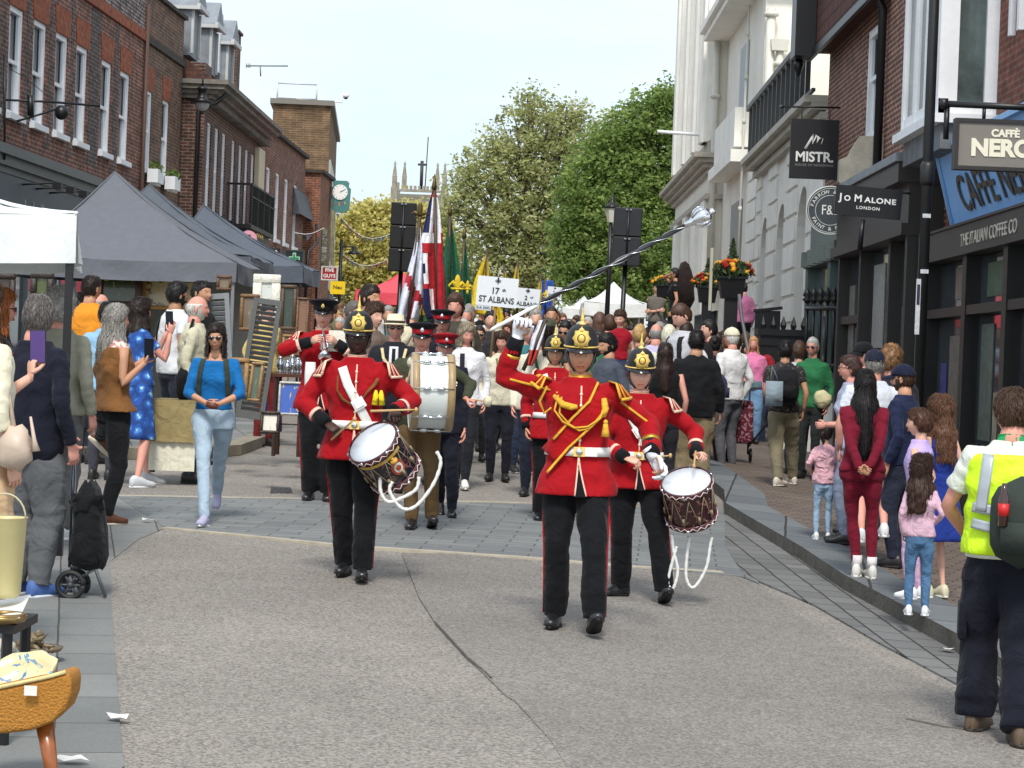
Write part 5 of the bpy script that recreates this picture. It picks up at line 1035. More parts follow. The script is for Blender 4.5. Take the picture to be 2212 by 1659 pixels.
def add_hair(name, root, hc, Rh, col, style, lod, hs=1., kid=0, L=.3, back=0, curly=0., seed=0, fem=0):
 """cap of hair following the scalp (sunk below the skin over the face), plus hanging length"""
 mb = MB(); nu, nv = ((56, 40), (36, 26), (22, 16))[lod]; rs = []; rnd = random.Random(seed)
 th = {'short': .013, 'crop': .007, 'curly': .03, 'long': .019, 'bob': .022, 'bun': .014, 'pony': .013, 'thin': .008, 'bald': .006}.get(style, .014)
 for i in range(nv + 1):
  ph = -math.pi / 2 + math.pi * i / nv; ring = []
  for k in range(nu):
   a = 2 * math.pi * k / nu; c = max(math.cos(ph), .02); d = Vector((c * math.sin(a), -c * math.cos(a), math.sin(ph))); aa = abs(a if a < math.pi else 2 * math.pi - a)
   line = .40 if aa < .6 else (.40 - (aa - .6) * .42 if aa < 1.3 else (.12 - (aa - 1.3) * 1.5 if aa < 1.8 else -.65))
   if style in ('long', 'bob') : line -= .16 * smst(.6, 1.3, aa)
   line += .07 * noise.noise(Vector((a * 2.5, seed, 0))) + .03 * noise.noise(Vector((a * 11, seed, 3)))
   m_ = smst(line - .07, line + .09, d.z)
   if style == 'bald': m_ *= 1 - smst(.35, .55, d.z)
   if style == 'thin': m_ *= 1 - .75 * smst(.75, .95, d.z)
   p = headpt(d, fem, kid) ; p.y = max(p.y, -.097)
   nn = noise.noise(d * (4 if not curly else 9) + Vector((seed, 0, 0))) * .35 + noise.noise(Vector((a * 9, d.z * 2, seed))) * .22 + (curly * noise.noise(d * 14 + Vector((0, seed, 0))) * 1.2)
   off = m_ * th * (1 + nn) + (m_ - 1) * .022; p = p * (1 + off / .1)
   if style != 'crop' and m_ > .5 and d.z > .5: p.z += .006 * m_
   ring.append(hc + Rh @ (p * hs))
  rs.append(ring)
 mb.rings(rs)
 if lod < 2:
  for _ in range((800, 320)[lod]):
   a = rnd.uniform(0, 2 * math.pi); i0 = rnd.randint(nv // 3, nv - 3); aa = abs(a if a < math.pi else 2 * math.pi - a)
   line = .5 if aa < .6 else (.45 - (aa - .6) * .5 if aa < 1.3 else (.1 - (aa - 1.3) * 1.5 if aa < 1.8 else -.55))
   if math.sin(-math.pi / 2 + math.pi * i0 / nv) < line + .08 or (style in ('bald', 'thin') and i0 > nv * .6): continue
   k0 = int(a / (2 * math.pi) * nu) % nu; wd = rnd.uniform(.001, .0024) * hs; pts = []; dk = rnd.uniform(-1.2, 1.2) * (1 + 3 * curly); st = max(1, nv // 14)
   for j in range(4):
    ii = max(0, i0 - j * st)
    if math.sin(-math.pi / 2 + math.pi * ii / nv) < line - .05: break
    q = rs[ii][int(k0 + dk * j) % nu]; pts.append(q + (q - hc).normalized() * (.002 + .006 * rnd.random() * (1 + j * .6) * (1 + 2 * curly)) * hs)
   if len(pts) > 1: mb.tube(pts, [wd] * (len(pts) - 1) + [wd * .3], 3)
 Z = Vector((0, 0, 1))
 if style in ('long', 'bob', 'pony'):
  base = hc + Rh @ (Vector((0, .05, .045)) * hs); n_ = 18 if lod < 2 else 10
  if style == 'pony':
   s0 = hc + Rh @ (Vector((0, .1, .03)) * hs); pts = [s0, s0 + Rh @ Vector((0, .05, -.02)) * hs] + [s0 + (Rh @ Vector((.01 * math.sin(j), .05, 0))) * hs - Z * (L * j / 5) for j in range(1, 6)]
   mb.tube(pts, [.022, .032, .036, .034, .03, .022, .008], 10, wob=.4 + curly, ws=30)
  else:
   rows = []; nl = 14 if lod < 2 else 8; na = 30 if lod < 2 else 16
   top = .05; amax = 2.25 if style == 'bob' else 2.15
   for j in range(nl + 1):
    f = j / nl; row_o = []; row_i = []
    for k in range(na + 1):
     b = -amax + 2 * amax * k / na; zf = top - (top + L) * f
     loc = Vector((math.sin(b) * .082, math.cos(b) * .105, 0)); sh = smst(-.10, -.17, zf)
     loc.x *= 1 + .30 * sh * (1 if style == 'long' else .1) * (1 - .5 * smst(-.25, -.6, zf)) + .12 * smst(.02, -.1, zf); loc.y = loc.y * (1 - .15 * sh) + .012
     if abs(b) > 1.6: loc.y -= .015 * sh
     loc.y = max(loc.y, 0) * (1 + .12 * sh) + min(loc.y, 0)
     if sh > 0 and L > .2: loc.y += .035 * sh * max(0, math.cos(b)); loc.x *= 1 - .25 * smst(-.25, -.6, zf)
     r_ = 1 + .05 * noise.noise(Vector((b * 7, f * 2.5, seed))) + .02 * math.sin(b * 17 + 3 * noise.noise(Vector((b, f * 2, seed)))) + curly * .25 * noise.noise(Vector((b * 4, zf * 22, seed)))
     end = L * .12 * noise.noise(Vector((b * 3, 0, seed))) * f
     q = hc + Rh @ Vector((loc.x * r_ * hs, loc.y * r_ * hs, min(zf, 0.05) * hs if zf > -.1 else -.1 * hs)) - (Z * ((-.1 - zf) * hs) if zf < -.1 else Z * 0) + Z * end
     qi = hc + Rh @ Vector((loc.x * r_ * .8 * hs, loc.y * r_ * .8 * hs, 0)) ; qi.z = q.z
     row_o.append(q); row_i.append(qi)
    rows.append(row_o + list(reversed(row_i)))
   mb.rings(rows)
   for _ in range((280, 130, 0)[lod]):
    k = rnd.randint(0, na); j = rnd.randint(0, nl - 3); o_ = rnd.uniform(.002, .012); dk = rnd.uniform(-.5, .5); pts = []
    for jj in range(j, min(nl, j + 6) + 1): q = rows[jj][max(0, min(na, int(k + dk * (jj - j))))]; c = hc.copy(); c.z = q.z; pts.append(q + (q - c).normalized() * o_ * (1 + .5 * math.sin(jj * 1.7 + k) * (1 + curly)))
    if pts and j + 6 > nl: pts.append(pts[-1] + Vector((rnd.uniform(-.01, .01), 0, -rnd.uniform(.01, .05))))
    mb.tube(pts, [.0018 * hs] * (len(pts) - 1) + [.001], 3)
 if style == 'bun': mb.ell(hc + Rh @ (Vector((0, .105, .06)) * hs), (.04 * hs, .035 * hs, .038 * hs), e=.3)
 return mb.build(name, hairmat(HC[col] if isinstance(col, str) else col), root)
def ik(a, t, l1, l2, pole):
 d = t - a; L = max(min(d.length, (l1 + l2) * .999), abs(l1 - l2) + 1e-4); u = d.normalized(); x = (l1 * l1 - l2 * l2 + L * L) / (2 * L); h = math.sqrt(max(l1 * l1 - x * x, 0)); p = (pole - u * pole.dot(u))
 if p.length < 1e-6: p = u.orthogonal()
 return a + u * x + p.normalized() * h, a + u * L
def add_hand(mb, w, d, side, curl, sc_, nrm, n=6, mi=0, spread=1.):
 """w wrist, d direction of the palm, nrm = direction the palm faces; four unequal fingers and a thumb"""
 d = d.normalized(); nrm = (nrm - d * nrm.dot(d)); nrm = nrm.normalized() if nrm.length > 1e-4 else d.orthogonal().normalized(); s_ = nrm.cross(d).normalized()     # towards one edge of the palm
 th = s_ * (side)
 k = sc_; pe = w + d * .085 * k
 mb.tube([w - d * .02 * k, w + d * .02 * k, w + d * .055 * k, pe, pe + d * .012 * k], [.024 * k, .03 * k, .038 * k, .039 * k, .03 * k], 10, mi, fl=.42, up=s_)
 for j, (o, L, r) in enumerate(((.030, .070, .0092), (.0105, .079, .0096), (-.0095, .074, .0092), (-.028, .058, .0082))):
  b = pe + th * o * k * spread - d * .008 * k; pts = [b]; a = 0; p = b
  for seg, fr in enumerate((.46, .30, .24)):
   a += curl * (.75 if seg == 0 else .9) * (1 + .08 * (j - 1)); dd = d * math.cos(a) + nrm * math.sin(a); p = p + dd * L * fr * k; pts.append(p)
  mb.tube(pts, [r * k, r * k, r * .92 * k, r * .75 * k], n, mi, rnd=True)
 b = w + d * .025 * k + th * .026 * k; dd = (d * .62 + th * .6 + nrm * (.25 + .5 * min(curl, 1))).normalized(); p1 = b + dd * .038 * k; d2 = (d * .9 + th * (.25 - .35 * min(curl, 1.)) + nrm * (.2 + .6 * min(curl, 1))).normalized(); mb.tube([b, p1, p1 + d2 * .03 * k, p1 + d2 * .045 * k], [.0135 * k, .0115 * k, .0098 * k, .007 * k], n, mi, rnd=True)
def shoe_(mb, ank, yaw, pitch, L=.28, hgt=.1, mu=0, ms=1, boot=0, sole=.018):
 """upper + sole; toe towards -y before yaw"""
 M = Matrix.Translation(ank) @ (Matrix.Rotation(yaw, 4, 'Z') @ Matrix.Rotation(pitch, 4, 'X')); n = 12; z0 = -.085
 prof = [(.075, .012, .045), (.07, .03, .075), (.045, .038, .1), (.0, .039, .1), (-.045, .039, .085), (-.09, .043, .06), (-.13, .045, .048), (-.165, .038, .04), (-.188, .018, .03)]
 rs = []
 for y, hw, h in prof:
  y = y * L / .28; ring = []
  for k in range(n):
   a = 2 * math.pi * k / n; x = hw * (abs(math.cos(a)) ** .8) * (1 if math.cos(a) > 0 else -1); z = z0 + sole + (h if math.sin(a) > 0 else .004) * (abs(math.sin(a)) ** .7) * (1 if math.sin(a) > 0 else -1)
   ring.append(M @ Vector((x, y, z)))
  rs.append(ring)
 mb.rings(rs, mu)
 if boot: mb.tube([M @ Vector((0, .01, z0 + .05)), M @ Vector((0, .012, .06))], [.04, .043], 10, mu)
 rs = []
 for zz in (z0 - .0, z0 + sole):
  ring = []
  for k in range(22):
   a = 2 * math.pi * k / 22; y = math.cos(a); x = math.sin(a); w = .041 if y > 0 else .046 + .004 * math.sin(-y * 3); yy = (-.192 if y > 0 else .08) * abs(y) ** .85; ring.append(M @ Vector((x * w * (1 - .2 * max(0, -y)), yy * L / .28, zz)))
  rs.append(ring)
 mb.rings(rs, ms)
def wout(v, *k): return v
class Person:
 """builds one person standing at px,py (feet, photo F px) or px + depth; facing: 0 = towards the camera, 180 = away, + = turned to the viewer's right"""
 def __init__(s, label, px, top, foot=None, d=None, face=0., skin='pale', fem=0, kid=0, lod=None, group=None, fat=0., lean=0., shoe=((40, 38, 38), (30, 30, 30)), hair=('short', 'dark'), look=0., nod=0., feet=None, hands=None, poles=None, curl=(.45, .45), lift=None, hk=None, shoulder=1., hipw=1., stance=.09, curly=0., hairL=.3, beard=0, headroll=0., gaze=None, body=1, palm=None, z0=None, legs=1, scale=None, tiph=None):
  if foot is not None:
   l0 = 0.
   if lift: l0 = lift
   p = G(px - (foot - top) * .0384, foot, l0); d = p.y
  else:
   p = P(px, 800, d); p = Vector((p.x, d, gz(p.x, d) + (lift or 0)))
  tz = P(px, top, d).z
  p.x = P(px, top + 1, d).x if foot is None else p.x
  if z0 is not None: p.z = z0
  if scale: tz = p.z + scale * 1.75
  s.h = tz - p.z; s.s = s.h / 1.75; s.kid = kid; s.fem = fem; s.fat = fat
  s.lod = lod if lod is not None else (0 if d < 16.5 else (1 if d < 26 else 2)); s.vox = max(.0075, .00062 * d) / s.s; s.d = d
  s.t = thing('person', label, 'person', p, R(face), group, s.s); s.skin = SK[skin]; s.lean = lean; s.sh = shoulder * (.9 if fem else 1.) * (.82 if kid else 1); s.hipw = hipw * (1.02 if fem else .97) * (.85 if kid else 1)
  s.hs = (hk or (1.24 if kid else 1.)) * (.97 if fem else 1)
  s.M = Matrix.Translation(p) @ Matrix.Rotation(R(face), 4, 'Z') @ Matrix.Scale(s.s, 4); s.Mi = s.M.inverted()
  hands = [s.Mi @ P(h[1], h[2], p.y + h[3]) if h is not None and h[0] == 'px' else h for h in (hands or (None, None))]
  if feet: feet = [((lambda g: (g.x, g.y, g.z + f[3], f[4], f[5]))(s.Mi @ G(f[1], f[2], lift or 0.)) if f[0] == 'px' else f) for f in feet]
  top_z = 1.75; s.hcz = top_z - .118 * s.hs; s.nb = s.hcz - .118 * s.hs - .015
  dn = s.nb - 1.50
  s.zs = 1.43 + dn * .95; s.zh = .93 + (-.07 if kid else 0)
  s.wst = 1.08 + dn * .4
  H = Vector((0, s.lean_y(s.hcz), s.hcz)); s.hc = H + Vector((0, -.015, 0)); s.Rh = rot_head(R(look), R(nod), R(headroll))
  feet = feet or ((-stance, 0, 0, -8, 0), (stance, .0, 0, 8, 0)); s.feet = []
  s.legp = []
  for i, f in enumerate(feet):
   sd = -1 if i == 0 else 1; an = Vector((f[0], f[1], f[2] + .085)); hip = Vector((sd * .088 * s.hipw, 0, s.zh - .03)); l1 = (s.zh - .03 - .085) * .52; l2 = (s.zh - .03 - .085) * .49
   st_ = min(1.14, max(1., (an - hip).length / (l1 + l2) * 1.012)); kn, an = ik(hip, an, l1 * st_, l2 * st_, Vector((sd * .12, -1, 0))); s.legp.append((hip, kn, an)); s.feet.append((an, R(f[3]), R(f[4])))
  s.armp = []; poles = poles or (None, None); ar = .95 if kid else 1.
  for i in (0, 1):
   sd = -1 if i == 0 else 1; a = Vector((sd * .183 * s.sh, s.lean_y(s.zs), s.zs - .022)); L1, L2 = .295 * ar, .255 * ar
   tg = Vector(hands[i]) if hands[i] is not None else Vector((sd * (.25 + .05 * fat) * s.sh, s.lean_y(s.zs) - .03, s.zs - .53 * ar)); e, w_ = ik(a, tg, L1, L2, Vector(poles[i]) if poles[i] else Vector((sd * .5, .8, -.4))); s.armp.append((a, e, w_))
  mb = MB(); lod_n = (10, 8, 6)[s.lod]
  s.torso(mb, 0., s.zh - .1, s.nb, 12, -.012)
  mb.tube([Vector((0, s.lean_y(s.nb - .04) + .012, s.nb - .06)), Vector((0, s.lean_y(s.nb) + .008, s.nb + .02)), s.hc + s.Rh @ Vector((0, .018, -.06 * s.hs))], [.068 + .01 * fat, (.051 if fem or kid else .057) + .012 * fat, .052 * s.hs + .008 * fat], 12)
  add_head(mb, s.hc, s.Rh, s.lod, fem, kid, s.hs, fat, beard)
  palm = palm or (None, None)
  for i in (0, 1):
   a, e, w_ = s.armp[i]; sd = -1 if i == 0 else 1; k = (.88 if fem else 1.) * (.82 if kid else 1)
   mb.tube([a, a.lerp(e, .35), a.lerp(e, .8), e, e.lerp(w_, .25), e.lerp(w_, .7), w_], [.05 * k, .047 * k, .038 * k, .036 * k, .038 * k, .029 * k, .024 * k], lod_n)
   dirh = (w_ - e).normalized()
   pn = Vector(palm[i][:3]) if palm[i] else Vector((-sd, -.2, 0))
   if palm[i] and len(palm[i]) > 3: dirh = Vector(palm[i][3:]).normalized()
   s.__dict__.setdefault('hd', []).append((w_, dirh, pn)); add_hand(mb, w_, dirh, sd, curl[i], k * .98, pn, 6 if s.lod < 2 else 4)
  if legs:
   for hip, kn, an in s.legp:
    k = .84 * (.95 if fem else 1.) * (.8 if kid else 1) * (1 + .2 * fat); mb.tube([hip, hip.lerp(kn, .4), hip.lerp(kn, .85), kn, kn.lerp(an, .3), kn.lerp(an, .75), an, an + Vector((0, 0, -.03))], [.082 * k, .075 * k, .055 * k, .052 * k, .054 * k, .037 * k, .031 * k, .03 * k], lod_n + 2)
  lip = tuple(int(a * b) for a, b in zip(s.skin, (.9, .74, .72))); bc = HC[hair[1]] if isinstance(hair[1], str) else hair[1]
  s.body = mb.build('body', [mat(s.skin, .55, .07, 14, sss=.0, spec=.4, kind='skin'), M_eyew, M_iris_socket, mat(lip, .5, kind='lips'), mat(tuple(int(v * .9) for v in bc), .8, kind='brows')], s.t)
  if hair[0] != 'none': s.hair = add_hair('hair', s.t, s.hc, s.Rh, hair[1], hair[0], s.lod, s.hs, kid, hairL, abs(face) > 100, curly, seed=len(label) * .37 + px * .01, fem=fem)
  if shoe and legs:
   for (an, y, p_) in s.feet:
    m = MB(); shoe_(m, an, y, p_, .28 * (.8 if kid else 1), mu=0, ms=1); m.build('shoe', [mat(shoe[0], .45 if sum(shoe[0]) < 200 else .7, .08, 30, coat=.5 if sum(shoe[0]) < 110 else 0), mat(shoe[1], .7)], s.t)
 def lean_y(s, z): return -max(0, z - .95) * math.tan(R(s.lean))
 def dims(s, z):
  """trunk half-widths at height z"""
  f = s.fat; dn = s.zs - 1.43
  T = ((.78, .158, .10), (.86, .176, .112), (.93, .177 , .116), (1.0, .168, .11), (1.08 + dn * .4, .155, .103), (1.17 + dn * .6, .163, .11), (1.27 + dn * .8, .178, .118), (1.35 + dn, .183, .112), (1.40 + dn, .177, .096), (1.44 + dn, .128, .076), (1.475 + dn, .085, .062), (1.52 + dn, .058, .055), (1.7, .056, .054))
  if z <= T[0][0]: r = T[0][1:]
  else:
   for a, b in zip(T, T[1:]):
    if a[0] <= z <= b[0]: k = smst(0, 1, (z - a[0]) / (b[0] - a[0])) * .5 + .5 * (z - a[0]) / (b[0] - a[0]); r = (a[1] + (b[1] - a[1]) * k, a[2] + (b[2] - a[2]) * k); break
   else: r = T[-1][1:]
  w = smst(1.15, 1.3, z); kx = s.hipw * (1 - w) + s.sh * w; x = r[0] * kx; y = r[1] * (.88 if s.kid or s.fem else 1)
  wa = math.exp(-((z - s.wst) / .09) ** 2)
  if s.fem: x *= 1 - .12 * wa; y *= 1 - .06 * wa; x *= 1 + .05 * math.exp(-((z - .9) / .08) ** 2)
  b = math.exp(-((z - 1.07) / .16) ** 2) * f; x *= 1 + .32 * b + .1 * f; y *= 1 + .55 * b + .1 * f
  return x, y
 def surf(s, z, x, off=.0, back=0):
  """point on the trunk surface at height z, sideways x (front side unless back)"""
  rx, ry = s.dims(z); off += getattr(s, 'flare', 0) * max(0, .98 - z); rx += off; ry += off; f = max(-.995, min(.995, x / rx)); y = ry * (1 - abs(f) ** 2.3) ** (1 / 2.3)
  fem = .0
  if s.fem and not back and not s.kid: fem = .035 * math.exp(-((z - (s.zs - .165)) / .055) ** 2) * math.exp(-((abs(x) - .065) / .05) ** 2)
  return Vector((x, (y if back else -y - fem) + s.lean_y(z), z))
 def torso(s, mb, off, z0, z1, n=16, extra=0., mi=0, flare=0., wob=0., steps=18, open_=0.):
  rs = []
  for i in range(steps + 1):
   z = z0 + (z1 - z0) * i / steps; rx, ry = s.dims(z); o = off + extra + flare * max(0, (.98 - z)); ring = []
   for k in range(n):
    a = 2 * math.pi * k / n; c, sn = math.cos(a), math.sin(a); x = (rx + o) * math.copysign(abs(c) ** .87, c); y = (ry + o) * math.copysign(abs(sn) ** .87, sn)
    if s.fem and not s.kid and y < 0: y -= .035 * math.exp(-((z - (s.zs - .165)) / .055) ** 2) * math.exp(-((abs(x) - .065) / .05) ** 2)
    p = Vector((x, y + s.lean_y(z), z))
    if wob: p += Vector((x, y, 0)).normalized() * wob * noise.noise(Vector((x * 9, y * 9 + s.d, z * 11)))
    ring.append(p)
   rs.append(ring)
  mb.rings(rs, mi)
 def top(s, m, name='top', sleeve=1., off=.020, hem=.86, flare=.0, neck=None, loose=1., wob=.022, cuff=None, vox=None, hemr=None, shoulder_w=1.):
  """upper garment; sleeve 0 none, .5 short, 1 long"""
  s.flare = flare; mb = MB(); nk = neck if neck is not None else s.nb - .0
  s.torso(mb, off, hem, nk, 24, 0, flare=flare, wob=wob, steps=26)
  k = (.88 if s.fem else 1.) * (.82 if s.kid else 1) * loose
  if sleeve:
   for a, e, w_ in s.armp:
    r = [.056 * k, .058 * k, .058 * k, .052 * k, .05 * k, .05 * k, .044 * k, .037 * k]
    inn = Vector((a.x * .62, a.y, a.z - .012)); fol = 8 if s.lod < 2 else 6; pts = [inn, a, a.lerp(e, .3), a.lerp(e, .75), e, e.lerp(w_, .3), e.lerp(w_, .7), w_.lerp(e, .03)]
    if sleeve < 1:
     q = a.lerp(e, min(sleeve * 1.3, .98)) if sleeve < .75 else e.lerp(w_, (sleeve - .75) * 2.4); nn = 3 if sleeve <= .6 else (5 if sleeve < .8 else 6); pts = pts[:nn] + [q]; r = r[:nn] + [r[nn - 1] * .98]
    P2, R2 = [], []
    for j in range(len(pts) - 1):
     for t_ in range(4): P2.append(pts[j].lerp(pts[j + 1], t_ / 4)); R2.append((r[j] + (r[j + 1] - r[j]) * t_ / 4) * (1 + .05 * math.sin((j * 4 + t_) * 2.1 + s.d)))
    P2.append(pts[-1]); R2.append(r[-1]); mb.tube(P2, R2, 14, wob=.26, ws=13)
  o = mb.build(name, m, s.t); remesh(o, vox or s.vox * 1.25, 2); return o
 def legs(s, m, name='trousers', w=1., L=1., rise=None, off=.0, wob=.24, taper=.75):
  """L 1 = to the ankle, .45 shorts"""
  mb = MB(); rise = rise or s.zh + .09; s.torso(mb, .008 + off, s.zh - .10, rise, 20, 0, steps=8)
  k = (.96 if s.fem else 1.) * (.82 if s.kid else 1) * (1 + .2 * s.fat)
  for hip, kn, an in s.legp:
   h0 = hip + Vector((0, 0, .02)); pts = [h0, hip.lerp(kn, .25), hip.lerp(kn, .6), kn, kn.lerp(an, .35), kn.lerp(an, .7), an + Vector((0, 0, -.012))]; r = [.1 * k, .098 * k * (.5 + .5 * w), .082 * k * w, .067 * k * w, .064 * k * w, (.058 * taper + .012) * k * w, .062 * taper * k * w]
   P2, R2 = [], []
   for j in range(len(pts) - 1):
    for t_ in range(5): P2.append(pts[j].lerp(pts[j + 1], t_ / 5)); R2.append(r[j] + (r[j + 1] - r[j]) * t_ / 5)
   P2.append(pts[-1]); R2.append(r[-1])
   if L < 1: n_ = max(4, int(len(P2) * L)); P2, R2 = P2[:n_], [v * (1.06 if i > n_ - 4 else 1) for i, v in enumerate(R2[:n_])]
   R2 = [v * (1 + (.035 * math.sin(i * 2.3 + s.d) if (i > len(R2) - 8 or 12 < i < 19) else 0)) for i, v in enumerate(R2)]
   mb.tube(P2, R2, 16, wob=wob, ws=10)
  o = mb.build(name, m, s.t); remesh(o, s.vox * 1.25, 2); return o
 def skirt(s, m, z1, flare=.12, name='skirt', rise=None):
  mb = MB(); rs = []; top = rise or 1.02
  for i in range(14):
   f = i / 13; z = top + (z1 - top) * f; rx, ry = s.dims(max(z, .86)); o = .012 + flare * f; ring = []
   for k in range(36): a = 2 * math.pi * k / 36; fo = 1 + (.07 * f) * math.sin(a * 7 + 1); ring.append(Vector(((rx + o) * math.cos(a) * fo, (ry + o * .9) * math.sin(a) * fo + s.lean_y(z), z)))
   rs.append(ring)
  mb.rings(rs); return mb.build(name, m, s.t)
 def strip(s, pts, wd, m, name, off=.02, back=0, th=.006, mi=0, seg=5, mb=None):
  """band lying on the trunk through (x,z) points"""
  own = mb is None; mb = mb or MB(); Q = []
  for i in range(len(pts) - 1):
   a, b = Vector(pts[i]), Vector(pts[i + 1]); n = max(2, int((b - a).length / .025))
   Q += [a.lerp(b, j / n) for j in range(n)]
  Q.append(Vector(pts[-1])); rs = []
  for i, q in enumerate(Q):
   t = (Q[min(i + 1, len(Q) - 1)] - Q[max(i - 1, 0)]).normalized(); nrm = Vector((-t.y, t.x)); ro = []; ri = []
   for k in range(seg): f = (k / (seg - 1) - .5) * wd; c = q + nrm * f; ro.append(s.surf(c.y, c.x, off + th, back)); ri.append(s.surf(c.y, c.x, off - th * 1.5, back))
   rs.append(ro + list(reversed(ri)))
  mb.rings(rs, mi)
  return mb.build(name, m, s.t) if own else None
 def glasses(s, dark=1):
  mb = MB(); Rh, hc, h = s.Rh, s.hc, s.hs
  for k in (-1, 1):
   mb.ell(hc + Rh @ (Vector((k * .033, -.101, .004)) * h), (.027 * h, .005, .019 * h), Rh, 0, 12, 6); mb.tube([hc + Rh @ (Vector(v) * h) for v in ((k * .056, -.09, .01), (k * .078, -.03, .008), (k * .08, .01, .0))], .003, 5)
  mb.tube([hc + Rh @ (Vector((k * .012, -.105, .008)) * h) for k in (-1, 1)], .003, 5)
  return mb.build('glasses', mat((18, 18, 20), .12, spec=1.) if dark else mat((120, 124, 130), .1), s.t)
 def phone(s, i=1, up=1):
  w_, d_, pn = s.hd[i]; mb = MB(); c = w_ + d_ * .1 + Vector((0, 0, .05)); mb.box(c, (.075, .012, .155), rot=(R(-8), 0, R(10))); o = mb.build('phone', M_blk, None, False); tag(o, None)
  return o
 def bag(s, m, c, sz, name='bag', strap=None, sm=None, lump=.1):
  mb = MB(); mb.ell(c, [v * .56 for v in sz], e=lump, nu=16, nv=10); o = mb.build(name, m, s.t)
  if strap: mb = MB(); mb.tube([Vector(p) for p in strap], .013, 6, fl=.5); mb.build('strap', sm or m, o)
  return o
 def backpack(s, m, w_=.3, h=.42, dp=.15, z=None, name='backpack'):
  z = z or s.zs - .22; mb = MB(); rs = []
  for i in range(9):
   f = i / 8; zz = z - h / 2 + h * f; k = (1 - abs(2 * f - 1) ** 5) * .95 + .05; yy = s.dims(min(max(zz, .9), s.zs - .05))[1] + s.lean_y(zz); ring = []
   for j in range(16): a = 2 * math.pi * j / 16; c, sn = math.cos(a), math.sin(a); ring.append(Vector((w_ / 2 * k * math.copysign(abs(c) ** .6, c), yy + .03 + dp / 2 * (1 + k * (sn if sn > 0 else sn)) * (.9 + .25 * math.sin(f * 3.1)), zz)))
   rs.append(ring)
  mb.rings(rs); o = mb.build(name, m, s.t); k = MB(); k.box(rs[4][4] + Vector((0, .004, -.07)), (w_ * .7, .03, h * .33)); k.build('pocket', m, o)
  for sd in (-1, 1): s.strip([(sd * .105 * s.sh, s.zs + .005), (sd * .125 * s.sh, s.zs - .12), (sd * .135 * s.sh, s.zs - .3)], .04, m, 'strap', off=.026)
  return o
 def cap(s, m, brim=1, name='cap', peak=1):
  mb = MB(); rs = []; h = s.hs
  for i in range(9):
   ph = -.05 + (math.pi / 2 + .05) * i / 8; ring = []
   for k in range(28): a = 2 * math.pi * k / 28; ring.append(s.hc + s.Rh @ (Vector((.089 * math.cos(a) * math.cos(ph), .111 * math.sin(a) * math.cos(ph) + .002, .034 + .102 * math.sin(ph))) * h))
   rs.append(ring)
  mb.rings(rs)
  if peak:
   for zz in (0, -.006): pass
   V = []; n = 12
   for lay in (0, -.006):
    for r_ in (0, 1):
     for k in range(n + 1): a = math.pi * (1.17 + .66 * k / n); y = .108 * math.sin(a) + (-.078 * math.sin(math.pi * k / n) ** .6 if r_ else .01); V.append(s.hc + s.Rh @ (Vector((.086 * math.cos(a), y, .038 + lay - (.018 * r_) - .02 * abs(math.cos(a)) * r_)) * h))
   q = n + 1; mb.add(V, [(k, k + 1, q + k + 1, q + k) for k in range(n)] + [(2 * q + k, 3 * q + k, 3 * q + k + 1, 2 * q + k + 1) for k in range(n)] + [(q + k, q + k + 1, 3 * q + k + 1, 3 * q + k) for k in range(n)])
  return mb.build(name, m, s.t)
 def local(s, p):
  """world point -> this person's coordinates"""
  return s.Mi @ Vector(p)
 def px(s, x, y, dy=0.): return s.Mi @ P(x, y, s.t.location.y + dy)
 def free(s, o, name, label, cat, group=None):
  o.parent = None; o.matrix_world = s.M @ o.matrix_basis; o.name = name; return tag(o, label, cat, group)
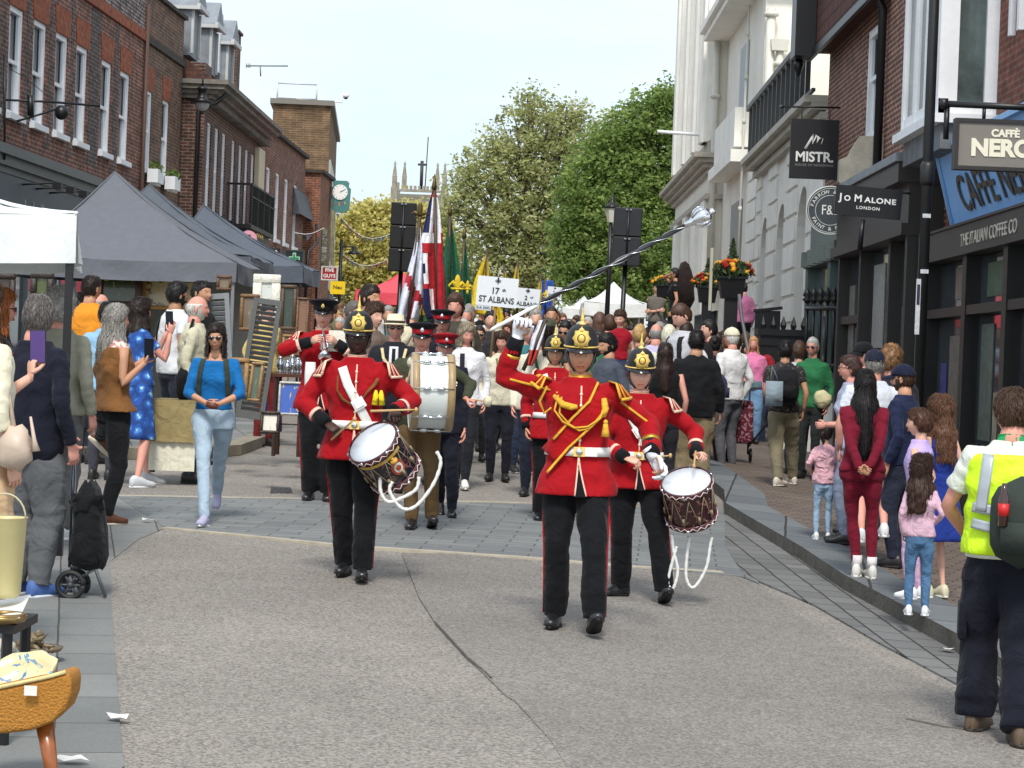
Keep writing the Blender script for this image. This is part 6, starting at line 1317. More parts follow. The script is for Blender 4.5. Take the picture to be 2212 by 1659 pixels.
# ---------------------------------------------------------------- uniforms
M_red = cloth((156, 10, 22), .08, bump=.6); M_bk = cloth((15, 16, 20), .05); M_gold = mat((206, 158, 62), .38, .12, 40, metal=.75, kind='gold_thread'); M_brass = mat((250, 214, 118), .42, .05, 30, metal=.45, kind='brass')
M_cord = cloth((216, 168, 56), .2); M_buff = mat((226, 226, 222), .5, .04, 20, kind='white_leather'); M_pip = cloth((236, 190, 170), .05); M_hel = mat((10, 10, 14), .5, .1, 30, sheen=.08, kind='helmet_cloth'); M_pat = mat((16, 16, 18), .12, spec=.8, kind='patent_leather')
M_chrome = mat((226, 228, 230), .08, metal=1., kind='chrome'); M_wood = mat((196, 160, 110), .5, .12, 14, kind='wood')
def free_mesh(mb, name, mats, p, label, cat, group=None):
 o = mb.build(name, mats, p.t); return p.free(o, name, label, cat, group)
def helmet(p, gold=M_brass):
 Rh, hc, h = p.Rh, p.hc, p.hs; T = Matrix.Translation(hc + Rh @ Vector((0, .002, .013 * h))) @ Rh.to_4x4() @ Matrix.Scale(h * .97, 4); mb = MB(); rs = []
 for z, r_ in ((.030, 1.03), (.05, 1.04), (.075, 1.03), (.10, .98), (.127, .88), (.150, .72), (.166, .52), (.176, .28), (.180, .06)):
  rs.append([T @ Vector((.100 * r_ * math.sin(a), -.113 * r_ * math.cos(a) + .006, z - .004 * math.cos(a))) for a in [2 * math.pi * k / 32 for k in range(32)]])
 mb.rings(rs); o = mb.build('helmet', M_hel, p.t)
 m = MB(); V = []                                           # front peak and back brim
 for lay in (0, -.006):
  for r_ in (0, 1):
   for k in range(32):
    a = 2 * math.pi * k / 32; c = math.cos(a); ext = (.035 * max(0, c) ** 1.2 + .028 * max(0, -c) ** 1.5 + .006) * r_; dz = (-.026 * max(0, c) - .03 * max(0, -c)) * r_
    V.append(T @ Vector((.103 * math.sin(a) * (1 + ext * 2.5), -(.118 + ext) * c + .006, .036 + lay + dz)))
 n = 32; m.add(V, [(k, (k + 1) % n, n + (k + 1) % n, n + k) for k in range(n)] + [(2 * n + k, 3 * n + k, 3 * n + (k + 1) % n, 2 * n + (k + 1) % n) for k in range(n)] + [(n + k, n + (k + 1) % n, 3 * n + (k + 1) % n, 3 * n + k) for k in range(n)])
 m.build('peak', M_pat, o)
 m = MB(); m.tube([T @ Vector((.106 * math.sin(a), -.123 * math.cos(a) + .006, .041)) for a in [2 * math.pi * k / 32 for k in range(33)]], .0056 * h, 6); m.build('brass_band', gold, o)
 m = MB(); c0 = Vector((0, -.114, .096))
 pts = []
 for k in range(24): a = 2 * math.pi * k / 24; r_ = .048 if k % 3 else .058; pts.append((r_ * math.sin(a), r_ * 1.12 * math.cos(a)))
 m.prism(pts, -.006, .02, M=T @ Matrix.Translation(c0) @ Matrix.Rotation(R(-6), 4, 'X')); m.ell(T @ (c0 + Vector((0, -.008, 0))), (.02 * h, .008 * h, .022 * h), Rh); m.ell(T @ (c0 + Vector((0, .004, .05))), (.016 * h, .01 * h, .014 * h), Rh); m.box(T @ (c0 + Vector((0, .008, .064))), (.006, .006, .014), Rh)
 m.tube([T @ (c0 + Vector((.024 * math.sin(a), -.009, .026 * math.cos(a)))) for a in [2 * math.pi * k / 12 for k in range(13)]], .003 * h, 4, 1)
 m.build('helmet_plate', [gold, mat((120, 84, 40), .5, metal=.4)], o)
 m = MB(); m.lathe([(.026, .172), (.022, .182), (.010, .190), (.013, .20), (.012, .212), (.004, .252), (.001, .285)], 12, M=T @ Matrix.Translation((0, .006, 0))); m.build('spike', gold, o)
 m = MB()
 for sd in (-1, 1): m.tube([T @ Vector(v) for v in ((sd * .088, -.02, .03), (sd * .083, -.022, -.02), (sd * .068, -.03, -.07), (sd * .035, -.05, -.112))], .007 * h, 6, fl=.4)
 m.build('chin_strap', M_pat, o); return o
def peaked_cap(p, band=(26, 26, 30), topc=(26, 27, 34), badge=(214, 214, 214), pipe=None):
 T = Matrix.Translation(p.hc) @ p.Rh.to_4x4() @ Matrix.Scale(p.hs, 4); mb = MB()
 def ring(z, r_, tilt=0., sx=1.): return [T @ Vector((.091 * r_ * sx * math.sin(a), -.113 * r_ * math.cos(a) + .004, z + tilt * math.cos(a))) for a in [2 * math.pi * k / 30 for k in range(30)]]
 mb.rings([ring(.034, 1.0), ring(.082, 1.03)], 0); mb.rings([ring(.082, 1.035), ring(.10, 1.2, .006, 1.06), ring(.116, 1.38, .012, 1.08), ring(.124, 1.36, .014, 1.08), ring(.132, 1.0, .014), ring(.132, .1, .01)], 1)
 if pipe: mb.tube(ring(.118, 1.39, .012, 1.08) + [ring(.118, 1.39, .012, 1.08)[0]], .004, 5, 2)
 o = mb.build('peaked_cap', [cloth(band), cloth(topc), cloth(pipe or topc)], p.t); m = MB(); V = []; n = 14
 for lay in (0, -.005):
  for r_ in (0, 1):
   for k in range(n + 1): a = math.pi * (-.38 + .76 * k / n); e = .05 * math.cos(a * 1.3) ** .7 if abs(a * 1.3) < 1.57 else 0; V.append(T @ Vector(((.093 + e * .35 * r_) * math.sin(a), -(.115 + e * r_) * math.cos(a) + .004, .042 + lay - .034 * r_ * (e / .05))))
 q = n + 1; m.add(V, [(k, k + 1, q + k + 1, q + k) for k in range(n)] + [(2 * q + k, 3 * q + k, 3 * q + k + 1, 2 * q + k + 1) for k in range(n)] + [(q + k, q + k + 1, 3 * q + k + 1, 3 * q + k) for k in range(n)]); m.build('peak', M_pat, o)
 m = MB(); m.ell(T @ Vector((0, -.122, .075)), (.017, .006, .02), p.Rh); m.ell(T @ Vector((0, -.122, .098)), (.008, .005, .008), p.Rh); m.build('cap_badge', mat(badge, .3, metal=.8), o); return o
def cuff(p, i, m, l=.08, r=.047, name='cuff', at=0., edge=None):
 a, e, w_ = p.armp[i]; u = (w_ - e).normalized(); c = w_ - u * at; k = (.82 if p.kid else 1); mb = MB(); mb.tube([c - u * l, c - u * l * .5, c, c + u * .002], [r * 1.14 * k, r * 1.06 * k, r * k, r * .7 * k], 16); o = mb.build(name, m, p.t)
 if edge: mb = MB(); mb.tube([c - u * (l + .025), c - u * l], [r * 1.17 * k, r * 1.17 * k], 16); mb.build('cuff_lace', edge, o)
 return o
def wing(p, i, c1, c2):
 sd = -1 if i == 0 else 1; a, e, w_ = p.armp[i]; ad = (e - a).normalized(); up = Vector((sd * .45, 0, 1)).normalized() if ad.z < .3 else Vector((0, -.6, .8)); c = a + Vector((-sd * .012, 0, .058)); mb = MB(); ax = (ad + Vector((sd * .5, 0, 0))).normalized(); fr = Vector((0, -1, 0))
 for k in range(11):
  f = k / 10 * 2 - 1; an = f * 1.25; side = fr * math.sin(an); L = .145 - .03 * abs(f); o = (ax * math.cos(an * .6) + side * .85).normalized(); nn = up; b = c + side * .06
  pts = [b + nn * .016, b + o * L * .5 + nn * .022, b + o * L + nn * .002 - Vector((0, 0, .014 + .04 * abs(f)))]; mb.tube(pts, [.009, .0135, .016], 6, k % 2, fl=.5, up=side.cross(nn) if side.length > .1 else None)
 rim = [c + fr * math.sin(f * 1.25) * .06 + (ax * math.cos(f * .75) + fr * math.sin(f * 1.25) * .85).normalized() * (.15 - .03 * abs(f)) + up * .004 - Vector((0, 0, .02 + .04 * abs(f))) for f in [k / 12 * 2 - 1 for k in range(13)]]; mb.tube(rim, .0105, 6, 0)
 return mb.build('shoulder_wing', [c1, c2], p.t)
def collar(p, m, edge=None):
 mb = MB(); z = p.nb; c = Vector((0, p.lean_y(z) + .004, z)); rs = [[c + Vector((r_ * math.cos(a) * 1.02, r_ * math.sin(a) - .004, dz - .012 * math.sin(a) * -1)) for a in [2 * math.pi * k / 24 for k in range(24)]] for dz, r_ in ((-.045, .082), (-.01, .071), (.022, .066), (.024, .06), (-.04, .06))]; mb.rings(rs, 0, (0, 0)); o = mb.build('collar', m, p.t)
 mb = MB(); mb.tube(rs[2] + [rs[2][0]], .004, 5); mb.build('collar_edge', edge or m, o); return o
def redcoat(p, gold=0, xbelt=None, belt=1, hem=.80, z_b=1.03, skirt_split=1):
 red = p.top(M_red, 'tunic', 1., off=.027, hem=hem, flare=.36, wob=.02, loose=1.2); pp = M_pip
 for i in (0, 1):
  cuff(p, i, M_bk, .10, .048, edge=M_gold if gold else pp); wing(p, i, M_cord if gold else cloth((228, 196, 170)), M_red)
 collar(p, M_gold if gold else cloth((206, 170, 140), .4), M_gold if gold else pp)
 of = .035; mb = MB(); p.strip([(.006, p.zs + .02), (.006, z_b + .03)], .009, pp, 'piping', off=of)
 if skirt_split:
  def sk(x, z): rx, ry = p.dims(z); o_ = .031 + .36 * max(0, .98 - z) + .006; return Vector((x, -(ry + o_) * (1 - min(.98, abs(x) / (rx + o_)) ** 2.3) ** .43 + p.lean_y(z), z))
  m = MB()
  for sx, x1 in ((-1, -.012), (1, .055)): m.tube([sk(.004 + (x1 - .004) * (1 - t) ** 1.3 if 1 else 0, hem + (z_b - .03 - hem) * t) for t in [k / 8 for k in range(9)]], .006, 6)
  m.build('skirt_piping', pp, p.t); m = MB(); zs_ = [hem - .005 + (z_b - .06 - hem) * k / 6 for k in range(7)]
  V = [];
  for k, z in enumerate(zs_): f = (1 - k / 6) ** 1.3; V += [sk(-.010 * f + .002, z) + Vector((0, -.004, 0)), sk(.05 * f + .005, z) + Vector((0, -.004, 0))]
  m.add(V + [v + Vector((0, .02, 0)) for v in V], [(2 * k, 2 * k + 1, 2 * k + 3, 2 * k + 2) for k in range(6)] + [(14 + 2 * k, 16 + 2 * k, 17 + 2 * k, 15 + 2 * k) for k in range(6)]); m.build('skirt_vent', M_bk, p.t, False)
 m = MB()
 for k in range(6): z = p.zs - .03 - k * .068; m.ell(p.surf(z, .006, of + .006), (.0105, .006, .0105))
 m.build('buttons', mat((236, 216, 190), .25, metal=.6), p.t)
 if belt:
  mb = MB(); rs = []
  for z in (z_b - .027, z_b + .027):
   rx, ry = p.dims(z); ring_ = [Vector(((rx + .040) * math.copysign(abs(math.cos(a)) ** .87, math.cos(a)), (ry + .042) * math.copysign(abs(math.sin(a)) ** .87, math.sin(a)) + p.lean_y(z), z)) for a in [2 * math.pi * k / 40 for k in range(40)]]; rs.append(ring_)
  mb.rings(rs); bo = mb.build('belt', M_buff, p.t); m = MB(); c = p.surf(z_b, .006, .046); m.box(c, (.066, .012, .056)); m.build('buckle', M_brass, bo, False); m = MB(); m.ell(c + Vector((0, -.01, 0)), (.022, .008, .022)); m.build('buckle_boss', M_chrome, bo)
 if xbelt: p.strip(xbelt[0], .062, M_buff, 'cross_belt', off=.036, th=.005)
 if xbelt: m = MB(); q = xbelt[1]; m.box(p.surf(q[1], q[0], .048), (.085, .014, .075), rot=(0, R(q[2]), 0)); m.box(p.surf(q[1], q[0], .056), (.06, .014, .05), rot=(0, R(q[2]), 0)); m.build('belt_plate', M_buff, p.t, False)
 tr = p.legs(M_bk, 'trousers', 1.16, 1., wob=.16, taper=.95)
 m = MB()
 for sd, (hip, kn, an) in zip((-1, 1), p.legp):
  m = MB(); o_ = Vector((sd, .1, 0)); m.tube([hip + o_ * .1, hip.lerp(kn, .5) + o_ * .1, kn + o_ * .078, kn.lerp(an, .5) + o_ * .072, an + o_ * .067], .007, 5); m.build('trouser_stripe', cloth((150, 26, 34)), p.t)
 return red
def sparkle_drum(mbz=None): pass
M_drumart = None
def art(c0, cols, sc_=9):
 key = ('art', c0, tuple(cols), sc_)
 if key in MC: return MC[key]
 m = bpy.data.materials.new('painted_drum_shell'); m.use_nodes = True; t = m.node_tree; b = t.nodes['Principled BSDF']; b.inputs['Roughness'].default_value = .25; b.inputs['Coat Weight'].default_value = .4
 tc = t.nodes.new('ShaderNodeTexCoord'); v = t.nodes.new('ShaderNodeTexNoise'); v.inputs['Scale'].default_value = sc_ * 2.2; v.inputs['Detail'].default_value = 4; v.inputs['Distortion'].default_value = 1.6
 cr = t.nodes.new('ShaderNodeValToRGB'); cr.color_ramp.interpolation = 'CONSTANT'; e = cr.color_ramp.elements; e[0].position = 0; e[0].color = s2l(c0) + (1,); e[1].position = .56; e[1].color = s2l(cols[0]) + (1,)
 for k, c in enumerate(cols[1:]): x = e.new(.60 + .035 * k); x.color = s2l(c) + (1,)
 t.links.new(tc.outputs['Object'], v.inputs['Vector']); t.links.new(v.outputs[0], cr.inputs[0]); t.links.new(cr.outputs[0], b.inputs['Base Color']); MC[key] = m; return m
def drum(p, c, axis, r, h, label, shell, hoop, name='side_drum', badge=None, group='side drums'):
 """c = centre of the batter head, axis points from the batter head to the other head, person's local coordinates"""
 ax = axis.normalized(); q = ax.to_track_quat('Z', 'Y').to_matrix().to_4x4(); T = Matrix.Translation(c) @ q; t = thing(name, label, 'drum', group=group, M=p.M @ T)
 m = MB(); m.lathe([(r * .97, .0), (r * .97, h)], 40, cap=(0, 0)); m.build('shell', shell, t)
 for z in (-.012, h - .03):
  m = MB(); m.lathe([(r * .985, z), (r * 1.05, z), (r * 1.05, z + .042), (r * .985, z + .042)], 40, cap=(0, 0)); m.build('hoop', hoop, t)
 for z in (-.004, h + .004):
  m = MB(); m.lathe([(.001, z), (r * .985, z + (.0 if z < 0 else 0)), (r * .985, z + .004)], 40); m.build('drum_head', mat((226, 232, 240), .35, .03, 8, kind='drum_skin'), t)
 m = MB()
 for k in range(20):
  a0, a1 = 2 * math.pi * k / 20, 2 * math.pi * (k + .5) / 20
  for zz in (.012, h - .01): m.tube([(r * 1.06 * math.cos(a0), r * 1.06 * math.sin(a0), zz - .012), (r * 1.065 * math.cos(a1), r * 1.065 * math.sin(a1), zz + .012), (r * 1.06 * math.cos(a0 + math.pi / 10), r * 1.06 * math.sin(a0 + math.pi / 10), zz - .012)], .0035, 4)
 m.build('hoop_piping', mat((222, 200, 196), .5), t)
 m = MB()
 for k in range(10):
  a0, a1 = 2 * math.pi * k / 10, 2 * math.pi * (k + .5) / 10; m.tube([(r * 1.03 * math.cos(a0), r * 1.03 * math.sin(a0), .04), (r * 1.02 * math.cos(a1), r * 1.02 * math.sin(a1), h - .03)], .003, 4); m.tube([(r * 1.02 * math.cos(a1), r * 1.02 * math.sin(a1), h - .03), (r * 1.03 * math.cos(a0 + math.pi / 5), r * 1.03 * math.sin(a0 + math.pi / 5), .04)], .003, 4)
  m.box((r * 1.03 * math.cos(a1), r * 1.03 * math.sin(a1), h * .72), (.016, .016, .045), rot=(0, 0, a1))
 m.build('rope_bracing', mat((150, 136, 110), .7), t)
 m = MB()
 for k in range(6): a = 2 * math.pi * k / 6 + .4; m.ell((r * 1.06 * math.cos(a), r * 1.06 * math.sin(a), h), (.014, .014, .012)); m.ell((r * 1.06 * math.cos(a), r * 1.06 * math.sin(a), .0), (.012, .012, .012))
 m.build('rods', M_chrome, t)
 return t, T
def rope(p, pts, r=.011, lab='white plaited drum drag rope', parent=None, M=None):
 m = MB(); P_ = [Vector(v) for v in pts]; Q = []
 for i in range(len(P_) - 1):
  a = P_[max(i - 1, 0)]; b = P_[i]; c = P_[i + 1]; d = P_[min(i + 2, len(P_) - 1)]
  for k in range(6): t = k / 6; Q.append(.5 * ((2 * b) + (c - a) * t + (2 * a - 5 * b + 4 * c - d) * t * t + (-a + 3 * b - 3 * c + d) * t ** 3))
 Q.append(P_[-1]); m.tube(Q, [r * (1 + .18 * math.sin(i * 2.4)) for i in range(len(Q))], 8); return m.build('drag_rope', M_buff, parent or p.t, M=M)
# ================================================= the parade
BLK = ((20, 21, 24), (16, 16, 16))
dm = Person('drum major in scarlet and gold tunic raising a mace in a white gloved hand', 1257, 724, foot=1357, skin='tan', hair=('crop', 'dark'), shoe=BLK, nod=5, look=-3,
 feet=(('px', 1197, 1354, 0, -10, -2), ('px', 1281, 1376, .035, 6, -24)), hands=(('px', 1117, 730, -.12), ('px', 1409, 985, -.14)), poles=((-.8, .1, -.8), (.9, .5, -.2)), curl=(1.15, .8), palm=((.3, -1, .1, .25, -.25, 1), (-.7, -.6, 0, .55, -.2, -.8)), shoulder=.98)
redcoat(dm, gold=1, xbelt=None, z_b=1.06, hem=.80)
helmet(dm)
SA = [(.105, 1.475), (.055, 1.36), (-.04, 1.26), (-.15, 1.125)]; SB = [(.165, 1.33), (.08, 1.22), (-.06, 1.08), (-.18, .93)]
SC = [((a_[0] + b_[0]) / 2, (a_[1] + b_[1]) / 2) for a_, b_ in zip(SA, SB)]
dm.strip(SC, .13, cloth((160, 10, 20), .1), 'sash', off=.046, th=.004)
for S_ in (SA, SB): dm.strip(S_, .014, M_cord, 'sash_edging', off=.055, th=.006, seg=3)
M = MB(); M.tube([dm.surf(z, x, .065) for z, x in ((1.39, -.13), (1.30, -.15), (1.235, -.10), (1.20, -.03), (1.21, .05), (1.26, .12), (1.35, .15))], .0062, 6); M.tube([dm.surf(z, x, .06) for z, x in ((1.38, -.11), (1.285, -.12), (1.22, -.06), (1.185, .0), (1.2, .06), (1.27, .13), (1.36, .14))], .0062, 6)
M.tube([dm.surf(1.385, -.155, .06), dm.surf(1.335, -.10, .065), dm.surf(1.32, -.05, .065), dm.surf(1.325, -.015, .065)], [.013, .021, .021, .012], 8, wob=.3, ws=60)
a0 = dm.armp[0][0]; M.tube([a0 + Vector((-.02, -.07, .03)), a0 + Vector((-.06, -.1, -.06)), a0 + Vector((-.03, -.1, -.13)), a0 + Vector((.03, -.09, -.08)), a0 + Vector((.045, -.08, .0))], .0085, 6); M.build('aiguillette', M_cord, dm.t)
M = MB(); a1 = dm.surf(1.38, .14, .06)
M.tube([a1, a1 + Vector((.01, -.01, -.06)), a1 + Vector((.0, -.01, -.11))], [.016, .022, .014], 8); M.ell(a1 + Vector((.015, -.012, -.14)), (.014, .014, .016)); M.tube([a1 + Vector((.015, -.012, -.15)), a1 + Vector((.016, -.012, -.19)), a1 + Vector((.016, -.01, -.225))], [.014, .02, .026], 10); M.build('tassel', M_cord, dm.t)
M = MB(); M.box(dm.surf(1.06, .075, .045), (.075, .014, .052), rot=(0, 0, R(12))); M.build('belt_slider', M_buff, dm.t, False)
a, e, w_ = dm.armp[1]
M = MB(); off = Vector((0, -.062, 0)); M.tube([a.lerp(e, .15) + off, e + off * .95, e.lerp(w_, .7) + off * .8], .008, 6); M.build('sleeve_lace', M_cord, dm.t)
a, e, w_ = dm.armp[0]; M = MB(); M.tube([a + Vector((0, -.066, .01)), a.lerp(e, .9) + Vector((.01, -.062, 0))], .008, 6); M.build('sleeve_lace', M_cord, dm.t)
M_glv = cloth((224, 226, 232), .05)
for i in (0, 1):
 w_, d_, pn = dm.hd[i]; M = MB(); add_hand(M, w_, d_, -1 if i == 0 else 1, 1.15 if i == 0 else .8, 1.28, pn, 8); M.tube([w_ - d_ * .055, w_ - d_ * .02, w_ + d_ * .02], [.036, .033, .034], 12); M.build('glove', M_glv, dm.t)
t = thing('mace', 'long black drum major mace with silver chain winding and a bright silver head', 'mace', P(1117, 690, dm.t.location.y - .16)); q = t.location; dd = q.y
A_, B_ = P(1058, 714, dd + .02) - q, P(1486, 484, dd + .05) - q; C_ = P(1540, 456, dd + .06) - q
M = MB(); M.tube([A_ + (B_ - A_) * .16, B_], [.011, .014], 10); M.build('shaft', mat((24, 24, 26), .3, spec=.8), t)
M = MB(); M.tube([A_, A_ + (B_ - A_) * .02, A_ + (B_ - A_) * .25], [.006, .011, .012], 10); M.build('ferrule', M_buff, t)
ax = (B_ - A_).normalized(); uu = ax.cross(Vector((0, 1, 0))).normalized(); vv = ax.cross(uu)
for ph in (0, math.pi):
 M = MB(); M.tube([A_ + (B_ - A_) * (.2 + .8 * k / 90) + (uu * math.cos(ph + k * .24) + vv * math.sin(ph + k * .24)) * .0145 for k in range(91)], .0028, 5); M.build('chain', mat((180, 184, 188), .25, metal=.9), t)
M = MB(); Lh = (C_ - B_).length; T = Matrix.Translation(B_) @ (C_ - B_).to_track_quat('Z', 'Y').to_matrix().to_4x4(); M.lathe([(.016, -.02), (.018, Lh * .1), (.026, Lh * .2), (.05, Lh * .42), (.056, Lh * .58), (.05, Lh * .74), (.03, Lh * .86), (.014, Lh * .9), (.022, Lh * .97), (.016, Lh * 1.05), (.003, Lh * 1.09)], 20, M=T)
for k in range(8): a = k * math.pi / 4; M.tube([T @ Vector((math.cos(a) * r_, math.sin(a) * r_, Lh * z)) for r_, z in ((.028, .2), (.055, .42), (.06, .58), (.053, .75))], .005, 5)
M.build('head', M_chrome, t)
dl = Person('dark skinned drummer in scarlet tunic and spiked helmet, side drum slung at his left hip', 776, 692, foot=1246, skin='dark', hair=('crop', 'black'), shoe=BLK, nod=4, look=2, feet=(('px', 745, 1240, 0, -10, 0), ('px', 781, 1254, .0, 4, -6)),
 hands=(('px', 706, 915, -.16), ('px', 848, 888, -.22)), poles=((-1, .3, -.1), (1, .4, -.5)), curl=(.85, 1.0), palm=((.4, .3, -1, .75, -.5, -.45), (0, .6, -1, .35, -.7, -.25)))
redcoat(dl, xbelt=([(-.095, dl.zs + .0), (-.05, 1.31), (.02, 1.19), (.085, 1.07), (.125, .98)], (.03, 1.185, -32)), z_b=1.04, hem=.80); helmet(dl)
M = MB(); M.tube([dl.surf(z, x, .045) for z, x in ((1.37, -.12), (1.27, -.12), (1.21, -.08), (1.17, -.01), (1.19, .02))], [.005, .007, .012, .006, .005], 6, wob=.3, ws=50); M.tube([dl.surf(z, x, .045) for z, x in ((1.19, .04), (1.26, .08), (1.33, .14), (1.36, .15))], [.005, .008, .014, .012], 6, wob=.3, ws=50); M.build('bugle_cord', cloth((120, 76, 40), .3), dl.t)
a1 = dl.surf(1.33, .155, .05)
for dx in (-.014, .022): M = MB(); M.tube([a1 + Vector((dx, 0, -.05)), a1 + Vector((dx, -.005, -.08)), a1 + Vector((dx * 1.4, -.005, -.15))], [.008, .018, .022], 8); M.build('tassel', cloth((232, 210, 40)), dl.t)
hc_ = dl.px(806, 957, -.34); ax_ = (dl.px(866, 1038, -.16) - hc_)
tD, TD = drum(dl, hc_, Vector((ax_.x, ax_.y + .03, ax_.z)), .178, .30, 'side drum tilted steeply, black painted shell with crown badge, carried by the left drummer', art((24, 26, 36), [(120, 70, 50), (60, 60, 110), (150, 120, 60), (40, 60, 50)]), mat((70, 24, 34), .3, .1, coat=.5))
Ti = (dl.M @ TD).inverted(); vdir = (Ti.to_3x3() @ Vector((-.15, -1, .05))); az = math.atan2(vdir.y, vdir.x)
def onshell(a, z, r_=.185): return Vector((r_ * math.cos(az + SG * a), r_ * math.sin(az + SG * a), z))
SG = 1
if (dl.M @ TD @ onshell(.5, .1)).x < (dl.M @ TD @ onshell(-.5, .1)).x: SG = -1
M = MB()
for rr, mi, ex in ((.052, 0, .0), (.034, 1, .003), (.018, 0, .006)):
 rim_ = [onshell(.42 + rr * math.cos(b) / .18, .16 + rr * 1.15 * math.sin(b), .178 + ex) for b in [2 * math.pi * k / 18 for k in range(18)]]; c = onshell(.42, .16, .181 + ex); M.add([c] + rim_, [(0, k + 1, (k + 1) % 18 + 1) for k in range(18)], mi)
M.ell(onshell(.42, .095, .178), (.03, .03, .018), mi=2); M.ell(onshell(.42, .078, .178), (.014, .014, .012), mi=2)
M.build('badge', [mat((176, 70, 40), .4), mat((226, 220, 206), .4), mat((200, 150, 60), .4)], tD)
M = MB()
for k in range(14): a = -.95 + k * .135; M.add([onshell(a, .040, .183), onshell(a + .135, .040, .183), onshell(a + .135, .064, .183), onshell(a, .064, .183)], [(0, 1, 2, 3)])
M.build('battle_scroll', mat((190, 152, 64), .5, .3, 60), tD, False)
for nm, pts in (('a', ((822, 1020), (822, 1060), (836, 1083), (858, 1080), (898, 1058), (905, 1030))), ('b', ((848, 1040), (842, 1062), (868, 1098), (900, 1092), (936, 1046), (952, 1000), (943, 975)))):
 o = rope(dl, [Ti @ (dl.M @ dl.px(F_ * .0 + (640 if 0 else 0) + x, y, -.2)) if 0 else Ti @ P(x, y, dl.t.location.y - .36) for x, y in [((x - 700) * 1 + 700, y) for x, y in [(xx - 20 * (nm == 'a') * 0, yy) for xx, yy in pts]]], .012, parent=tD)
def stick(p, a, b, lab, r=.0085, tip=.013, cols=None):
 M = MB(); M.tube([a, a.lerp(b, .8), b], [r, r * .8, r * .5], 8); M.ell(b, (tip, tip, tip * 1.3)); o = M.build('drumstick', M_wood, p.t); return p.free(o, 'drumstick', lab, 'drumstick', 'drumsticks')
stick(dl, dl.px(800, 888, -.36), dl.px(899, 885, -.3), 'drumstick held level across the belt by the left drummer')
stick(dl, dl.px(716, 950, -.26), dl.px(766, 905, -.42), 'drumstick slanting up from the left drummer\'s right hand')
dr = Person('pale young drummer in scarlet tunic and spiked helmet, walking just behind the drum major', 1384, 772, foot=1292, skin='pale', hair=('crop', 'mid'), shoe=BLK, nod=6, look=2, feet=(('px', 1340, 1287, 0, -50, 0), ('px', 1433, 1305, .02, 8, -22)),
 hands=(('px', 1352, 990, -.2), ('px', 1503, 984, -.16)), poles=((-1, .4, -.2), (1, .5, -.3)), curl=(.9, 1.1), palm=((.2, .4, -1, .9, -.3, -.25), (-.6, .3, -.6, .5, -.6, .1)), hk=1.04)
redcoat(dr, xbelt=([(-.11, dr.zs + .0), (-.05, 1.30), (.02, 1.18), (.09, 1.05), (.14, .96)], (.0, 1.22, -34)), z_b=1.04, hem=.80); helmet(dr)
hc_ = dr.px(1483, 1042, -.3); ax_ = dr.px(1502, 1142, -.3) - hc_
tD2, TD2 = drum(dr, hc_, Vector((ax_.x, ax_.y + .30 * ax_.length * 2.0, ax_.z)), .178, .30, 'side drum with maroon and black painted shell, carried by the right drummer', art((58, 18, 24), [(40, 30, 40), (150, 60, 50), (170, 160, 140), (60, 70, 60)], 7), mat((74, 24, 32), .3, .1, coat=.5))
T2 = (dr.M @ TD2).inverted(); dy_ = dr.t.location.y
for pts in (((1452, 1155), (1455, 1190), (1464, 1230), (1458, 1262), (1450, 1274), (1443, 1255), (1452, 1215), (1462, 1180)), ((1490, 1160), (1484, 1200), (1482, 1245), (1492, 1268), (1506, 1262), (1526, 1225), (1534, 1180), (1538, 1160))):
 rope(dr, [T2 @ P(x, y, dy_ - .2) for x, y in pts], .0115, parent=tD2)
stick(dr, dr.px(1503, 975, -.3), dr.px(1499, 1007, -.42), 'drumstick pointing down onto the right drummer\'s drum head'); stick(dr, dr.px(1524, 945, -.16), dr.px(1503, 985, -.3), 'upper part of the drumstick in the right drummer\'s left hand') if 0 else None
stick(dr, dr.px(1400, 990, -.3), dr.px(1448, 984, -.42), 'drumstick held level in the right drummer\'s right hand')
d3 = Person('third helmeted bandsman in scarlet, mostly hidden behind the drum major\'s raised arm', 1200, 738, d=19.8, skin='tan', hair=('crop', 'dark'), shoe=BLK); redcoat(d3, xbelt=([(-.1, d3.zs), (-.03, 1.25), (.06, 1.1), (.12, 1.0)], (.0, 1.2, -32)), hem=.80); helmet(d3)
bg_ = Person('bugler in scarlet band tunic and black peaked cap, playing a trumpet on the left', 701, 652, foot=1081, skin='pale', hair=('crop', 'dark'), shoe=BLK, feet=(('px', 668, 1081, 0, -6, 0), ('px', 706, 1083, 0, 6, 0)), hands=(('px', 672, 738, -.26), ('px', 727, 742, -.24)), poles=((-1, 0, -.35), (1, 0, -.7)), curl=(1.0, 1.0), palm=((1, .2, 0, .6, -.6, .3), (-1, .2, 0, -.4, -.6, .4)))
redcoat(bg_, hem=.80, belt=0); peaked_cap(bg_, (24, 24, 28), (24, 25, 30), (210, 180, 110), pipe=(60, 40, 44))
M = MB(); a, b = bg_.px(697, 704, -.16), bg_.px(701, 770, -.40); M.tube([a, a.lerp(b, .5), a.lerp(b, .72), a.lerp(b, .88), b], [.007, .009, .016, .03, .055], 16); M.tube([a.lerp(b, .3) + Vector((.03, 0, 0)), a.lerp(b, .7) + Vector((.035, 0, 0)), a.lerp(b, .75) + Vector((-.03, 0, 0)), a.lerp(b, .3) + Vector((-.03, 0, 0)), a.lerp(b, .3) + Vector((.03, 0, 0))], .008, 8)
for k in range(3): M.tube([a.lerp(b, .42 + k * .06) + Vector((.03, 0, .03)), a.lerp(b, .42 + k * .06) + Vector((.03, 0, -.05))], .011, 8)
free_mesh(M, 'trumpet', M_chrome, bg_, 'silver trumpet held up to the bugler\'s mouth', 'trumpet')
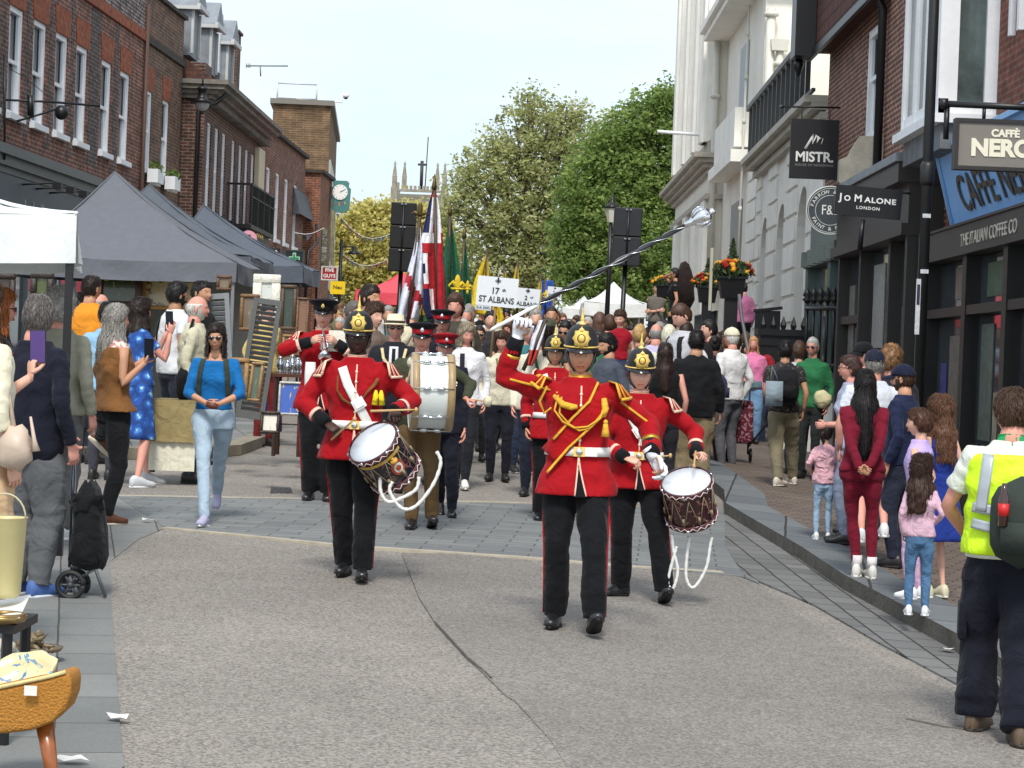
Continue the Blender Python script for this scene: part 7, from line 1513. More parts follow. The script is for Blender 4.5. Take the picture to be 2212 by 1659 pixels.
M = MB(); a = bg_.px(671, 782, -.2); M.tube([a, a + Vector((0, 0, -.12)), a + Vector((-.01, 0, -.27)), a + Vector((-.015, 0, -.3))], [.045, .05, .035, .01], 8, fl=.3); M.build('sash_end', M_buff, bg_.t)
M = MB(); a = bg_.px(733, 737, -.2); M.box(a, (.19, .02, .19), rot=(R(-20), 0, 0)); o = M.build('music_card', mat((206, 200, 186), .7, .2, 60), bg_.t, False); bg_.free(o, 'music_card', 'small card of sheet music clipped in front of the bugler', 'sheet music')
bd = Person('bass drummer in olive green pullover, khaki trousers and red banded peaked cap', 914, 702, foot=1141, skin='pink', hair=('crop', 'dark'), fat=.5, shoe=((30, 28, 28), (20, 20, 20)), feet=(('px', 890, 1143, 0, -8, 0), ('px', 932, 1143, .02, 8, -14)), hands=(('px', 876, 838, -.2), ('px', 1006, 862, -.2)), poles=((-1, .2, -.4), (1, .3, -.4)), curl=(1.1, 1.1), palm=((.6, -.2, .3, .2, -.3, .9), (0, 0, -1, .9, -.3, -.2)), nod=2)
bd.top(cloth((62, 66, 48), .15), 'pullover', 1., off=.02, hem=.88); bd.legs(cloth((104, 82, 54), .15), 'trousers', .92, 1., taper=.9); peaked_cap(bd, (176, 26, 38), (26, 22, 30))
dt_ = bd.t.location.y - .42; c = P(932, 847, dt_); t = thing('bass_drum', 'big white bass drum with wooden hoops strapped to the drummer in olive green', 'drum', c, R(6)); u = dt_ / FF; r_ = 81 * u; hw = 46 * u
TX_ = Matrix.Rotation(R(90), 4, 'Y') @ Matrix.Rotation(R(0), 4, 'X')
M = MB(); M.lathe([(r_ * .97, -hw), (r_ * .97, hw)], 48, M=TX_, cap=(0, 0)); M.build('shell', mat((216, 222, 218), .35, .06, 60, kind='white_sparkle_shell'), t)
for s_ in (-1, 1):
 M = MB(); M.lathe([(r_ * .99, s_ * hw), (r_ * 1.03, s_ * hw), (r_ * 1.03, s_ * (hw - .058)), (r_ * .975, s_ * (hw - .058))], 48, M=TX_, cap=(0, 0)); M.build('hoop', mat((168, 142, 104), .4, .1), t)
 M = MB(); M.lathe([(.001, s_ * (hw - .004)), (r_ * .99, s_ * (hw - .004)), (r_ * .99, s_ * (hw - .012))], 48, M=TX_); M.build('drum_head', mat((226, 214, 204), .5, .04, 5), t)
for a in [k * math.pi / 4 + .1 for k in range(8)]:
 M = MB(); y, z = -math.cos(a) * r_ * 1.035, math.sin(a) * r_ * 1.035; M.tube([(-hw + .01, y, z), (hw - .01, y, z)], .006, 6); M.ell((-.055, y * .99, z * .99), (.035, .016, .018)); M.ell((.055, y * .99, z * .99), (.035, .016, .018)); M.build('tension_rod', M_chrome, t)
def beater(p, a, b, lab):
 M = MB(); M.tube([a, b], .008, 6); o = M.build('shaft', M_wood, p.t); k = MB(); k.ell(b, (.04, .04, .045), e=.15); k.build('felt_ball', cloth((210, 204, 176)), o); p.free(o, 'drum_beater', lab, 'beater', 'bass drum beaters')
beater(bd, bd.px(878, 845, -.25), bd.px(889, 782, -.3), 'cream ball beater raised beside the left edge of the bass drum'); beater(bd, bd.px(1008, 862, -.22), bd.px(1054, 867, -.26), 'cream ball beater stretched out right of the bass drum')
o1 = Person('army officer with medals and all-red cap, just behind the bass drum', 962, 725, foot=1118, skin='pink', hair=('crop', 'dark'), shoe=BLK, look=10, fat=.2, feet=(('px', 950, 1112, .05, 5, 30), ('px', 975, 1118, 0, 5, 0)), hands=(None, ('px', 1003, 950, -.05)))
o1.top(cloth((26, 28, 40)), 'tunic', 1., off=.02, hem=.80, flare=.15); o1.legs(cloth((26, 28, 40)), 'trousers', 1.05); peaked_cap(o1, (184, 26, 36), (150, 24, 34))
M = MB()
for k in range(5): M.box(o1.surf(o1.zs - .12, .04 + k * .022, .035), (.018, .006, .045), mi=k % 3); M.ell(o1.surf(o1.zs - .155, .04 + k * .022, .035), (.009, .004, .009), mi=3)
M.build('medals', [cloth((170, 30, 40)), cloth((226, 226, 230)), cloth((50, 60, 120)), M_chrome], o1.t)
o2 = Person('tall army officer in black cap with red band, behind the all-red capped officer', 956, 674, d=23.2, skin='pink', hair=('crop', 'dark'), shoe=BLK); o2.top(cloth((28, 30, 44)), 'tunic', 1., off=.02, hem=.80); o2.legs(cloth((28, 30, 44))); peaked_cap(o2, (176, 26, 36), (24, 24, 32))
mp = Person('man in cream panama hat, sunglasses and dark suit with a civic chain', 855, 684, d=22, skin='pink', hair=('crop', 'grey'), fat=.3, shoe=BLK, look=6); mp.top(cloth((34, 36, 44)), 'jacket', 1., off=.024, hem=.82); mp.legs(cloth((34, 36, 44))); mp.glasses()
mp.strip([(0, mp.zs + .02), (0, 1.2)], .09, cloth((222, 224, 230)), 'shirt', off=.034); mp.strip([(0, mp.zs), (0, 1.15)], .035, cloth((30, 30, 40)), 'tie', off=.044)
M = MB(); M.tube([mp.surf(z, x, .05) for z, x in ((1.43, -.12), (1.33, -.1), (1.26, -.05), (1.2, 0), (1.26, .05), (1.33, .1), (1.43, .12))], .016, 6, fl=.4); M.build('civic_chain', cloth((214, 196, 150)), mp.t)
def brimhat(p, m, band, r=1.55, h=.1):
 T = Matrix.Translation(p.hc) @ p.Rh.to_4x4() @ Matrix.Scale(p.hs, 4); M = MB(); S = lambda z, k: [T @ Vector((.09 * k * math.sin(a), -.112 * k * math.cos(a) + .004, z)) for a in [2 * math.pi * j / 28 for j in range(28)]]
 M.rings([S(.04, 1.0), S(.036, r), S(.042, r), S(.05, 1.03), S(.04 + h, .88), S(.045 + h, .7), S(.035 + h, .2)]); o = M.build('hat', m, p.t); M = MB(); M.rings([S(.052, 1.045), S(.078, 1.01)], 0, (0, 0)); M.build('hat_band', band, o)
brimhat(mp, cloth((222, 214, 184), .06), cloth((60, 52, 44)))
def simple(label, x, top, d, tc, lc, skin='pale', hair=('short', 'dark'), face=0, sleeve=1., cat_legs='trousers', **k):
 kk = {q: k.pop(q) for q in ('w', 'L', 'name', 'hem', 'lname', 'pat') if q in k}
 p = Person(label, x, top, d=d if 'foot' not in k else None, face=face, skin=skin, hair=hair, **k) if 'foot' not in k else Person(label, x, top, face=face, skin=skin, hair=hair, **k)
 p.top(kk.get('pat') or cloth(tc), kk.get('name', 'top'), sleeve, hem=kk.get('hem', .88)); 
 if lc: p.legs(cloth(lc), kk.get('lname', 'trousers'), kk.get('w', 1.), kk.get('L', 1.))
 return p
WS = ((226, 226, 224), (232, 232, 230))
p = simple('blonde grey haired woman in white cardigan and white trainers beside the officer', 1008, 700, None, (222, 222, 226), (34, 36, 42), 'pink', ('bob', 'ash'), 0, foot=1054, fem=1, look=25, nod=12, shoe=WS, feet=(('px', 985, 1050, 0, -5, 0), ('px', 1003, 1056, 0, 5, 0)), hairL=.12, name='cardigan')
p.strip([(-.03, p.zs), (-.02, 1.0)], .05, cloth((40, 40, 46)), 'lapel', off=.03)
p = simple('woman scout leader in cream shirt with green and yellow neckerchief, brown hair', 1086, 718, None, (212, 206, 184), (30, 32, 42), 'pink', ('bob', 'brown'), 0, foot=1038, fem=1, fat=.4, look=-15, nod=10, hairL=.1, name='shirt', hands=(None, None))
M = MB(); M.tube([p.surf(z, x, .03) for z, x in ((1.44, -.06), (1.36, -.04), (1.25, 0), (1.36, .04), (1.44, .06))], .013, 6, fl=.5); M.build('neckerchief', cloth((120, 130, 60)), p.t)
p = simple('scout leader with long dark hair and cream shirt looking aside, behind the mace hand', 1166, 705, None, (214, 208, 188), (30, 34, 50), 'pink', ('long', 'dark'), 0, foot=1072, fem=1, fat=.5, look=-35, hairL=.2, name='shirt')
p.strip([(-.04, 1.44), (0, 1.28)], .03, cloth((60, 90, 60)), 'neckerchief', off=.03)
simple('bare shouldered woman in sunglasses and dark strappy top behind the scout leaders', 1036, 705, 27, (40, 40, 44), (40, 40, 46), 'tan', ('pony', 'dark'), 0, .0, fem=1).glasses()
simple('curly brown haired youth in dark jacket right of the tall officer', 985, 640, 26, (70, 66, 58), (50, 50, 56), 'pink', ('curly', 'brown'), -8, curly=.6, hk=1.02)
simple('older man with glasses and grey hair in the parade, under the 17th placard', 1008, 665, 30, (150, 140, 110), (50, 50, 56), 'pink', ('short', 'grey'), 0)
simple('dark haired person in dark jacket under the 17th placard, head bowed', 1060, 672, 29, (50, 52, 56), (50, 50, 56), 'pale', ('short', 'black'), 10)
simple('wavy brown haired young man in grey shirt left of the panama hat', 807, 660, 23.5, (110, 96, 84), (60, 60, 66), 'pale', ('curly', 'brown'), 45, curly=.5)
simple('bearded man in a white t-shirt looking right, behind the band on the left', 797, 618, 24.5, (224, 226, 222), (60, 60, 70), 'tan', ('short', 'dark'), 60, .45, beard=1)
simple('grey haired man with sunglasses pushed up, in profile behind the bugler', 762, 652, 27, (60, 60, 66), (60, 60, 66), 'pink', ('short', (90, 84, 80)), 70)
simple('person in floppy grey bucket hat under the 2nd placard', 1158, 668, 27, (120, 118, 110), (50, 50, 56), 'pale', ('short', 'grey'), 0)
p = simple('man with sunglasses on his forehead and black backpack straps, right of the mace hand', 1192, 662, 30, (200, 200, 196), (50, 60, 80), 'tan', ('crop', 'dark'), 0, .45); p.backpack(cloth((30, 30, 34)))
p = simple('person in olive baseball cap seen from behind, under the mace', 1184, 690, 26, (70, 72, 70), (50, 50, 56), 'tan', ('short', 'dark'), 175, .45); p.cap(cloth((74, 78, 64)))
flagm('red_white_flag', 'red and white striped flag slanting behind the drum major\'s raised arm', (1180, 690), (1130, 800), 22, [(1165, 1182, 692), (1148, 1172, 730), (1142, 1160, 770), (1140, 1150, 790)], ([(222, 222, 230), (196, 60, 52), (70, 70, 110)], lambda v, u: 1 if v > .62 else (2 if .4 < u < .5 else 0)), None)
# ================================================= spectators, left
def T_(c): return cloth(c)
def F1(x, y, dy=0): return ('px', x, y, dy)
p = simple('silver haired man seen from behind in navy jacket, grey tracksuit trousers and blue trainers', 82, 643, None, (22, 25, 38), (92, 94, 96), 'pink', ('short', (120, 114, 110)), 150, foot=1288, fat=.45, name='jacket', hem=.80, look=28, shoe=((70, 100, 160), (206, 210, 214)), hands=(None, F1(165, 985, .1)), w=1.25); p.glasses()
p.strip([(.07, 1.42), (.13, 1.28)], .006, cloth((150, 60, 50)), 'piping', off=.03, back=1)
c = G(190, 1288); t = thing('shopping_trolley', 'black fabric shopping trolley with two spoked wheels, standing beside the grey tracksuit trousers', 'shopping trolley', c); q = t.location; u = q.y / FF
def tp(x, y, dy=0.): return P(x, y, q.y + dy) - q
M = MB(); rs = []
for x0, x1, y, dp in ((166, 226, 1225, .13), (150, 232, 1205, .16), (158, 230, 1150, .16), (168, 222, 1090, .15), (172, 215, 1060, .12), (184, 204, 1040, .06)):
 a, b = tp(x0, y, .0), tp(x1, y, .0); c_ = (a + b) / 2; h_ = (b.x - a.x) / 2; rs.append([c_ + Vector((h_ * math.copysign(abs(math.cos(k)) ** .6, math.cos(k)), dp * math.copysign(abs(math.sin(k)) ** .7, math.sin(k)), .012 * math.sin(5 * k))) for k in [2 * math.pi * j / 20 for j in range(20)]])
M.rings(rs); o = M.build('bag', cloth((20, 21, 24), .2, bump=1.), t)
M = MB(); M.ell(tp(192, 1085, -.1), (.085, .07, .09), e=.8); M.build('flap', cloth((22, 23, 26), .2), o)
M = MB(); fr = mat((120, 122, 126), .3, metal=.8)
for dx in (0, 9): M.tube([tp(150 + dx, 1225, -.06 if dx else .12), tp(158 + dx * .6, 985, -.03 if dx else .06)], .009, 8)
M.tube([tp(157, 985, -.03), tp(160, 965, .0), tp(166, 985, .06)], .013, 8); M.tube([tp(152, 1226, -.1), tp(205, 1226, -.1), tp(228, 1290, -.1)], .011, 8); M.tube([tp(205, 1228, -.1), tp(172, 1250, -.1)], .009, 8); M.build('frame', fr, t)
for k, (dx, dy) in enumerate(((0, -.14), (12, .12))):
 cc = tp(152 + dx, 1264 - 4 * k, dy); w_ = MB(); r_ = 27 * u; w_.tube([cc + Vector((r_ * math.cos(a), 0, r_ * math.sin(a))) for a in [2 * math.pi * j / 24 for j in range(25)]], .016, 8); wh = w_.build('wheel', mat((24, 24, 26), .6), t)
 w_ = MB()
 for j in range(6): a = j * math.pi / 3; w_.tube([cc, cc + Vector((r_ * math.cos(a), 0, r_ * math.sin(a)))], .008, 5)
 w_.ell(cc, (.02, .02, .02)); w_.build('spokes', mat((60, 62, 66), .5), wh)
p = Person('woman with long grey hair, tan suede waistcoat and black trousers filming with her phone', 250, 661, foot=1128, face=128, skin='tan', fem=1, hair=('long', 'grey'), hairL=.36, look=-8, shoe=((96, 56, 34), (222, 210, 190)), feet=(('px', 228, 1134, 0, -4, 0), ('px', 196, 1068, .1, 0, 40)), hands=(F1(314, 782, -.12), F1(312, 776, .05)), poles=((0, .35, -1), (0, .3, -1)), palm=((0, -.3, .2, .3, -.6, .8), (0, -.3, .2, .2, -.5, .9)), curl=(.9, .9))
p.top(pattern((190, 130, 120), (232, 214, 206), 26), 'blouse', 0, hem=.92); p.legs(cloth((24, 24, 27), .15), 'trousers', 1.12); p.top(cloth((124, 84, 46), .2), 'waistcoat', 0, off=.03, hem=.90, flare=.5, neck=p.zs - .02)
def phone(p, c, lab, rot=0., lit=None):
 M = MB(); M.box((0, 0, 0), (.076, .009, .156), mi=0); M.box((0, .0052, 0), (.07, .001, .15), mi=1); o = M.build('phone', [M_blk, mat(lit or (30, 34, 44), .15)], p.t, False, M=Matrix.Translation(c) @ Matrix.Rotation(R(rot), 4, 'Z') @ Matrix.Rotation(R(-8), 4, 'X')); p.free(o, 'phone', lab, 'phone', 'mobile phones held up')
phone(p, p.px(322, 752, -.12), 'black phone held up by the woman in the tan waistcoat', 50)
p = Person('woman in blue floral dress with long dark curly hair, filming with a phone', 303, 647, foot=1048, face=120, skin='pink', fem=1, fat=.5, hair=('long', 'dark'), hairL=.42, curly=.5, look=10, shoe=((196, 198, 200), (226, 226, 226)), feet=(('px', 296, 1054, 0, 5, 0), ('px', 318, 1046, 0, 0, 0)), hands=(F1(368, 720, -.1), F1(362, 715, .1)), poles=((.2, .5, -.9), (.3, .3, -1)))
fl = flowers((34, 80, 160), (70, 130, 196), (176, 214, 226)); p.top(fl, 'dress_bodice', .45, hem=.92, off=.018); p.skirt(fl, .44, .07)
phone(p, p.px(366, 690, -.1), 'black phone held up by the woman in the blue floral dress', 40)
p = Person('woman in cream jumper holding up a phone, mostly cut off by the left edge', -42, 612, d=11.2, face=140, skin='pale', fem=1, fat=.35, hair=('bob', 'brown'), hands=(None, F1(66, 815, .1)), poles=(None, (.3, .2, -1)), palm=(None, (0, -.3, .2, .2, -.2, .95)), curl=(.4, 1.), shoe=((200, 190, 170), (220, 220, 220)))
p.top(cloth((222, 216, 190), .1), 'jumper', .86, hem=.9, off=.03, loose=1.25); p.legs(cloth((196, 166, 130), .1), 'trousers', 1.35)
phone(p, p.px(82, 748, .1), 'phone with a purple lit screen held up near the left edge', 40, (90, 70, 130))
M = MB(); M.ell(p.px(30, 968, -.2), (.095, .07, .11), e=.3); M.tube([p.px(30, 925, -.2), p.px(10, 800, -.15), p.px(-10, 720, 0)], .012, 6); M.tube([p.px(66, 900, -.24), p.px(74, 950, -.24), p.px(78, 975, -.24)], [.006, .01, .02], 6); free_mesh(M, 'handbag', mat((196, 176, 158), .5, .08, 9, .2, 20), p, 'pale pink beige bucket handbag with a tassel at the left edge', 'handbag')
p = simple('ginger haired person in black top and glasses at the left edge', -4, 630, 14.8, (20, 20, 22), (40, 40, 46), 'pink', ('long', 'ginger'), 110, fem=1, hairL=.16); p.glasses()
p = Person('woman in bright blue jumper, sunglasses and pale jeans walking towards the camera', 469, 703, foot=1128, skin='tan', fem=1, hair=('bob', 'dark'), hairL=.17, shoe=((176, 172, 200), (226, 226, 230)), feet=(('px', 442, 1138, .0, -6, -4), ('px', 466, 1112, .05, 4, 25)), hands=(F1(450, 873, -.2), F1(470, 874, -.22)), poles=((-1, .35, -.3), (1, .35, -.3)), curl=(.9, 1.), palm=((.3, .8, .2, .9, -.25, -.1), (-.3, .8, .2, -.9, -.25, -.1)), nod=2)
p.top(cloth((22, 104, 168), .08), 'jumper', .8, hem=1.0, off=.012, loose=1.05, neck=p.zs - .0); p.legs(cloth((164, 184, 200), .12), 'jeans', .92, taper=.85); p.glasses()
for sd in (-1, 1): p.strip([(sd * .10, p.zs + .015), (sd * .125, 1.3), (sd * .135, 1.12)], .042, cloth((56, 62, 50)), 'backpack_strap', off=.028)
M = MB(); M.box(p.px(458, 876, -.3), (.1, .035, .05), rot=(0, R(12), 0)); free_mesh(M, 'purse', mat((104, 56, 40), .5), p, 'small brown purse held in both hands by the woman in blue', 'purse')
simple('person with grey curly hair in pale olive jacket behind the black tent post', 132, 630, 16.5, (148, 146, 130), (100, 100, 100), 'pink', ('curly', 'silver'), 160, fat=.3, curly=.5, shoe=WS, hk=1.05)
simple('bald pink headed man in navy shirt looking at the paintings', 218, 636, 25, (34, 40, 62), (60, 60, 70), 'pink', ('bald', 'grey'), 160, fat=.2)
simple('dark haired person in light blue shirt between the bald man and the grey haired woman', 232, 655, 22, (138, 178, 206), (60, 60, 70), 'tan', ('short', 'black'), 170)
p = simple('bearded dark haired man in white t-shirt with black straps facing the big landscape painting', 382, 611, 24, (214, 216, 218), (40, 44, 56), 'olive', ('short', 'black'), 125, .45, fat=.3, beard=1, w=1.); p.strip([(-.09, 1.42), (-.12, 1.2)], .04, M_bk, 'strap', off=.03, back=1); p.strip([(.09, 1.42), (.12, 1.2)], .04, M_bk, 'strap', off=.03, back=1)
p = simple('bald old man with grey beard in cream jacket and black shoulder bag', 424, 640, 22, (196, 192, 166), (70, 74, 80), 'pink', ('bald', 'white'), 95, fat=.3, name='jacket', hem=.85, beard=1)
M = MB(); M.ell(p.px(396, 830, -.25), (.17, .08, .16), e=.2); M.tube([p.px(398, 790, -.28), p.px(402, 740, -.24), p.px(418, 690, -.12)], .016, 6); free_mesh(M, 'shoulder_bag', M_bk, p, 'black shoulder bag hanging behind the man in the cream jacket', 'bag')
simple('young man with short black hair in black top at the back of the stall', 434, 607, 24.5, (28, 28, 30), (40, 40, 46), 'tan', ('crop', 'black'), 60)
simple('person in orange yellow shirt at the back between two gazebo posts', 197, 596, 24, (220, 140, 40), (50, 50, 56), 'tan', ('crop', 'dark'), 150)
p = simple('dark haired woman in yellow top with red trousers looking down by the easel', 577, 652, 28, (206, 180, 110), (110, 34, 34), 'pale', ('bun', 'black'), 45, fem=1, nod=25)
# ================================================= spectators, right
DM = G(1870, 1247, .12).y; DJ = G(1993, 1329, .12).y; DK = G(1697, 1047, .12).y; DT = G(1785, 1166, .12).y
p = Person('steward in yellow hi-vis vest and black rucksack, seen from behind at the right edge', 2188, 845, foot=1588, face=172, skin='pink', fat=.45, hair=('short', (74, 52, 38)), shoe=((92, 76, 60), (50, 44, 38)), feet=(('px', 2200, 1612, 0, 5, 0), ('px', 2105, 1578, .0, -25, 0)), hands=((-.16, -.3, 1.0), (.2, -.26, 1.0)), poles=((-1, .5, -.6), (1, .45, -.5)), nod=14, look=20, curl=(.9, .9))
p.top(cloth((210, 214, 204), .08), 'shirt', .5, hem=.9, off=.02, loose=1.12); v = p.top(mat((204, 244, 24), .6, .06, 10, .5, 8, bd=.04), 'hi_vis_vest', 0, off=.038, hem=.92, neck=p.zs - .0, wob=.03)
M_ref = mat((176, 182, 188), .35, .05, 20, metal=.4)
p.strip([(.12, p.zs - .0), (.14, 1.24), (.15, 1.14)], .055, M_ref, 'reflective_band', off=.055, back=1); p.strip([(-.12, p.zs - .0), (-.14, 1.24), (-.15, 1.14)], .055, M_ref, 'reflective_band', off=.055, back=1); p.strip([(-.19, 1.08), (-.08, 1.06), (.08, 1.06), (.19, 1.08)], .05, M_ref, 'reflective_band', off=.055, back=1); p.strip([(-.19, 1.08), (0, 1.06), (.19, 1.08)], .05, M_ref, 'reflective_band', off=.055)
p.strip([(-.19, 1.16), (.0, 1.14), (.19, 1.16)], .05, M_ref, 'reflective_band', off=.054, back=1)
p.legs(cloth((20, 22, 34), .15), 'cargo_trousers', 1.4, taper=1.05); collar(p, cloth((40, 150, 90)))
for sd, i in ((1, 1), (-1, 0)): M = MB(); hip, kn, an = p.legp[i]; M.box(hip.lerp(kn, .8) + Vector((sd * .10, .02, 0)), (.04, .15, .2)); o = M.build('cargo_pocket', cloth((20, 22, 34), .15), p.t); b_ = o.modifiers.new('b', 'BEVEL'); b_.width = .015; b_.segments = 2
o = p.backpack(mat((34, 44, 38), .8, .15, 10, .3, 12), .31, .46, .17, z=p.zs - .33); o.location.x = -.045; p.free(o, 'backpack', 'dark green black rucksack on the back of the hi-vis steward', 'rucksack')
M = MB(); a = p.px(2168, 1092, -.33); M.tube([a + Vector((0, 0, -.1)), a + Vector((0, 0, .03)), a + Vector((0, 0, .07)), a + Vector((0, 0, .11))], [.026, .026, .014, .012], 10); b_ = p.free(M.build('bottle', mat((60, 22, 16), .1, coat=.8), p.t), 'bottle', 'small dark cola bottle with red label in the steward\'s rucksack pocket', 'bottle'); M = MB(); M.tube([a + Vector((0, 0, .01)), a + Vector((0, 0, -.05))], .0275, 10); M.build('bottle_label', mat((200, 30, 30), .4), b_)
p = Person('girl in maroon tracksuit with very long dark hair, hands clasped behind her back', 1870, 803, foot=1247, lift=.12, face=178, skin='tan', fem=1, hair=('long', 'black'), hairL=.62, shoe=((214, 212, 204), (226, 224, 216)), feet=(('px', 1882, 1250, 0, 8, 0), ('px', 1850, 1246, 0, -14, 0)), hands=((-.03, .2, .93), (.04, .2, .92)), poles=((-1, .6, -.1), (1, .6, -.1)), curl=(.8, .8), palm=((0, 1, 0, .6, .2, -.1), (0, 1, 0, -.6, .2, -.1)), look=5)
mr = cloth((112, 18, 40), .1); p.top(mr, 'tracksuit_top', 1., hem=.9, off=.012); p.legs(mr, 'leggings', .84, .97, taper=.7)
for hip, kn, an in p.legp: M = MB(); M.tube([an + Vector((0, 0, .0)), an + Vector((0, 0, .1))], .043, 12); M.build('sock', cloth((220, 216, 216)), p.t)
p = Person('toddler girl in pink fluffy jumper, pale jeans and dark bunches', 1785, 916, foot=1166, lift=.12, face=178, kid=1, fem=1, skin='pale', hair=('pony', 'dark'), hairL=.2, curly=.5, shoe=WS, look=-20, hands=((-.17, -.08, 1.0), (.2, -.05, 1.02))); p.top(cloth((216, 168, 178), .1, bump=1.2), 'jumper', .9, hem=.84, off=.03, loose=1.3); p.legs(cloth((150, 176, 200), .12), 'jeans', 1.0)
p = Person('little girl with long wavy brown hair, pink top and blue jeans near the kerb', 1993, 985, foot=1329, lift=.12, face=170, kid=1, fem=1, skin='pale', hair=('long', (66, 46, 38)), hairL=.40, curly=.9, shoe=((222, 222, 222), (232, 232, 232)), look=-30, hands=((-.15, -.1, 1.0), None)); p.top(cloth((204, 168, 184), .08), 'top', 1., hem=.86, off=.02); p.legs(cloth((78, 112, 146), .16), 'jeans', 1.12)
for an, y_, p_ in p.feet: M = MB(); M.tube([an + Vector((0, -.07, -.02)), an + Vector((0, -.1, -.02))], .04, 8); M.build('shoe_stripe', M_bk, p.t)
p = simple('brown haired girl in lilac vest, between the maroon tracksuit and the blue dress', 1990, 884, DJ + .9, (186, 164, 216), (196, 160, 190), 'pale', ('short', (84, 54, 40)), -120, 0, kid=1, fem=1, lift=.12, hk=1.15, shoe=WS)
p = Person('girl in royal blue dress with long light brown wavy hair, turned away to the left', 2036, 857, d=DJ + 1.1, lift=.12, face=-150, kid=1, fem=1, skin='pale', hair=('long', (104, 72, 52)), hairL=.4, curly=.5, hk=1.12, shoe=((206, 200, 170), (220, 220, 210)), look=-10); p.top(cloth((30, 52, 130)), 'dress_bodice', 0, hem=.9, off=.018); p.skirt(cloth((30, 52, 130)), .5, .1)
p = simple('bare legged man in white t-shirt and navy cap behind the maroon tracksuit', 1890, 758, DM + 1.5, (206, 210, 218), (70, 74, 84), 'pink', ('crop', 'grey'), 175, .45, fat=.3, lift=.12, L=.42, w=1.2, look=10, feet=(('px', 1912, 1236, 0, 0, 0), ('px', 1860, 1226, 0, 0, 0)), shoe=WS); p.cap(cloth((28, 32, 50))); p.label = 0
p = simple('woman in sunglasses and lilac grey top, in profile beside the navy capped man', 1840, 770, DM + 2.6, (160, 164, 188), (130, 140, 160), 'pink', ('short', (72, 50, 44)), -95, .0, fem=1, lift=.12, hands=((-.1, -.22, 1.1), (.1, -.22, 1.1))); p.glasses()
p = simple('person in black baseball cap behind the navy capped man', 1868, 742, DM + 3.6, (50, 52, 60), (40, 40, 46), 'pink', ('crop', 'dark'), -60, lift=.12); p.cap(cloth((20, 21, 26)))
simple('fair haired boyish man in dark shirt between the two capped men', 1926, 752, DM + 3.3, (40, 40, 50), (60, 60, 66), 'pink', ('curly', (140, 104, 70)), 160, curly=.3, lift=.12)
p = simple('bearded man in navy cap and navy hooded top, looking left', 1955, 790, DM + 1.0, (30, 38, 66), (40, 44, 60), 'tan', ('crop', 'brown'), -120, lift=.12, beard=1, fat=.25); p.cap(cloth((26, 30, 52)))
p = simple('man with black rucksack, printed black shirt and khaki trousers, seen from behind', 1697, 738, None, (34, 34, 34), (122, 114, 92), 'tan', ('short', 'black'), 178, foot=1047, lift=.12, pat=pattern((30, 30, 32), (92, 80, 70), 40, .6), w=1.3, shoe=((206, 196, 182), (222, 214, 200)), feet=(('px', 1712, 1046, 0, 20, 0), ('px', 1680, 1050, 0, -40, 0)), sleeve=.45, hands=(None, F1(1668, 865, .2)))
o = p.backpack(cloth((26, 26, 30)), .33, .5, .2); p.free(o, 'backpack', 'large black rucksack worn by the man in khaki trousers', 'rucksack')
M = MB(); M.box(p.px(1672, 850, -.4), (.21, .1, .3), tap=.95); M.tube([p.px(1666, 820, -.42), p.px(1668, 790, -.42), p.px(1680, 820, -.42)], .008, 5); free_mesh(M, 'tote_bag', cloth((136, 150, 160)), p, 'grey blue tote bag hanging left of the big black rucksack', 'tote bag')
p = simple('grey haired woman in green top and sunglasses facing the parade by the railings', 1757, 731, DK + 1.5, (44, 112, 70), (40, 44, 44), 'pink', ('short', 'silver'), -25, fem=1, lift=.12); p.glasses()
M = MB(); M.ell(p.px(1776, 862, -.16), (.11, .07, .12), e=.25); free_mesh(M, 'shoulder_bag', cloth((206, 196, 156)), p, 'cream cloth shoulder bag beside the woman in green', 'bag')
simple('brown curly haired child facing away beside the woman in green', 1727, 742, DK + 2.2, (190, 190, 196), (60, 60, 66), 'pale', ('curly', 'brown'), 165, curly=.5, lift=.12)
p = simple('woman with long fair hair in pink t-shirt and blue jeans standing by the wall', 1628, 729, None, (222, 128, 170), (112, 148, 180), 'pink', ('long', (178, 132, 92)), -5, foot=957, lift=.12, sleeve=.45, fem=1, fat=.4, hairL=.26, w=1.3, hands=((-.12, -.2, 1.02), None)); p.strip([(-.16, .98), (0, .96), (.16, .98)], .12, cloth((96, 124, 132)), 'tied_jumper', off=.03)
p = simple('woman with dark tied hair, black top and grey skirt, hand on hip', 1545, 728, None, (22, 22, 24), None, 'brown', ('bun', 'black'), -150, foot=1012, sleeve=0, fem=1, fat=.3, hands=(None, (.22, -.05, 1.02)), poles=(None, (1, .3, .2)), look=-30, shoe=BLK, name='vest'); p.skirt(cloth((120, 112, 100)), .4, .05)
M = MB(); M.box(p.px(1552, 925, -.3), (.2, .1, .28), tap=.92); free_mesh(M, 'paper_bag', mat((176, 134, 84), .7, .1, 8, .4, 8), p, 'brown paper carrier bag between the black blazer and the tartan trolley', 'paper bag')
simple('broad man in black blazer and khaki trousers, back to the camera', 1506, 715, 24, (22, 23, 26), (134, 120, 92), 'tan', ('short', 'black'), 176, fat=.5, name='blazer', hem=.84, w=1.3)
simple('woman in black top with long straight dark hair, from behind, left of the blazer', 1438, 744, 23, (20, 20, 22), (40, 40, 46), 'pink', ('long', (48, 32, 28)), 178, .0, fem=1, hairL=.42)
simple('dark bearded man in charcoal hoodie looking left, under the boy in red', 1316, 722, 22.5, (74, 80, 92), (50, 54, 66), 'tan', ('short', 'black'), -60, beard=1, fat=.3, nod=14, hands=((-.1, -.25, 1.2), None))
zt_ = P(1341, 669, 24).z
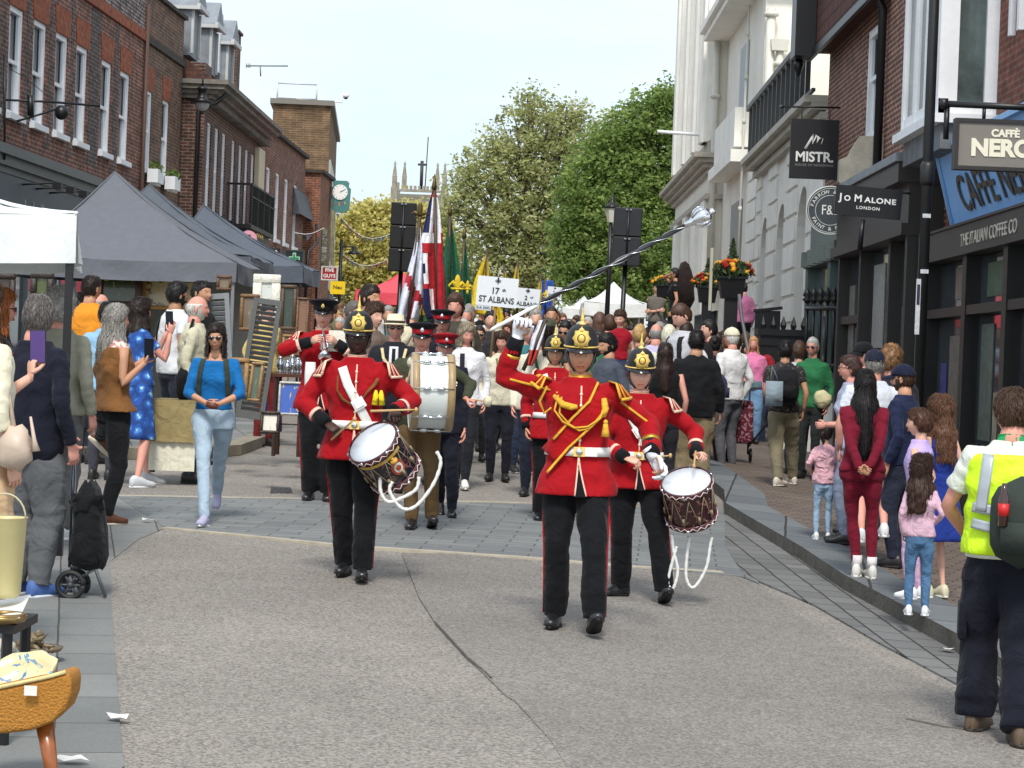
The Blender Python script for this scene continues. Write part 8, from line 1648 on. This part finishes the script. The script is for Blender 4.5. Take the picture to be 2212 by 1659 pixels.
p = simple('small boy in red t-shirt with brown hair, riding on someone\'s shoulders', 1341, 669, 24, (150, 18, 36), (60, 70, 100), 'pale', ('short', 'brown'), -12, .45, kid=1, z0=zt_ - 1.08, nod=18, look=-10)
p = simple('person with a bright turquoise rucksack and brown hair, seen from behind', 1295, 678, 31, (110, 116, 110), (60, 70, 90), 'pale', ('bob', (90, 64, 50)), 175, fem=1, hairL=.12); o = p.backpack(cloth((70, 176, 206)), .3, .42, .16); p.free(o, 'backpack', 'bright turquoise rucksack in the middle of the crowd', 'rucksack')
simple('bald man in lilac shirt seen from behind', 1418, 700, 28, (190, 184, 214), (80, 84, 100), 'pink', ('bald', 'grey'), 176, fat=.3)
simple('short fair curly haired woman left of the bald lilac shirted man', 1382, 706, 29, (90, 84, 70), (60, 60, 70), 'pink', ('curly', 'blond'), 170, fem=1, curly=.4)
simple('person in cream knitted hat and scarf right of the bald man', 1446, 708, 27, (200, 198, 180), (60, 60, 70), 'pink', ('curly', (206, 202, 180)), 175, curly=.2)
p = simple('brown haired man in white shirt with black braces, from behind', 1482, 696, 26, (222, 222, 222), (60, 66, 80), 'pink', ('short', 'dark'), 165); p.strip([(-.1, 1.42), (-.1, 1.1)], .035, M_bk, 'brace', off=.03, back=1)
p = simple('young man with brown hair looking down, black rucksack, below the platform rail', 1477, 658, 26, (190, 190, 196), (60, 66, 80), 'pale', ('short', 'brown'), -60, nod=30, look=-10); o = p.backpack(cloth((34, 32, 34)), .3, .45); p.free(o, 'backpack', 'dark rucksack on the young man looking down under the rail', 'rucksack')
simple('black haired person in profile with a maroon scarf', 1535, 693, 30, (96, 34, 48), (50, 50, 56), 'pale', ('short', 'black'), -80)
p = simple('white haired person in cream cap and white top', 1583, 710, 29, (226, 226, 226), (90, 90, 96), 'pink', ('short', 'white'), -140); p.cap(cloth((222, 216, 190)), peak=0)
p = Person('woman in black t-shirt on the platform, arm raised to shade her eyes', 1460, 580, d=44.5, face=-100, z0=2.03, skin='tan', hair=('bun', 'black'), hands=(F1(1448, 592, -.1), None), poles=((-.4, -1, .2), None), shoe=BLK, fem=1); p.top(cloth((20, 20, 24)), 'top', .4); p.legs(cloth((24, 24, 28)), 'trousers', 1.2); M = MB(); M.ell(p.px(1479, 625, .1), (.22, .2, .5), rot=(0, R(14), 0), e=.2); free_mesh(M, 'dark_shawl', cloth((44, 34, 32)), p, 'dark brown shawl spread behind the woman in black on the platform', 'shawl')
simple('woman in pink cardigan going up the steps beside the planters', 1608, 612, 45.5, (196, 120, 160), (20, 20, 24), 'pale', ('short', 'dark'), -170, fem=1, z0=1.98)
simple('man with glasses and arms folded beside the yellow flowers on the platform', 1420, 612, 46, (110, 104, 96), (40, 40, 46), 'pale', ('crop', 'black'), -10, .45, z0=1.95, hands=((.1, -.2, 1.15), (-.1, -.22, 1.12)))
c = G(1596, 998, .12); t = thing('shopping_trolley', 'maroon checked shopping trolley behind the drummer on the right pavement', 'shopping trolley', c); M = MB(); M.box((0, 0, .52), (.34, .24, .56), tap=.9); o = M.build('bag', pattern((92, 20, 38), (160, 120, 130), 26, .58), t); b_ = o.modifiers.new('b', 'BEVEL'); b_.width = .05; b_.segments = 3
M = MB(); M.tube([(-.12, .1, .1), (-.12, .14, .95), (.12, .14, .95), (.12, .1, .1)], .012, 6); M.tube([(.1, -.1, .2), (.5, -.2, .75)], .012, 6); M.build('frame', M_blk, t)
for sx in (-.15, .15): M = MB(); M.tube([(sx, .08 * math.cos(a) + .05, .09 + .08 * math.sin(a)) for a in [2 * math.pi * k / 16 for k in range(17)]], .016, 6); M.build('wheel', M_blk, t)
# ================================================= market stall goods
def pic(lab, x0, y0, x1, y1, d, fc, cc, tilt=-8, fw=.05, name='painting', rz=0):
 a, b = P(x0, y0, d), P(x1, y1, d); w_, h_ = b.x - a.x, a.z - b.z; t = thing(name, lab, 'picture', ((a.x + b.x) / 2, d, b.z), R(rz), 'framed pictures on the antiques stall'); t.rotation_euler = (R(tilt), 0, R(rz)); M = MB()
 for x, z, sx, sz in ((0, fw / 2, w_, fw), (0, h_ - fw / 2, w_, fw), (-w_ / 2 + fw / 2, h_ / 2, fw, h_ - 2 * fw), (w_ / 2 - fw / 2, h_ / 2, fw, h_ - 2 * fw)): M.box((x, 0, z), (sx, .05, sz))
 o = M.build('frame', mat(fc, .45, .3, 30, .4, 60), t); b_ = o.modifiers.new('b', 'BEVEL'); b_.width = .01
 M = MB(); M.box((0, .012, h_ / 2), (w_ - 2 * fw, .01, h_ - 2 * fw)); M.build('canvas', art(cc[0], cc[1:], 2.2), t, False); return t
pic('green garden painting in a heavy carved brown frame under the front grey gazebo', 208, 588, 306, 668, 31.5, (70, 44, 30), ((50, 60, 20), (120, 130, 40), (180, 190, 90), (90, 110, 50)), -4, .1)
pic('large pale landscape painting with brown trees in a thin gold frame', 309, 590, 442, 672, 31.8, (176, 128, 60), ((198, 178, 130), (120, 90, 50), (90, 64, 40), (170, 150, 100)), -4, .05)
pic('small green painting in dark frame under the white gazebo', 66, 586, 114, 648, 21, (50, 40, 34), ((70, 80, 30), (140, 140, 60), (170, 170, 90)), -3, .06)
pic('dark orange toned painting at the left edge under the white gazebo', -20, 588, 30, 690, 22, (46, 32, 26), ((60, 40, 26), (130, 80, 40), (60, 30, 20)), -3, .06)
pic('pale watercolour in a broad cream mount above the easels', 547, 591, 603, 690, 31, (222, 220, 206), ((206, 210, 204), (150, 160, 140), (120, 140, 120)), -4, .12)
pic('tall narrow dark green painting right of the pale watercolour', 607, 614, 638, 714, 30, (78, 60, 40), ((46, 60, 44), (70, 84, 60), (100, 90, 60)), -4, .05)
pic('framed brown print hung on the grey louvred shutter', 519, 634, 558, 716, 25.5, (120, 86, 50), ((110, 96, 76), (150, 140, 110), (90, 80, 66)), -6, .04)
pic('blue portrait of a woman in yellow leaning on the black chair', 602, 822, 652, 898, 22.6, (206, 204, 196), ((40, 84, 170), (200, 170, 90), (190, 160, 80), (50, 60, 110)), -14, .02)
pic('small black and white print in a dark frame leaning on the purple cloth', 562, 886, 603, 938, 21.4, (60, 44, 36), ((214, 210, 196), (140, 136, 126), (60, 60, 60)), -18, .03)
pic('dull landscape leaning at the foot of the easel beside the purple cloth', 536, 780, 562, 868, 22.5, (150, 120, 80), ((96, 112, 100), (140, 140, 110), (80, 90, 80)), -12, .03, rz=-20)
pic('small brown framed print under the far corner of the front gazebo', 468, 594, 500, 628, 30, (96, 66, 44), ((120, 104, 80), (150, 140, 110), (80, 60, 50)), -4, .04)
pic('gilt framed oil painting leaning low at the foot of the shutters', 497, 770, 534, 858, 23, (150, 112, 60), ((70, 64, 50), (110, 96, 70), (60, 80, 70)), -14, .05)
pic('dark landscape on the ground beside the brown clothed table', 412, 880, 436, 930, 21.8, (70, 52, 40), ((60, 66, 56), (110, 110, 90), (90, 84, 60)), -16, .03)
pic('tall plain wooden panel leaning right of the dark green painting', 640, 640, 662, 770, 29, (110, 78, 50), ((120, 84, 54), (104, 70, 44), (130, 96, 60)), -10, .03)
pic('small gilt frame standing below the tall green painting', 610, 722, 636, 770, 28, (160, 124, 70), ((120, 110, 90), (90, 80, 60), (150, 140, 120)), -8, .03)
for i, (x0, y0, x1, y1, d, ln, lab) in enumerate(((446, 630, 512, 930, 24.5, -14, 'grey louvred shutter panel leaning, left one of the folding pair'), (520, 640, 572, 905, 24.5, -12, 'dark grey louvred shutter panel leaning, right one of the folding pair'))):
 a, b = P(x0, y0, d), P(x1, y1, d); w_, h_ = b.x - a.x, a.z - b.z; t = thing('shutter', lab, 'shutter', ((a.x + b.x) / 2, d - .1, b.z), group='louvred shutters'); t.rotation_euler = (R(-8), R(6 * (-1) ** (i + 1)), 0); col = mat((126, 130, 132) if not i else (84, 86, 84), .6, .1)
 M = MB(); M.b2(-w_ / 2, -w_ / 2 + .05, -.02, .02, 0, h_); M.b2(w_ / 2 - .05, w_ / 2, -.02, .02, 0, h_); M.b2(-w_ / 2 + .05, w_ / 2 - .05, -.018, .018, 0, .08); M.b2(-w_ / 2 + .05, w_ / 2 - .05, -.018, .018, h_ - .06, h_); M.build('frame', col, t, False)
 M = MB()
 for k in range(int(h_ / .055) - 2): M.box((0, 0, .11 + k * .055), (w_ - .1, .012, .04), rot=(R(35), 0, 0))
 M.build('louvres', col, t, False)
def table(lab, x0, x1, y, d, dep, top, leg, h=None, cloth_=None, name='table'):
 a, b = P(x0, y, d), P(x1, y, d); g = gz(a.x, d) + (.12 if d > 19 else 0); z = a.z; t = thing(name, lab, 'table', ((a.x + b.x) / 2, d + dep / 2, g)); w_ = b.x - a.x; H = z - g
 M = MB(); M.box((0, 0, H - .02), (w_, dep, .035)); M.build('tabletop', top, t, False)
 for sx in (-1, 1):
  for sy in (-1, 1): M = MB(); M.tube([(sx * (w_ / 2 - .04), sy * (dep / 2 - .04), 0), (sx * (w_ / 2 - .04), sy * (dep / 2 - .04), H - .03)], .022, 6); M.build('leg', leg, t, False)
 return t, w_, H
t, w_, H = table('long stall table covered in brown cloth behind the woman in blue', 325, 425, 862, 21.6, .7, mat((150, 132, 92), .7, .1), M_blk)
M = MB(); n = 30; rs = [[Vector((-w_ / 2 + w_ * k / n, -.37 - .007 * (1 + math.sin(k * .9)) * f, H + .002 - f * .40)) for k in range(n + 1)] for f in (0, .5, 1)]; M.rings([[v + Vector((0, .74, 0)) if 0 else v for v in r] for r in rs], 0, (0, 0), False); M.rings([[Vector((v.x, .36, H + .003)) for v in rs[0]], [v + Vector((0, 0, .001)) for v in rs[0]]], 0, (0, 0), False); o = M.build('tablecloth', cloth((150, 134, 92), .1), t)
M = MB(); rs = [[Vector((-w_ / 2 + w_ * k / n, -.33 - .012 * (1 + math.sin(k * 1.1)) * f, H - .3 - f * (H - .32))) for k in range(n + 1)] for f in (0, .5, 1)]; M.rings(rs, 0, (0, 0), False); M.build('under_sheet', cloth((216, 212, 192), .06), t)
t, w_, H = table('small dark wood table crowded with silverware behind the bugler', 588, 658, 806, 24.5, .5, mat((84, 50, 36), .3, .1, coat=.4), mat((60, 38, 28), .4))
random.seed(12)
for k in range(7):
 s_ = thing('silver_pot', ['tall silver coffee pot, first from the left on the small dark table', 'round silver teapot second on the small dark table', 'small silver jug third on the small dark table', 'silver sugar bowl in the middle of the small dark table', 'silver goblet right of the sugar bowl', 'silver tankard second from the right on the small dark table', 'squat silver dish at the right end of the small dark table'][k], 'silverware', t.location + Vector((-w_ / 2 + .06 + k * w_ / 7.6, random.uniform(-.15, .1), H)), group='silverware on the small dark table'); M = MB(); h_ = random.uniform(.09, .24); M.lathe([(.035, 0), (.02, .02), (.045, h_ * .4), (.04, h_ * .7), (.02, h_ * .85), (.028, h_ * .9), (.005, h_)], 12); M.tube([(.04, 0, h_ * .35), (.08, 0, h_ * .6), (.035, 0, h_ * .75)], .006, 5); M.build('pot', M_chrome, s_)
c = G(626, 966, .0); t = thing('folding_chair', 'black metal chair with a pale seat holding small pictures', 'chair', c + Vector((0, .2, 0))); M = MB(); M.box((0, 0, .45), (.4, .38, .03)); M.build('seat', mat((190, 184, 170), .6), t, False)
for sx in (-.19, .19):
 for sy in (-.18, .18): M = MB(); M.tube([(sx, sy, 0), (sx, sy, .44 if sy < 0 else .9)], .012, 6); M.build('leg', M_blk, t, False)
M = MB(); M.tube([(-.19, -.18, .28), (.19, -.18, .28)], .01, 6); M.build('stretcher', M_blk, t)
c = G(576, 935, .12); t = thing('display_box', 'box draped in purple cloth on the left pavement corner', 'box', c + Vector((0, .3, 0))); M = MB(); M.box((0, 0, .22), (.3, .4, .44), tap=.85); o = M.build('cloth_cover', cloth((52, 30, 110), .15), t); b_ = o.modifiers.new('b', 'BEVEL'); b_.width = .03; b_.segments = 2
t = thing('wooden_cabinet', 'dark brown cabinet and frames at the back of the antiques stall', 'cabinet', (P(150, 700, 33).x, 33.6, gz(-5, 33) + .12)); M = MB(); M.box((0, 0, .85), (1.1, .4, 1.7)); M.build('carcass', mat((52, 34, 26), .4, .25, 6), t, False)  # dark furniture added to stand in for the dim stall interior
for sx in (-.27, .27): M = MB(); M.box((sx, -.21, .85), (.5, .02, 1.5)); M.build('door', mat((66, 42, 30), .4, .25, 6), t, False)
t = thing('side_wall', 'white canvas side panel behind the paintings stall', 'canvas wall', (P(330, 700, 34).x, 34.1, gz(-5, 34) + .12)); M = MB(); M.box((.2, 0, 1.05), (2.6, .02, 2.1)); M.build('canvas_panel', cloth((150, 148, 140)), t, False)
# ---- foreground bric-a-brac, bottom left
d = 8.1; g = gz(-1.8, d); M_must = mat((178, 122, 48), .95, .22, 70, .7, 110, kind='mustard_bouclé'); t = thing('footstool', 'mustard upholstered footstool with a curved underside and tapered wooden leg, bottom left corner', 'footstool', (P(30, 1500, d).x, d, g)); q = t.location
pts = [(-160, 1530), (-60, 1500), (20, 1483), (100, 1466), (146, 1452), (155, 1470), (152, 1505), (140, 1535), (112, 1562), (70, 1578), (10, 1586), (-80, 1586), (-160, 1570)]
M = MB(); M.prism([((P(x, y, d) - q).x, (P(x, y, d) - q).z) for x, y in pts], 0, .2); o = M.build('upholstered_side', M_must, t, False); b_ = o.modifiers.new('b', 'BEVEL'); b_.width = .02; b_.segments = 3
M = MB(); L_ = [P(x, y - 2, d) - q for x, y in ((-150, 1528), (-60, 1499), (20, 1482), (100, 1465), (142, 1453))]; M.tube(L_, .008, 6); M.build('cream_trim', cloth((214, 196, 140)), t)
M = MB(); M.tube([P(96, 1560, d + .08) - q, P(112, 1670, d + .08) - q, P(122, 1730, d + .08) - q], [.034, .024, .015], 12); M.build('leg', mat((150, 84, 36), .3, .15, 20, coat=.5), t)
M = MB(); M.tube([P(-70, 1570, d + .2) - q, P(-80, 1730, d + .2) - q], [.034, .015], 12); M.build('leg', mat((150, 84, 36), .3, .15, 20, coat=.5), t)
c = P(52, 1490, d + .17); t = thing('glass_dish', 'scalloped cream and blue patterned glass dish on the mustard footstool', 'dish', c); M = MB(); T = Matrix.Rotation(R(-14), 4, 'Y') @ Matrix.Rotation(R(30), 4, 'X')
rs = []
for r_, z in ((.03, -.0), (.08, .01), (.125, .045), (.145, .085), (.138, .088), (.12, .05), (.07, .02), (.01, .012)): rs.append([T @ Vector((r_ * (1 + .05 * math.sin(k * .785 * 2)) * math.cos(2 * math.pi * k / 32), r_ * (1 + .05 * math.sin(k * .785 * 2)) * .8 * math.sin(2 * math.pi * k / 32), z)) for k in range(32)])
M.rings(rs); M.build('bowl', art((214, 206, 160), [(120, 150, 180), (90, 110, 150), (120, 190, 220), (60, 50, 50)], 6), t)
t = thing('price_tag', 'small white price tag hanging in the glass dish', 'tag', P(66, 1492, d - .03)); M = MB(); M.box((0, 0, 0), (.045, .003, .035)); M.build('card', M_paper, t, False)
c = P(85, 1418, 11.0); t = thing('metal_dish', 'ornate bronze dish with a modelled edge standing on a foot on the slabs', 'dish', (c.x, 11.0, gz(c.x, 11))); M = MB(); M.lathe([(.055, 0), (.05, .015), (.03, .03), (.035, .045), (.1, .055), (.115, .075), (.09, .07), (.02, .058)], 28); M.ell((-.03, 0, .09), (.05, .03, .035), e=2.); M.ell((.0, .0, .12), (.02, .02, .03), e=1.5); M.ell((.06, -.01, .075), (.04, .02, .016), e=2.); M.build('dish', mat((128, 112, 88), .45, .4, 30, .6, 60, metal=.3), t)
d = 8.9; t, w_, H = table('low black legged table with white paper at the left edge', -80, 34, 1345, d, .42, mat((30, 26, 24), .5), M_blk)
t2 = thing('paper_sheet', 'sheet of white paper overhanging the low black table', 'paper', P(18, 1325, d + .25)); M = MB(); M.add([P(-20, 1300, d + .45) - t2.location, P(66, 1284, d + .5) - t2.location, P(42, 1335, d - .02) - t2.location, P(-20, 1345, d) - t2.location], [(0, 1, 2, 3)]); M.build('sheet', M_paper, t2, False)
c = P(6, 1348, d + .05); t = thing('bronze_ashtray', 'round ribbed brass dish on the low black table at the left edge', 'dish', c); M = MB(); M.lathe([(.05, -.0), (.085, .012), (.095, .035), (.085, .035), (.05, .015), (.005, .012)], 28); M.tube([(.08 * math.cos(a), .08 * math.sin(a), .036) for a in [2 * math.pi * k / 24 for k in range(25)]], .01, 6); M.build('dish', mat((140, 116, 72), .35, .3, 20, metal=.6), t)
c = P(6, 1290, d + .3); t = thing('bucket', 'pale yellow enamel bucket with a wire handle at the left edge', 'bucket', c); M = MB(); M.lathe([(.058, 0), (.07, .02), (.085, .32), (.09, .325), (.082, .32), (.065, .02)], 28, cap=(1, 0)); M.build('body', mat((206, 194, 140), .4, .08, 6), t); M = MB(); M.tube([(.085 * math.cos(a), -.02, .32 + .1 * math.sin(a)) for a in [math.pi * k / 12 for k in range(13)]], .004, 5); M.build('handle', mat((190, 180, 150), .4), t)
# ================================================= the packed crowd further back
rnd = random.Random(77)
TOPC = [('white', (216, 216, 214)), ('cream', (206, 198, 172)), ('dark', (34, 36, 42)), ('navy', (36, 42, 66)), ('grey', (120, 122, 124)), ('teal', (60, 120, 124)), ('red', (150, 34, 42)), ('olive', (104, 104, 78)), ('pale blue', (140, 166, 196)), ('black', (22, 22, 24)), ('green', (50, 100, 66)), ('beige', (176, 158, 130)), ('pink', (196, 140, 156))]
HST = [('short', 'dark'), ('short', 'black'), ('short', 'brown'), ('bob', 'brown'), ('long', 'dark'), ('short', 'grey'), ('short', 'mid'), ('long', 'blond'), ('pony', 'brown'), ('bob', 'black'), ('curly', 'dark'), ('short', 'silver')]
HN = {'short': 'short', 'bob': 'bobbed', 'long': 'long', 'bald': 'balding', 'pony': 'tied back', 'curly': 'curly'}
def anchor(x):
 for lim, s in ((790, 'left of the st george flag'), (880, 'under the left speaker stack'), (960, 'behind the flags'), (1030, 'below the green flags'), (1110, 'under the large placard'), (1170, 'under the 2nd placard'), (1240, 'under the mace'), (1300, 'below the white marquee'), (1400, 'below the right speaker stack'), (1500, 'near the platform')):
  if x < lim: return s
 return 'by the black planters'
used = []; seen = set()
def crowd(n, x0, x1, d0, d1, faces, grp, tops=None):
 k = 0; tries = 0
 while k < n and tries < n * 40:
  tries += 1; x = rnd.uniform(x0, x1); f = (k + .5) / n; d = d0 + (d1 - d0) * f ** 1.25 + rnd.uniform(-.5, .5)
  if any(abs(x - a) < 15 * 34 / d and abs(d - b) < 1.6 for a, b in used): continue
  X = P(x, 700, d).x; fem = rnd.random() < .5; h = rnd.uniform(1.58, 1.70) if fem else rnd.uniform(1.68, 1.86); hs_ = rnd.choice([q for q in HST if (fem or q[0] in ('short', 'bald', 'curly')) and not (fem and q[0] == 'bald')])
  tn, tc = rnd.choice(tops or TOPC); z = gz(X, d) + h; rr = P(x, 700, d); top = 790.6 - (z - CAMZ) / d * FF + (x - CX) * .0384; fc = rnd.choice(faces) + rnd.uniform(-20, 20); away = abs(fc) > 90
  gl = rnd.random() < .22 and not away
  dep = 'just behind the band' if d < 34 else ('halfway back' if d < 44 else 'far back')
  lab = '%s in %s top, %s %s hair%s, %s, %s' % ('woman' if fem else 'man', tn, HN[hs_[0]], hs_[1], ', sunglasses' if gl else '', anchor(x), dep)
  lab = lab if len(lab.split()) <= 16 else lab.replace(', ' + dep, '')
  if lab in seen: continue
  seen.add(lab); used.append((x, d))
  hn = rnd.choice([None] * 5 + [((-.12, -.26, 1.32), None), (None, (.1, -.28, 1.3)), ((.08, -.2, 1.14), (-.1, -.2, 1.12)), ((-.08, -.28, 1.42), (.08, -.28, 1.42)), ((-.06, -.2, 1.0), (.06, -.2, 1.0))])
  p = Person(lab, x, top, d=d, face=fc, hands=hn, lean=rnd.uniform(-2, 5), headroll=rnd.uniform(-10, 10), nod=rnd.uniform(-4, 14), feet=((-.1, rnd.uniform(-.12, .1), 0, -10, 0), (.1, rnd.uniform(-.12, .1), 0, 12, 0)), hk=rnd.uniform(.95, 1.06), fem=int(fem), skin=rnd.choice(['pale', 'pink', 'pink', 'tan', 'tan', 'olive', 'brown']), hair=hs_, hairL=rnd.uniform(.1, .3), lod=2, group=grp, fat=rnd.choice([0, 0, .2, .4]), shoe=None if d > 36 else ((50, 48, 50), (200, 200, 200)), look=rnd.uniform(-25, 25), beard=int(not fem and rnd.random() < .2))
  p.top(cloth(tc), 'top', rnd.choice([.45, 1., 1.]), hem=.88); p.legs(cloth(rnd.choice([(34, 36, 46), (50, 60, 84), (90, 84, 74), (28, 28, 30)])))
  if gl: p.glasses()
  if rnd.random() < .12: p.cap(cloth(rnd.choice([(60, 64, 56), (34, 36, 50), (190, 184, 160)])))
  if away and rnd.random() < .3: p.free(p.backpack(cloth(rnd.choice([(34, 34, 38), (70, 60, 54), (50, 60, 90)]))), 'backpack', 'rucksack worn by someone %s, %s' % (anchor(x), dep), 'rucksack', 'rucksacks in the far crowd')
  k += 1
SC_ = [TOPC[1], TOPC[1], TOPC[2], TOPC[3], TOPC[5], TOPC[10], TOPC[0], TOPC[9]]
crowd(34, 765, 1235, 25.5, 46, (0, 0, 0, 10, -20), 'people in the crowd behind the band', SC_)
crowd(36, 1245, 1530, 27, 50, (180, 160, -120, -90, 180, -40), 'spectators on the right in front of the town hall')
crowd(16, 715, 860, 31, 58, (60, 100, 150, 0), 'people on the left beyond the stalls')
crowd(12, 1540, 1690, 36, 48, (180, -90, -150, -20), 'people on the pavement beside the planters')
crowd(26, 770, 1420, 46, 64, (0, 180, 40, -60), 'people far up the street')
